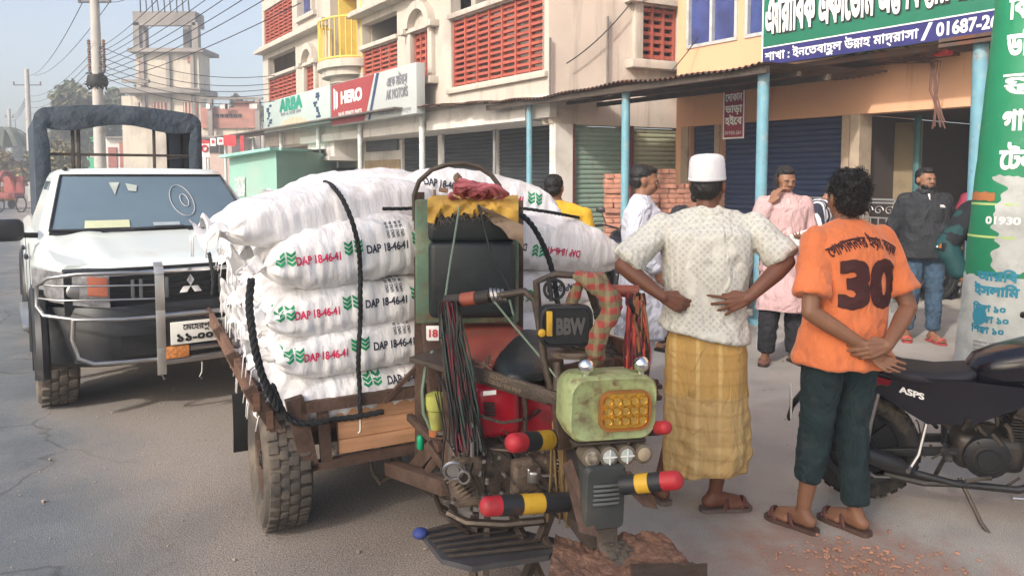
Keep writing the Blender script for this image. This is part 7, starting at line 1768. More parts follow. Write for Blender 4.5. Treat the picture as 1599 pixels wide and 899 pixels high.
mb.grid(matfn, 60, 24); mb.grid(lambda a, b: matfn(a, b) - V3((0, 0, .03)), 60, 24); mb.build('mudguard_mat', M_mat, ct, sm=60)
mb = CW(); mb.grid(lambda a, b: at(lerp(985, 1105, a), lerp(884, 912, b), lerp(2.30, 2.14, b)) + V3((0, 0, .012 + .008 * noise.noise(V3((a * 12, b * 5, 7))))), 20, 8); mb.build('worn_plate', M_iron, ct, sm=60)
# foot plates
fpx = [(655, 828), (735, 808), (880, 842), (858, 866), (738, 884), (690, 872)]; mb = CW(); c = [gnd(x, y, .27) for x, y in fpx]; mb.add(c + [p - V3((0, 0, .02)) for p in c], [(0, 1, 2, 3, 4, 5), (11, 10, 9, 8, 7, 6)] + [(i, i + 6, (i + 1) % 6 + 6, (i + 1) % 6) for i in range(6)]); fpl = mb.build('foot_plate', mat('plate_steel', (.10, .10, .11), rough=.5, metal=.5, var=.3, rust=.2), ct, sm=0)
mb = CW()
for i in range(6): f = i / 5; mb.tube([gnd(lerp(660, 700, f), lerp(830, 868, f), .282), gnd(lerp(742, 870, f), lerp(812, 850, f), .282)], .006, 6)
mb.build('foot_rib', M_iron, fpl)
mb = CW(); mb.ell(gnd(657, 832, .275), (.03, .03, .02)); mb.build('blue_end', mat('blue_cap', (.03, .05, .2)), fpl)
# handlebar
def Tb(pts, r, m, name, par=None, seg=10): mb = CW(); mb.tube([at(*p) for p in pts], r, seg); return mb.build(name, m, par or ct)
hb = Tb([(760, 462, 2.66), (790, 460, 2.64), (820, 455, 2.62), (836, 468, 2.60), (842, 500, 2.58), (850, 560, 2.56), (862, 610, 2.56)], .014, M_iron, 'handlebar')
Tb([(696, 471, 2.72), (735, 466, 2.69), (766, 462, 2.66)], .024, mat('grip_black', (.03, .025, .022), rough=.7, var=.4, vs=20, dirt=.3, dcol=(.12, .05, .03), ds=10), 'grip', hb)
Tb([(722, 468, 2.70), (744, 465, 2.68)], .0255, mat('grip_red', (.24, .06, .035), rough=.6, var=.3), 'grip_tape', hb)
for x in (767, 773, 779, 785): Tb([(x, 462, 2.66), (x + 4, 461, 2.66)], .030 - .001 * (x - 767) * .2, M_chromed, 'clamp', hb)
Tb([(842, 500, 2.58), (838, 440, 2.56), (868, 428, 2.56), (900, 430, 2.56), (920, 450, 2.58), (930, 480, 2.6)], .013, M_iron, 'handle_loop', hb)
mb = CW(); c_ = at(866, 452, 2.52); mb.tube([c_ + V3((.034 * math.cos(a), 0, .034 * math.sin(a))) for a in [2 * PI * i / 24 for i in range(24)]], .0055, 6, closed=True); mb.tube([at(857, 432, 2.52), at(862, 470, 2.51)], .008, 6); mb.build('key_ring', M_sblack, hb)
Tb([(930, 455, 2.62), (965, 454, 2.60), (998, 455, 2.58)], .022, mat('grip_red', (.24, .06, .035)), 'grip', hb)
Tb([(838, 520, 2.56), (900, 548, 2.54), (930, 545, 2.56)], .012, M_iron, 'lower_bar', hb)
# black tub with the letters BBW
TM = Matrix.Translation(at(884, 508, 2.50)) @ Matrix.Rotation(R(6), 4, 'Z'); mb = CW(); mb.loft([rrect(.17, .13, .03, .06, TM), rrect(.185, .145, .035, .0, TM), rrect(.18, .14, .035, -.02, TM), rrect(.165, .125, .03, -.022, TM), rrect(.16, .12, .03, -.012, TM)]); tub = mb.build('tool_box', M_plast, hb)
mb = CW(); text_mb('BBW', lambda x, y, z: TM @ V3((x + .012, -.018 - z * .0008, y - .025)), mb, .075, maxw=.10, bold=.05); mb.build('raised_letters', mat('letter_black', (.085, .085, .08), rough=.4), tub, sm=0, fix=False)
mb = CW(); mb.box((-.060, -.021, .012), (.020, .012, .085), TM, bev=.003); mb.ell((-.085, -.02, -.02), (.014, .008, .014), TM); mb.build('yellow_strip', M_sy, tub)
mb = CW(); mb.lathe([(.001, 0), (.085, .0), (.09, .012), (.08, .02), (.001, .02)], 24, Matrix.Translation(at(900, 556, 2.54)) @ Matrix.Diagonal((1, .6, 1, 1))); mb.build('round_plate', M_cast, hb)
Tb([(872, 565, 2.56), (872, 610, 2.54)], .018, M_iron, 'steering_post', hb)
for i, (pts, r_) in enumerate((([(718, 322, 3.02), (712, 360, 3.0), (702, 420, 2.85), (695, 470, 2.72), (700, 520, 2.72), (712, 560, 2.72)], .0042), ([(772, 470, 2.62), (800, 505, 2.60), (840, 552, 2.58), (882, 605, 2.52)], .0042), ([(796, 468, 2.62), (802, 490, 2.62), (808, 520, 2.8)], .0042))): Tb(pts, r_, M_hose, 'control_cable', seg=7)
Tb([(748, 320, 3.05), (768, 400, 3.0), (795, 450, 2.8), (800, 462, 2.7)], .005, M_sblack, 'black_cable')
# tassels of cord and the checked cloth
def tassel(cx0, cy0, Y0, cx1, cy1, Y1, n, spread0, spread1, mats, name, label, seed, cat='tassel', r=.004):
    t = thing(name, label, cat, at(cx0, cy0, Y0)); Mi = Matrix.Translation(-V3(t.location)); rr = random.Random(seed)
    for mi, m in enumerate(mats):
        mb = MB(Mi)
        for i in range(n // len(mats)):
            a = rr.uniform(-1, 1); b = a * .6 + rr.uniform(-.4, .4); ph_ = rr.uniform(0, 6)
            pts = [at(lerp(cx0, cx1, f) + lerp(spread0, spread1, min(1, f * 1.3)) * (a if f < .3 else b) + 3 * math.sin(ph_ + f * 6), lerp(cy0, cy1, f * rr.uniform(.97, 1.03)), lerp(Y0, Y1, f) + rr.uniform(-.02, .02)) for f in (0, .12, .3, .5, .7, .85, 1)]
            mb.tube(pts, r * rr.uniform(.7, 1.4), 5)
        mb.build('cord', m, t)
    return t
tassel(701, 470, 2.68, 735, 705, 2.62, 90, 14, 26, [M_sblack, M_plast, M_sblack, mat('cord_green', (.035, .06, .05)), M_plast, mat('cord_maroon', (.12, .02, .03))], 'cord_tassel', 'long bundle of black, green and red cords hanging from the left grip', 3)
tassel(992, 458, 2.56, 996, 588, 2.54, 40, 12, 22, [mat('cord_maroon', (.16, .02, .03)), mat('cord_red', (.42, .05, .03), rough=.6), M_sblack, mat('cord_brown', (.22, .09, .04))], 'cord_tassel', 'red and maroon tassel hanging from the right grip', 8, r=.006)
M_gam = mat('checked_gamcha', (.30, .055, .045), rough=.9, var=.15, bump=.4, bs=120)
add_bands(M_gam, 'Z', 7.5, (.15, .16, .085), width=.45, fac=.85, soft=.06, dist=1.5); add_bands(M_gam, 'X', 8.5, (.26, .22, .12), width=.33, fac=.6, soft=.06, dist=1.5)
gm = thing('checked_cloth', 'red and green checked cloth knotted on the cart handlebar', 'cloth', at(935, 460, 2.55))
mb = MB(Matrix.Translation(-V3(gm.location)))
for pts, rs in (([(905, 432, 2.52), (925, 440, 2.48), (950, 462, 2.48), (955, 490, 2.48), (938, 515, 2.48), (930, 545, 2.50), (932, 560, 2.52)], [.016, .027, .030, .027, .027, .031, .024]), ([(905, 445, 2.56), (892, 475, 2.56), (888, 500, 2.58)], [.016, .018, .010]), ([(940, 435, 2.54), (962, 470, 2.52), (958, 500, 2.5)], [.018, .022, .013])):
    for i in range(len(pts) - 1): cap(mb, at(*pts[i]), at(*pts[i + 1]), rs[i], rs[i + 1])
me = remeshed(mb, .005, 3, 'cloth'); displace(me, lambda p, n: .007 * (1 - 2.2 * abs(noise.noise(V3((p.x * 32, p.y * 32, p.z * 14))))) + .003 * noise.noise(p * 70)); link('cloth_folds', me, M_gam, gm)
rc = thing('red_rag_rope', 'pink and maroon rag rope bundled on top of the driver backrest', 'rope', at(750, 300, 3.15))
mb = MB(Matrix.Translation(-V3(rc.location)))
for i in range(13):
    cx, cy = rr.uniform(728, 772), rr.uniform(292, 308); a0 = rr.uniform(0, 6); w_, h_ = rr.uniform(14, 30), rr.uniform(5, 12)
    mb.tube([at(cx + w_ * math.cos(a0 + a), cy + h_ * math.sin(a0 + a) + 3 * math.sin(3 * a), 3.16 + .06 * math.sin(a + a0)) for a in [j * .35 for j in range(15)]], [.010 * rr.uniform(.7, 1.2)] * 15, 6)
mb.build('rag_strand', mat('pink_rag', (.38, .11, .13), rough=.9, var=.4, vs=20), rc)
mb = MB(Matrix.Translation(-V3(rc.location))); mb.tube([at(725, 300, 3.14), at(718, 278, 3.14), at(712, 272, 3.14)], .012, 6); mb.ell(at(714, 278, 3.12), (.016, .016, .02)); mb.tube([at(700, 298, 3.2), at(686, 296, 3.2)], .01, 6); mb.tube([at(679, 296, 3.2), at(679, 306, 3.2)], .006, 6); mb.build('knot', mat('knot_brown', (.2, .13, .09)), rc)
# ================================================================= FERTILISER SACKS on the cart  (local x = across, y = back, z = up)
def fabric(name, col):
    m = mat(name, col, rough=.55, var=.04, vs=5, bump=.0, dirt=.16, dcol=(.50, .46, .40), ds=3, spec=.4)
    nt, N, Lk, b = nodes_of(m); tc = N.new('ShaderNodeTexCoord'); n1 = N.new('ShaderNodeTexNoise'); n1.inputs['Scale'].default_value = 9; n1.inputs['Detail'].default_value = 5
    mp = N.new('ShaderNodeMapping'); mp.inputs['Scale'].default_value = (2.2, 1, .5); Lk.new(tc.outputs['Object'], mp.inputs[0]); Lk.new(mp.outputs[0], n1.inputs[0])
    b1 = N.new('ShaderNodeBump'); b1.inputs['Strength'].default_value = .8; b1.inputs['Distance'].default_value = .022; Lk.new(n1.outputs[0], b1.inputs['Height'])
    n2 = N.new('ShaderNodeTexNoise'); n2.inputs['Scale'].default_value = 160; Lk.new(tc.outputs['Object'], n2.inputs[0]); b2 = N.new('ShaderNodeBump'); b2.inputs['Strength'].default_value = .4; b2.inputs['Distance'].default_value = .002
    Lk.new(n2.outputs[0], b2.inputs['Height']); Lk.new(b1.outputs[0], b2.inputs['Normal']); Lk.new(b2.outputs[0], b.inputs['Normal']); return m
M_sack = fabric('sack_white', (.80, .79, .79))
M_lred = mat('print_red', (.60, .02, .09), rough=.6, bump=0); M_lgrn = mat('print_green', (.01, .28, .11), rough=.6, bump=0); M_lblk = mat('print_black', (.03, .03, .05), rough=.6, bump=0)
def sack_mesh(L=.86, W=.52, T=.27, seed=0, sag=.02, nx=56, nt=44):
    mb = MB(); secs = []; sp = lambda v, e: math.copysign(abs(v) ** e, v)
    for i in range(nx + 1):
        u = -1 + 2 * i / nx; au = abs(u); th_ = max(.03, (1 - au ** 4.2)) ** .62; wd_ = (1 - au ** 7) ** .35 * .18 + .82; ring = []
        for k in range(nt):
            a = 2 * PI * k / nt; cx, sz = sp(math.cos(a), .52), sp(math.sin(a), .66)
            y = W / 2 * wd_ * cx; z = T / 2 * th_ * sz
            p = V3((u * L / 2, y, z))
            # puckers towards the seams and ends, soft dents elsewhere
            ed = abs(math.cos(a)) ** 3 * (1 - au ** 6)
            pk = .0045 * ed * math.sin(u * 46 + 2.5 * noise.noise(V3((u * 4, seed, 0)))) * (.4 + .6 * (sz < .1))
            ln = .011 * noise.noise(V3((u * 6, math.cos(a) * 2.4, math.sin(a) * 2.4 + seed))) + .007 * noise.noise(V3((u * 15, math.cos(a) * 5, math.sin(a) * 5 + seed)))
            en = .012 * au ** 5 * math.sin(9 * a + seed + 3 * u)
            n_ = V3((0, cx, sz)); p += n_ * (pk + ln + en)
            p.z += -sag * (u * u) + .012 * noise.noise(V3((u * 1.5, seed * 3, 0)))
            ring.append(p)
        secs.append(ring)
    mb.loft(secs); return mb.mesh('sack', sm=180)
def tuft_mesh(W=.38, L=.11, seed=0):
    mb = MB(); rr = random.Random(seed)
    def f(a, b):
        u = -1 + 2 * a; fl = b ** .8
        return V3((-L * fl * (1 + .35 * math.sin(u * 5 + seed) + .25 * noise.noise(V3((u * 6, b * 3, seed)))), u * W / 2 * (1 - .25 * b + .2 * b * noise.noise(V3((u * 3, seed, 2)))), .035 * fl * math.sin(u * 9 + seed) + .07 * fl * noise.noise(V3((u * 3, b * 3, seed + 5))) + .012 * math.sin(b * 7 + u * 4)))
    mb.grid(f, 34, 12)
    for i in range(3):
        y = rr.uniform(-W / 2, W / 2); mb.tube([(-L * .8, y, 0), (-L * 1.2, y + rr.uniform(-.03, .03), -.03), (-L * 1.3, y + rr.uniform(-.04, .04), -.09 - rr.random() * .06)], .003, 4)
    return mb.mesh('tuft', sm=180, fix=False)
sm_meshes = [sack_mesh(seed=i * 1.7) for i in range(4)]; tf_meshes = [tuft_mesh(seed=i * 2.3) for i in range(4)]
def leaf_polys(x, y, s=.045):
    out = []
    for dx in (0, s * 1.0):
        for j in range(3):
            yy = y - s * .5 + j * s * .42
            for sg in (-1, 1): out.append([(x + dx, yy), (x + dx + sg * s * .42, yy + s * .30), (x + dx + sg * s * .42, yy + s * .62), (x + dx, yy + s * .30)])
    return out
def sack(x, y, z, rz, ry, label, variant=0, text=None, tuft=True, L=1.0, T=1.0, W=1.0, flip=False, rx=0.0):
    base = CM @ V3((x, y, z))
    t = thing('fertiliser_sack', label, 'sack', base, 0, 'white fertiliser sacks stacked on the cart')
    t.rotation_euler = (rx, ry, CRZ + rz)
    me = sm_meshes[variant % 4]
    if L != 1 or T != 1 or W != 1:
        me = me.copy(); me.transform(Matrix.Diagonal((L, W, T, 1)))
    b = link('sack_body', me, M_sack, t)
    if tuft: o = link('torn_end', tf_meshes[(variant + 1) % 4], M_sack, t); o.location = (-.40 * L, 0, -.01)
    if text:
        gs_, rs_, bs_ = [], [], []
        for (kind, tx, ty) in text:
            if kind == 'g': gs_ += leaf_polys(tx, ty)
        sg = -1 if flip else 1
        org = lambda X, Y: V3((X * sg, -.6, Y * sg)); d = (0, 1, 0)
        if gs_: project_poly(gs_, b, org, d, 'leaf_print', M_lgrn, b, lift=.0025, sub=.04)
        for kind, tx, ty in text:
            if kind in 'rb': project_text('DAP 18-46-41', b, lambda X, Y, tx=tx, ty=ty: org(X + tx, Y + ty - .016), d, 'red_print' if kind == 'r' else 'black_print', M_lred if kind == 'r' else M_lblk, b, .050, maxw=.20, bold=.03, lift=.0028, sub=.05, align='L')
            if kind == 's':
                for q in range(4): project_text('NPKS 18.46', b, lambda X, Y, tx=tx, ty=ty, q=q: org(tx + q * .022 - Y, ty + X * 1.0), d, 'small_print', M_lblk, b, .02, maxw=.07, lift=.0028, sub=.05)
    return t
TX = [('g', -.385, .005), ('r', -.325, .0), ('g', -.095, .018), ('b', -.015, .01), ('g', .22, .022), ('b', .30, .02), ('s', .10, .085)]
ordn = ['', 'bottom', 'second', 'third', 'fourth', 'fifth']
# left column, front row
sack(.345, .235, .625, R(1), R(-1), 'lowest sack of the left front stack, resting on the wooden bed', 0, [('b', .03, .055), ('g', -.06, .06)], T=.86)
sack(.325, .225, .84, R(0), R(-2), 'second sack from the bottom of the left front stack', 1, TX, T=.92)
sack(.295, .225, 1.035, R(-1), R(-3.5), 'third sack from the bottom of the left front stack, pointed left end', 2, TX, T=.92)
sack(.285, .20, 1.285, R(1), R(-5), 'thickest printed sack, fourth from the bottom in the left front stack', 3, TX, T=1.12, W=1.05)
sack(.20, .30, 1.462, R(8), R(-7), 'plain smooth sack with a torn left end, on top of the left front stack', 0, None, T=.92, L=1.2)
sack(.50, .80, 1.52, R(-2), R(-2), 'topmost sack with a ruffled tuft at its right end, behind the top left one', 1, None, T=1.0)
# right column, front row (behind the driver seat)
sack(1.12, .235, .61, R(0), R(1), 'lowest sack of the right front stack beside the lamp', 2, [('g', .2, .0), ('r', -.1, 0)], tuft=False, T=.86)
sack(1.13, .235, .82, R(0), R(1), 'second sack of the right front stack', 3, [('b', -.32, .02), ('g', .1, .0)], tuft=False, T=.9)
sack(1.12, .24, 1.03, R(1), R(1), 'third sack of the right front stack with its print upside down', 0, [('b', -.28, -.02), ('g', .0, 0), ('r', .12, 0)], tuft=False, T=.88, flip=True)
sack(1.23, .20, 1.275, R(3), R(9), 'long slanting sack with upside down red print reaching the scarf', 1, [('b', .16, .03), ('g', .06, .03), ('r', -.16, .03)], tuft=False, T=1.12, L=1.10, flip=True)
sack(1.00, .36, 1.505, R(-6), R(10), 'rounded top sack with red print right of the driver backrest', 2, [('b', -.36, .03), ('g', -.12, .02), ('r', -.03, .02), ('g', .21, .03)], tuft=False, T=1.0, L=.95)
sack(.62, .62, 1.47, R(-3), R(0), 'sack with red print seen behind the iron hoop', 3, [('g', -.1, .05), ('b', 0.0, .05)], tuft=False, T=.95)
# rows behind: only their torn left ends and tops show
rw = ['second row behind the left front stack', 'third row of the load', 'fourth row of the load', 'last row of the load, nearest the pickup']
for r_ in range(4):
    for l_ in range(4 if r_ < 3 else 3):
        sack(.37 - .02 * l_ + .03 * r_ + rnd.uniform(-.04, .04), .76 + .52 * r_, .62 + .225 * l_ + rnd.uniform(-.01, .01), rnd.uniform(-.06, .06), R(-2), ('lowest', 'second', 'third', 'fourth')[l_] + ' torn ended sack in the ' + rw[r_], l_ + r_)
for r_ in range(3): sack(.42 + .04 * r_ + rnd.uniform(-.04, .04), 1.32 + .5 * r_, 1.44 - .05 * r_, rnd.uniform(-.1, .1), R(-4), ('second', 'third', 'rearmost')[r_] + ' sack along the top of the load on the left', r_)
for r_ in range(4): sack(1.13 + rnd.uniform(-.04, .04), .80 + .5 * r_, 1.30 - .05 * (r_ % 2), rnd.uniform(-.1, .1), R(3), ('front', 'second', 'third', 'rearmost')[r_] + ' sack along the top of the load on the right', r_ + 1, tuft=False)
# white ruffled tuft at the right end of the topmost sack
tf = thing('sack_tuft', 'white ruffled neck of a sack standing up beside the iron hoop', 'sack neck', CM @ V3((.91, .80, 1.54))); tf.rotation_euler = (0, R(60), CRZ + PI)
mb = MB()
for j in range(3): mb.grid(lambda a, b, j=j: V3(((.13 - .02 * j) * b, (.11 * b + .03) * math.cos(2 * PI * a) * (1 + .25 * math.sin(7 * 2 * PI * a + j)), (.08 * b + .03) * math.sin(2 * PI * a) * (1 + .25 * math.sin(5 * 2 * PI * a + j * 2)) * (1 - .25 * j))), 48, 8)
mb.build('ruffle', M_sack, tf, sm=180, fix=False)
# ropes over the load
M_rope = mat('black_rope', (.018, .02, .022), rough=.9, var=.4, vs=30, bump=.5, bs=120)
def rope(pts, r, label, group='ropes tied round the load', name='rope'):
    P3 = [V3(p) for p in pts]; dense = []
    for i in range(len(P3) - 1):
        p0, p1, p2, p3 = P3[max(0, i - 1)], P3[i], P3[i + 1], P3[min(len(P3) - 1, i + 2)]; n = max(3, int((p2 - p1).length / .008))
        for k in range(n):
            t_ = k / n; dense.append(.5 * ((2 * p1) + (p2 - p0) * t_ + (2 * p0 - 5 * p1 + 4 * p2 - p3) * t_ * t_ + (3 * p1 - p0 - 3 * p2 + p3) * t_ ** 3))
    mb = MB()
    for s_ in range(3):
        st = []
        for i, p in enumerate(dense):
            t_ = (dense[min(i + 1, len(dense) - 1)] - dense[max(i - 1, 0)]); t_ = t_.normalized() if t_.length > 1e-6 else UZ; a = t_.orthogonal() if abs(t_.y) > .9 else t_.cross(V3((0, 1, 0))); a.normalize(); b = t_.cross(a); ph_ = i * .55 + s_ * 2.094
            st.append(p + (a * math.cos(ph_) + b * math.sin(ph_)) * r * .5)
        mb.tube(st, r * .62, 6)
    o = mb.build(name, M_rope, None, sm=180); return tag(o, label, 'rope', group)
q = lambda px, py, d: cpl(px, py, d)
rope([at(505, 284, 3.98), at(512, 286, 3.60), q(522, 293, -.07), q(536, 312, .04), q(550, 345, .10), q(560, 385, .11), q(563, 425, .06), q(563, 465, .09), q(563, 498, .055), q(561, 540, .08), q(560, 572, .055), q(562, 605, .06), q(563, 648, .06)], .0105, 'black rope running down the middle of the left front stack')
rope([q(393, 436, -.02), q(390, 470, .02), q(392, 500, .07), q(398, 540, .09), q(408, 580, .09), q(420, 610, .085), q(436, 640, .08)], .016, 'thick double black rope at the left end of the front stack')
rope([q(425, 600, .08), q(445, 645, .075), q(470, 661, .075), q(520, 655, .065), q(560, 650, .06), q(600, 642, .06)], .0125, 'black rope lashed along the front rail of the bed')
rope([q(598, 326, .02), q(625, 326, .03), q(650, 325, .04), at(700, 322, 3.3), at(805, 325, 3.6), at(850, 330, 3.62), at(905, 340, 3.9)], .008, 'thin black rope stretched level across the top sacks')
rope([at(808, 330, 3.55), at(830, 350, 3.46), at(850, 385, 3.40), at(862, 420, 3.38), at(868, 450, 3.42), at(872, 480, 3.42)], .0125, 'black rope curving down over the right sacks')
rope([at(327, 395, 4.9), at(333, 430, 4.85), at(332, 460, 4.85)], .012, 'short black rope beside the torn sack ends')
# hook at the rail
mb = MB(); mb.tube([q(563, 650, .05), q(563, 672, .06), q(560, 676, .06)], .006, 6); o = mb.build('rope_hook', M_chromed, None); tag(o, 'small iron hook holding the rope at the wooden front board', 'hook')
# ================================================================= MOTORCYCLES  local x = forward, y = left, z up
M_bike = mat('bike_black', (.006, .006, .012), rough=.22, var=.1, bump=0, coat=.25); M_bred = mat('bike_red', (.30, .008, .02), rough=.2, bump=0, coat=.6); M_seat = mat('bike_seat', (.010, .010, .016), rough=.5, var=.2, bump=.3, bs=160)
M_alu = mat('engine_alu', (.06, .056, .052), rough=.5, metal=.7, var=.2, vs=12, bump=.2, bs=60, dirt=.35, dcol=(.12, .09, .07), ds=9); M_rlamp = mat('tail_red', (.50, .01, .02), rough=.15, coat=.5)
def motorcycle(label, loc, rz, lean, detail=True, group='parked motorcycles'):
    t = thing('motorcycle', label, 'motorcycle', loc, rz, group); t.rotation_euler = (lean, 0, rz)
    wheel(t, (0, 0, .30), (0, -1, 0), .30, .10, .74, mrim=M_plast, blocks=30, spokes=5, moto=True); wheel(t, (1.28, 0, .30), (0, -1, 0), .30, .085, .76, mrim=M_plast, blocks=30, spokes=5, moto=True)
    def ell_loft(st, name, m, par=t, e=.8, sm=60, n=24):
        mb = MB(); secs = []
        for (x, zc, hw, hh) in st: secs.append([V3((x, hw * math.copysign(abs(math.cos(2 * PI * k / n)) ** e, math.cos(2 * PI * k / n)), zc + hh * math.copysign(abs(math.sin(2 * PI * k / n)) ** e, math.sin(2 * PI * k / n)))) for k in range(n)])
        mb.loft(secs); return mb.build(name, m, par, sm=sm)
    tank = ell_loft([(.50, .80, .05, .03), (.54, .81, .10, .07), (.64, .83, .135, .095), (.78, .865, .15, .11), (.90, .875, .145, .105), (.98, .86, .12, .09), (1.02, .84, .06, .05)], 'tank', M_bike)
    for s_ in (-1, 1):
        mb = MB(); mb.add([(.78, s_ * .152, .80), (1.10, s_ * .16, .80), (1.14, s_ * .155, .70), (.98, s_ * .165, .64), (.80, s_ * .158, .74), (.78, s_ * .12, .80), (1.10, s_ * .13, .80), (1.14, s_ * .125, .70), (.98, s_ * .135, .64), (.80, s_ * .128, .74)], [(0, 1, 2, 3, 4), (9, 8, 7, 6, 5)] + [(i, i + 5, (i + 1) % 5 + 5, (i + 1) % 5) for i in range(5)]); mb.build('shroud', M_bred, t, sm=0)
        mb = MB(); pl = [(-.10, .80), (.06, .77), (.52, .77), (.78, .76), (.74, .66), (.52, .54), (.30, .52), (.16, .60), (-.04, .72)]; y0, y1 = s_ * .085, s_ * .135
        mb.add([(x, y1 * (1 if x > .1 else .8), z) for x, z in pl] + [(x, y0, z) for x, z in pl], [tuple(range(9)), tuple(range(17, 8, -1))] + [(i, i + 9, (i + 1) % 9 + 9, (i + 1) % 9) for i in range(9)]); mb.build('side_panel', M_bike, t, sm=0)
        mb = MB(); mb.add([(x, y1 * (1 if x > .1 else .8) + s_ * .004, z) for x, z in ((-.09, .785), (.12, .745), (.10, .70), (.02, .70))], [(0, 1, 2, 3)]); mb.build('red_panel', M_bred, t, sm=0)
    ell_loft([(-.20, .86, .02, .02), (-.12, .84, .075, .045), (.05, .79, .11, .05), (.20, .755, .125, .05), (.36, .745, .125, .05), (.48, .765, .11, .05), (.56, .80, .07, .035)], 'seat', M_seat)
    cw = ell_loft([(-.30, .85, .02, .015), (-.24, .84, .06, .045), (-.08, .775, .10, .07), (.10, .72, .115, .06), (.25, .70, .10, .05)], 'tail_cowl', M_bred)
    mb = MB(); RB(mb, (-.27, 0, .80), (.06, .13, .055), r=.02); mb.build('tail_lamp', M_rlamp, cw)
    mb = MB(); mb.tube([(-.02, .10, .84), (-.22, .12, .90), (-.30, .0, .91), (-.22, -.12, .90), (-.02, -.10, .84)], .012, 8); mb.build('grab_rail', M_plast, t)
    mb = MB(); mb.tube([(-.16, 0, .74), (-.30, 0, .62), (-.38, 0, .50), (-.40, 0, .42)], .05, 8, squash=.25); mb.build('rear_mudguard', M_plast, t)
    mb = MB(); mb.box((-.39, 0, .52), (.01, .20, .13), bev=.003); mb.build('number_plate', mat('plate_white', (.62, .62, .58)), t)
    for s_ in (-1, 1):
        mb = MB(); mb.tube([(-.20, 0, .74), (-.22, s_ * .16, .73)], .008, 6); o = mb.build('indicator', M_plast, t); mb = MB(); mb.ell((-.22, s_ * .18, .73), (.022, .035, .022)); mb.build('indicator_lens', mat('indicator_amber', (.5, .2, .02), rough=.2), o)
        mb = MB(); mb.tube([(-.0, s_ * .10, .30), (.02, s_ * .11, .50), (.05, s_ * .10, .66)], .022, 8); mb.tube([(.01 + .008 * math.cos(i), s_ * .11 + .034 * math.sin(i * 1.0), .36 + .0032 * i) for i in range(76)], .006, 5); mb.build('shock_absorber', M_bred if s_ > 0 else M_chromed, t)
        mb = MB(); mb.span((0, s_ * .085, .30), (.48, s_ * .075, .36), .03, .045, bev=.008); mb.build('swing_arm', M_plast, t)
        mb = MB(); mb.tube([(1.28, s_ * .075, .30), (1.14, s_ * .075, .66), (1.06, s_ * .075, .88)], [.026, .022, .018], 10); mb.build('fork_leg', M_chromed, t)
        mb = MB(); mb.tube([(1.05, 0, .93), (1.02, s_ * .12, .97), (.96, s_ * .26, 1.0), (.88, s_ * .36, .99)], .012, 8); h_ = mb.build('handlebar', M_plast, t); mb = MB(); mb.tube([(.93, s_ * .29, 1.0), (.86, s_ * .39, .985)], .018, 8); mb.build('grip', M_rubber, h_)
        mb = MB(); mb.tube([(.96, s_ * .24, 1.01), (.95, s_ * .30, 1.14)], .006, 6); mb.ell((.94, s_ * .32, 1.18), (.015, .06, .04)); mb.build('mirror', M_plast, t)
        mb = MB(); mb.tube([(.40, s_ * .10, .40), (.38, s_ * .2, .40)], .012, 6); RB(mb, (.38, s_ * .23, .405), (.04, .10, .03), r=.008); mb.build('foot_peg', M_rubber, t)
    mb = MB(); mb.tube([(1.06, 0, .90), (.62, 0, .80), (.30, 0, .70), (-.12, 0, .76)], .02, 8); mb.tube([(1.04, 0, .84), (.93, 0, .55), (.86, 0, .34), (.55, 0, .24), (.42, 0, .36), (.40, 0, .70)], .018, 8); mb.build('frame_tube', M_plast, t)
    mb = MB(); RB(mb, (.62, 0, .36), (.34, .20, .20), r=.05); en = mb.build('engine_case', M_alu, t)
    mb = MB()
    for i in range(9): c_ = V3((.74, 0, .44)) + V3((.30, 0, .95)).normalized() * (.017 * i); mb.box(c_, (.13 - .008 * (i % 2), .15, .006), Matrix.Identity(4))
    mb.span((.74, 0, .44), (.80, 0, .62), .11, .11, up=(1, 0, 0), bev=.02); mb.build('cylinder', M_alu, en)
    for s_ in (-1, 1):
        mb = MB(); T_ = frame((.60, s_ * .10, .355), (0, s_, 0), (0, 0, 1)) @ Matrix.Rotation(-PI / 2, 4, 'X'); mb.lathe([(.115, -.02), (.112, .02), (.09, .032), (.055, .034), (.052, .042), (.001, .042)], 30, T_); c2 = mb.build('clutch_cover', M_plast, en)
        mb = MB(); mb.tube([T_ @ V3((.070 * math.cos(a), .070 * math.sin(a), .036)) for a in [2 * PI * i / 24 for i in range(24)]], .003, 5, closed=True)
        for i in range(6): a = i * PI / 3; mb.cyl(T_ @ V3((.10 * math.cos(a), .10 * math.sin(a), .02)), T_ @ V3((.10 * math.cos(a), .10 * math.sin(a), .034)), .006, 6)
        mb.build('cover_ring', M_alu, c2)
    mb = MB(); mb.tube([(.86, -.06, .56), (.98, -.08, .46), (.95, -.10, .27), (.75, -.12, .20), (.45, -.13, .20), (.25, -.14, .24)], .020, 10); mb.tube([(.25, -.14, .24), (.18, -.145, .27), (-.12, -.16, .36), (-.26, -.165, .41), (-.27, -.165, .413)], [.022, .045, .052, .045, .02], 14); mb.build('exhaust', mat('exhaust_black', (.04, .04, .042), rough=.4, metal=.5, var=.2), t)
    mb = MB(); mb.tube([(.22, -.12, .20), (.05, -.19, .22), (-.10, -.19, .30)], .01, 6); mb.tube([(.30, -.12, .52), (.26, -.17, .36), (.22, -.20, .30)], .010, 6); mb.tube([(.22, -.19, .30), (.20, -.25, .30)], .012, 6); mb.tube([(.86, -.12, .28), (.80, -.20, .20), (.70, -.21, .20)], .009, 6); mb.build('kick_lever', M_chromed, t)
    mb = MB(); mb.tube([(.90, .0, .64), (.98, .20, .64), (1.00, .235, .50), (.96, .22, .30), (.88, .02, .26)], .014, 8); mb.tube([(.90, .0, .64), (.98, -.20, .64), (1.00, -.235, .50), (.96, -.22, .30), (.88, -.02, .26)], .014, 8); mb.build('crash_bar', M_plast, t)
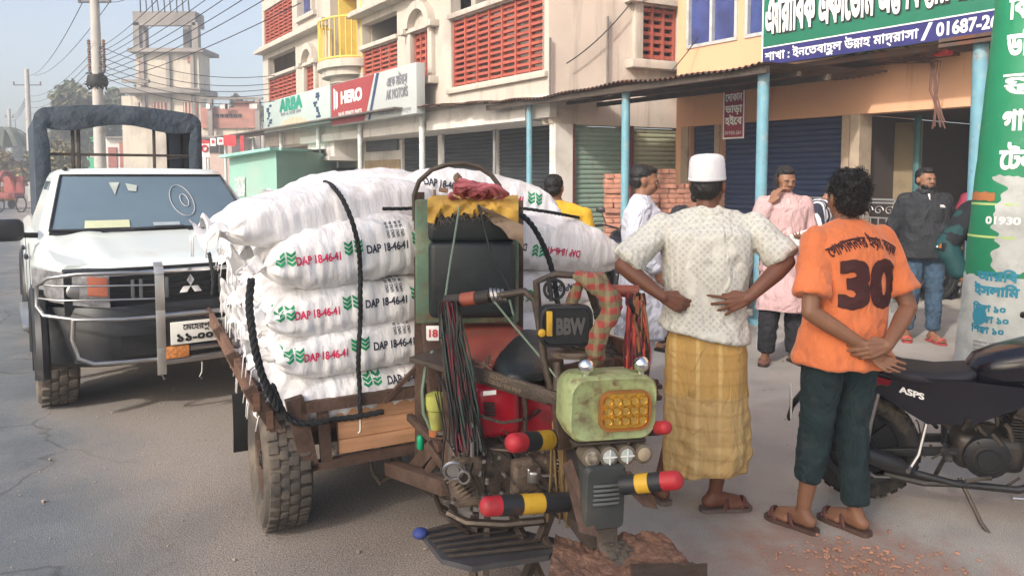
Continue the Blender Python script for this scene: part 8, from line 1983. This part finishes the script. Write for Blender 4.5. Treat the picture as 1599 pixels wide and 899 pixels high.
    if detail:
        mb = MB(); r3 = random.Random(8)
        for i in range(46):
            p = V3((r3.uniform(.30, .95), r3.choice((-1, 1)) * r3.uniform(.05, .15), r3.uniform(.24, .60))); q = p + V3((r3.uniform(-.13, .13), r3.uniform(-.03, .03), r3.uniform(-.10, .10))); mb.tube([p, lerp(p, q, .5) + V3((0, 0, r3.uniform(-.03, .03))), q], r3.uniform(.004, .014), 6)
        mb.build('pipe_and_cable', mat('engine_clutter', (.09, .075, .06), rough=.45, metal=.5, var=.5, vs=16), en)
        mb = MB(); RB(mb, (.60, 0, .62), (.20, .12, .14), r=.04); mb.tube([(.5, -.12, .2), (.3, -.14, .19), (.1, -.15, .22)], .02, 8); mb.build('carburettor', M_alu, en)
    mb = MB(); mb.tube([(.48, -.10, .22), (.56, -.24, .06), (.60, -.30, .015)], .011, 6); mb.box((.61, -.31, .01), (.09, .04, .012), rz=.3); mb.tube([(.45, .10, .22), (.42, .2, .03)], .012, 6); mb.build('side_stand', M_iron, t)
    mb = MB(); mb.lathe([(.34, -.06), (.355, -.03), (.355, .03), (.34, .06)], 20, frame((1.28, 0, .30), (0, 1, 0), (0, 0, 1)) @ Matrix.Rotation(-PI / 2, 4, 'X'), R(20), R(150)); mb.build('front_mudguard', M_bike, t)
    mb = MB(); mb.ell((1.16, 0, .84), (.09, .11, .11)); mb.ell((1.14, 0, .98), (.05, .10, .07)); hl_ = mb.build('headlight_fairing', M_bike, t); mb = MB(); mb.ell((1.225, 0, .84), (.035, .075, .07)); mb.build('headlight', M_lens, hl_)
    return t, tank
rb = gnd(1342, 770)
bk, tank = motorcycle('black and red motorcycle parked beside the man in the orange shirt', (rb.x, rb.y, 0), R(-19), R(7)); bk.scale = (.87, .93, .90)
mb = MB(); mb.ell((.0, 0, 0), (.02, .012, .03), Matrix.Translation((-.285, -.16, .56))); 
project_text('ASPS', [c for c in bk.children if c.name.startswith('side_panel')][0], lambda x, y: V3((.22 + x, -.5, .665 + y - x * .25)), (0, 1, 0), 'lettering', M_swhite, bk, .045, maxw=.12, bold=.04, lift=.004)
project_text('RTR', tank, lambda x, y: V3((.82 + x, -.5, .885 + y - x * .1)), (0, 1, 0), 'lettering', mat('badge_silver', (.5, .5, .55)), tank, .07, maxw=.17, bold=.06, lift=.004)
g1 = at(940, 420, 8.2); b2, _ = motorcycle('parked motorcycle with a red tail lamp between the brick stack and the man in yellow', (g1.x, g1.y, 0), R(70), R(4), False)
g2 = at(1140, 420, 9.0); b3, _ = motorcycle('dark motorcycle parked behind the man in the white cap, against the blue shutter', (g2.x, g2.y, 0), R(160), R(5))
g3 = at(1335, 420, 9.3); b4, _ = motorcycle('motorcycle parked in the shop doorway behind the metal railing', (g3.x, g3.y, 0), R(15), R(5))
g4 = at(1045, 430, 7.6); b5, _ = motorcycle('dark motorcycle beside the bending man in dark clothes', (g4.x, g4.y, 0), R(50), R(4))
# railing in front of the open shop
rl = thing('metal_railing', 'low grey metal railing with scrolls between the orange shirt and the jacket', 'railing', (0, 0, 0)); Pr = Plane(FP.pt(0, 0, .35), -EU); a, b = S(Pr, 1262), S(Pr, 1402)
mb = MB()
for z in (1.34, 1.30, .35): mb.tube([Pr.pt(a, z), Pr.pt(b, z)], .014, 6)
for i in range(13): s_ = lerp(a, b, i / 12); mb.tube([Pr.pt(s_, .0 if i % 4 == 0 else .35), Pr.pt(s_, 1.12 if i % 4 else 1.34)], .009, 6)
mb.tube([Pr.pt(a, 1.12), Pr.pt(b, 1.12)], .01, 6); mb.build('bars', M_steel, rl)
mb = MB()
for i in range(9):
    s_ = lerp(a, b, (i + .5) / 9); mb.tube([Pr.pt(s_ + .06 * (1 - k / 16) * math.cos(k * .6), 1.21 + .06 * (1 - k / 16) * math.sin(k * .6)) for k in range(15)], .007, 5)
mb.build('scroll', M_steel, rl)
# ================================================================= POSTER POLE
PY = 4.15; pc = at(1572, 300, PY); pp = thing('poster_pole', 'thick concrete pole wrapped in torn green and white posters', 'poster pole', (pc.x - .02, PY, 0))
rad = lambda z: lerp(.285, .135, min(1, max(0, z) / 2.9)); cxz = lambda z: -.0 + .05 * z / 2.9
mb = MB(); mb.lathe([(rad(z) - .0, z) for z in [i * .25 for i in range(15)]], 40, Matrix.Identity(4)); 
for v in mb.v: v.x += cxz(v.z)
M_pp = mat('bare_concrete', (.36, .355, .34), rough=.95, var=.2, vs=6, bump=.5, bs=40, dirt=.3, dcol=(.22, .21, .19), ds=5); mb.build('shaft', M_pp, pp)
def wrap(a0, a1, z0, z1, m, name, lift=.004, rag=.02, seed=0, par=None, na=26, nz=60, ragz=.02):
    """poster patch; angles in degrees, 0 = towards +x, -90 = towards the camera"""
    mb = MB()
    def f(u, v):
        z = lerp(z0, z1, v); e0 = R(a0) + rag * 6 * noise.noise(V3((z * 5, seed, 0))) + rag * 3 * noise.noise(V3((z * 19, seed, 0))); e1 = R(a1) + rag * 6 * noise.noise(V3((z * 5, seed + 7, 0))) + rag * 3 * noise.noise(V3((z * 19, seed + 7, 0)))
        a = lerp(e0, e1, u); zz = z + ragz * (1 if v in (0, 1) else 0) * noise.noise(V3((a * 6, seed, 3))); r_ = rad(zz) + lift + .0015 * noise.noise(V3((a * 5, zz * 6, seed)))
        return V3((cxz(zz) + r_ * math.cos(a), r_ * math.sin(a), zz))
    mb.grid(f, na, nz); return mb.build(name, m, par or pp, sm=180, fix=False)
def ptext(s, adeg, z, size, m, name, maxw=None, lift=.011, bold=.03, par=None):
    def mp(x, y, zz): r_ = rad(z + y) + lift + zz * .0006; a = R(adeg) + x / r_; return V3((cxz(z + y) + r_ * math.cos(a), r_ * math.sin(a), z + y))
    mb = MB(); text_mb(s, mp, mb, size, 'C', maxw, sub=.03, bold=bold); return mb.build(name, m, par or pp, sm=180, fix=False)
M_pg = mat('poster_green', (.015, .22, .10), rough=.55, var=.08, vs=5, dirt=.08, dcol=(.3, .35, .3)); M_pw = mat('poster_paper', (.50, .52, .49), rough=.8, var=.12, vs=8, bump=.3, bs=20, dirt=.4, dcol=(.33, .34, .31), ds=5)
wrap(-200, 0, 1.30, 3.4, M_pw, 'torn_paper', .004, .03, 1); gp = wrap(-205, -103, 1.06, 3.4, M_pg, 'green_poster', .007, .028, 4); gp2 = wrap(-66, 20, 1.06, 3.4, M_pg, 'green_poster', .007, .02, 9)
wrap(-99, -70, .9, 3.4, M_pp, 'bare_strip', .010, .03, 14)
wrap(-200, -20, .45, 1.07, M_pw, 'white_poster', .0085, .03, 21); wrap(-150, -96, 1.10, 1.62, M_pw, 'torn_paper', .0088, .10, 33); wrap(-200, -152, 1.485, 1.53, mat('strip_orange', (.45, .17, .06)), 'poster_band', .012, .01, 3)
for a_, z_ in ((-165, 1.46), (-165, 1.28)): wrap(-205, -122, z_, z_ + .012, mat('poster_line', (.45, .6, .2)), 'poster_line', .009, .01, 2, nz=3, ragz=0)
for i, (s_, z_, sz) in enumerate((('বিক', 2.47, .17), ('ডমি', 2.27, .17), ('ন্ড', 2.07, .15), ('গার', 1.87, .15), ('টেন', 1.66, .15))): ptext(s_, -127, z_, sz, M_swhite, 'poster_lettering', maxw=.16, bold=.04)
ptext('01930', -140, 1.36, .055, M_swhite, 'phone_number', maxw=.17, bold=.04); ptext('01687', -48, 1.36, .06, M_swhite, 'phone_number', maxw=.16, bold=.04)
ptext('2', -80, 2.05, .17, mat('chalk_blue', (.02, .10, .32)), 'painted_number', bold=.05, lift=.017)
M_cy = mat('print_cyan', (.03, .24, .34), rough=.7)
ptext('আরবি', -142, 1.05, .07, M_cy, 'poster_print', maxw=.20, bold=.04); ptext('ইসলামি', -142, .97, .07, M_cy, 'poster_print', maxw=.22, bold=.05)
for k_, z_ in enumerate((.88, .82, .76)): ptext('শিক্ষা ১০', -148 + 4 * (k_ % 2), z_, .05, M_cy, 'poster_print', maxw=.17, bold=.05)
for k_ in range(7): ptext('মাদরাসা ভর্তি চলছে ০১৯৩০', -134, .70 - .022 * k_, .018, M_gtxt, 'fine_print', maxw=.26, bold=.01)
for k_, (sx_, a_) in enumerate(((0, -158), (1, -118))):
    mb = MB(); r_ = lambda z: rad(z) + .012; mb.add([V3((cxz(z) + r_(z) * math.cos(R(a_) + x / .28), r_(z) * math.sin(R(a_) + x / .28), z)) for x, z in [(.045 * math.cos(b_ * PI / 10), (.66 if k_ else .85) + .05 * math.sin(b_ * PI / 10)) for b_ in range(20)]], [tuple(range(20))]); mb.build('round_stamp', M_cy, pp, sm=0)
# ================================================================= FAR TRAFFIC
rk = thing('cycle_rickshaw', 'red hooded cycle rickshaw far down the road beside the canopy', 'rickshaw', at(29, 318, 33)); rk.location.z = 0; MR = MB()
MR.tube([(0, -.1 + .55 * math.cos(a), .95 + .85 * math.sin(a)) for a in [PI * i / 10 for i in range(11)]], .10, 8); MR.box((0, .1, .75), (.9, .7, .25), bev=.05); MR.box((0, .45, 1.2), (.9, .12, .8), bev=.05); MR.build('hood', mat('rickshaw_red', (.28, .07, .06), var=.3), rk)
for x in (-.5, .5): mb = MB(); mb.tube([(x, .1 + .35 * math.cos(a), .36 + .35 * math.sin(a)) for a in [2 * PI * i / 20 for i in range(20)]], .03, 6, closed=True); mb.build('wheel', M_rubber, rk)
MB().span((0, -.3, .5), (0, -1.3, .75), .06, .06).build('fork', M_iron, rk)
ar_ = thing('auto_rickshaw', 'small orange three wheeler at the left edge far down the road', 'auto rickshaw', at(3, 318, 36)); ar_.location.z = 0
mb = MB(); RB(mb, (0, 0, .75), (1.2, 2.2, .7), r=.12); RB(mb, (0, .1, 1.45), (1.1, 1.7, .25), r=.1); mb.box((-.5, -.7, 1.2), (.06, .06, .5)); mb.box((.5, -.7, 1.2), (.06, .06, .5)); mb.build('body', mat('auto_orange', (.6, .2, .05), rough=.5), ar_)
for x in (-.5, .5): mb = MB(); mb.lathe([(.22, -.05), (.24, 0), (.22, .05)], 16, frame((x, .7, .24), (1, 0, 0), (0, 0, 1)) @ Matrix.Rotation(-PI / 2, 4, 'X')); mb.build('wheel', M_rubber, ar_)
# ================================================================= HAZE
hz = MB(); hz.box((20, 85, 18), (300, 190, 38.2)); ho = hz.build('haze', None, None, sm=0); ho['kind'] = 'stuff'
hm = bpy.data.materials.new('haze'); hm.use_nodes = True; nt = hm.node_tree; nt.nodes.remove(nt.nodes['Principled BSDF']); pv = nt.nodes.new('ShaderNodeVolumePrincipled'); pv.inputs['Color'].default_value = (.86, .92, 1, 1); pv.inputs['Density'].default_value = .0045; pv.inputs['Anisotropy'].default_value = -.15
nt.links.new(pv.outputs[0], nt.nodes['Material Output'].inputs['Volume']); ho.data.materials.append(hm)
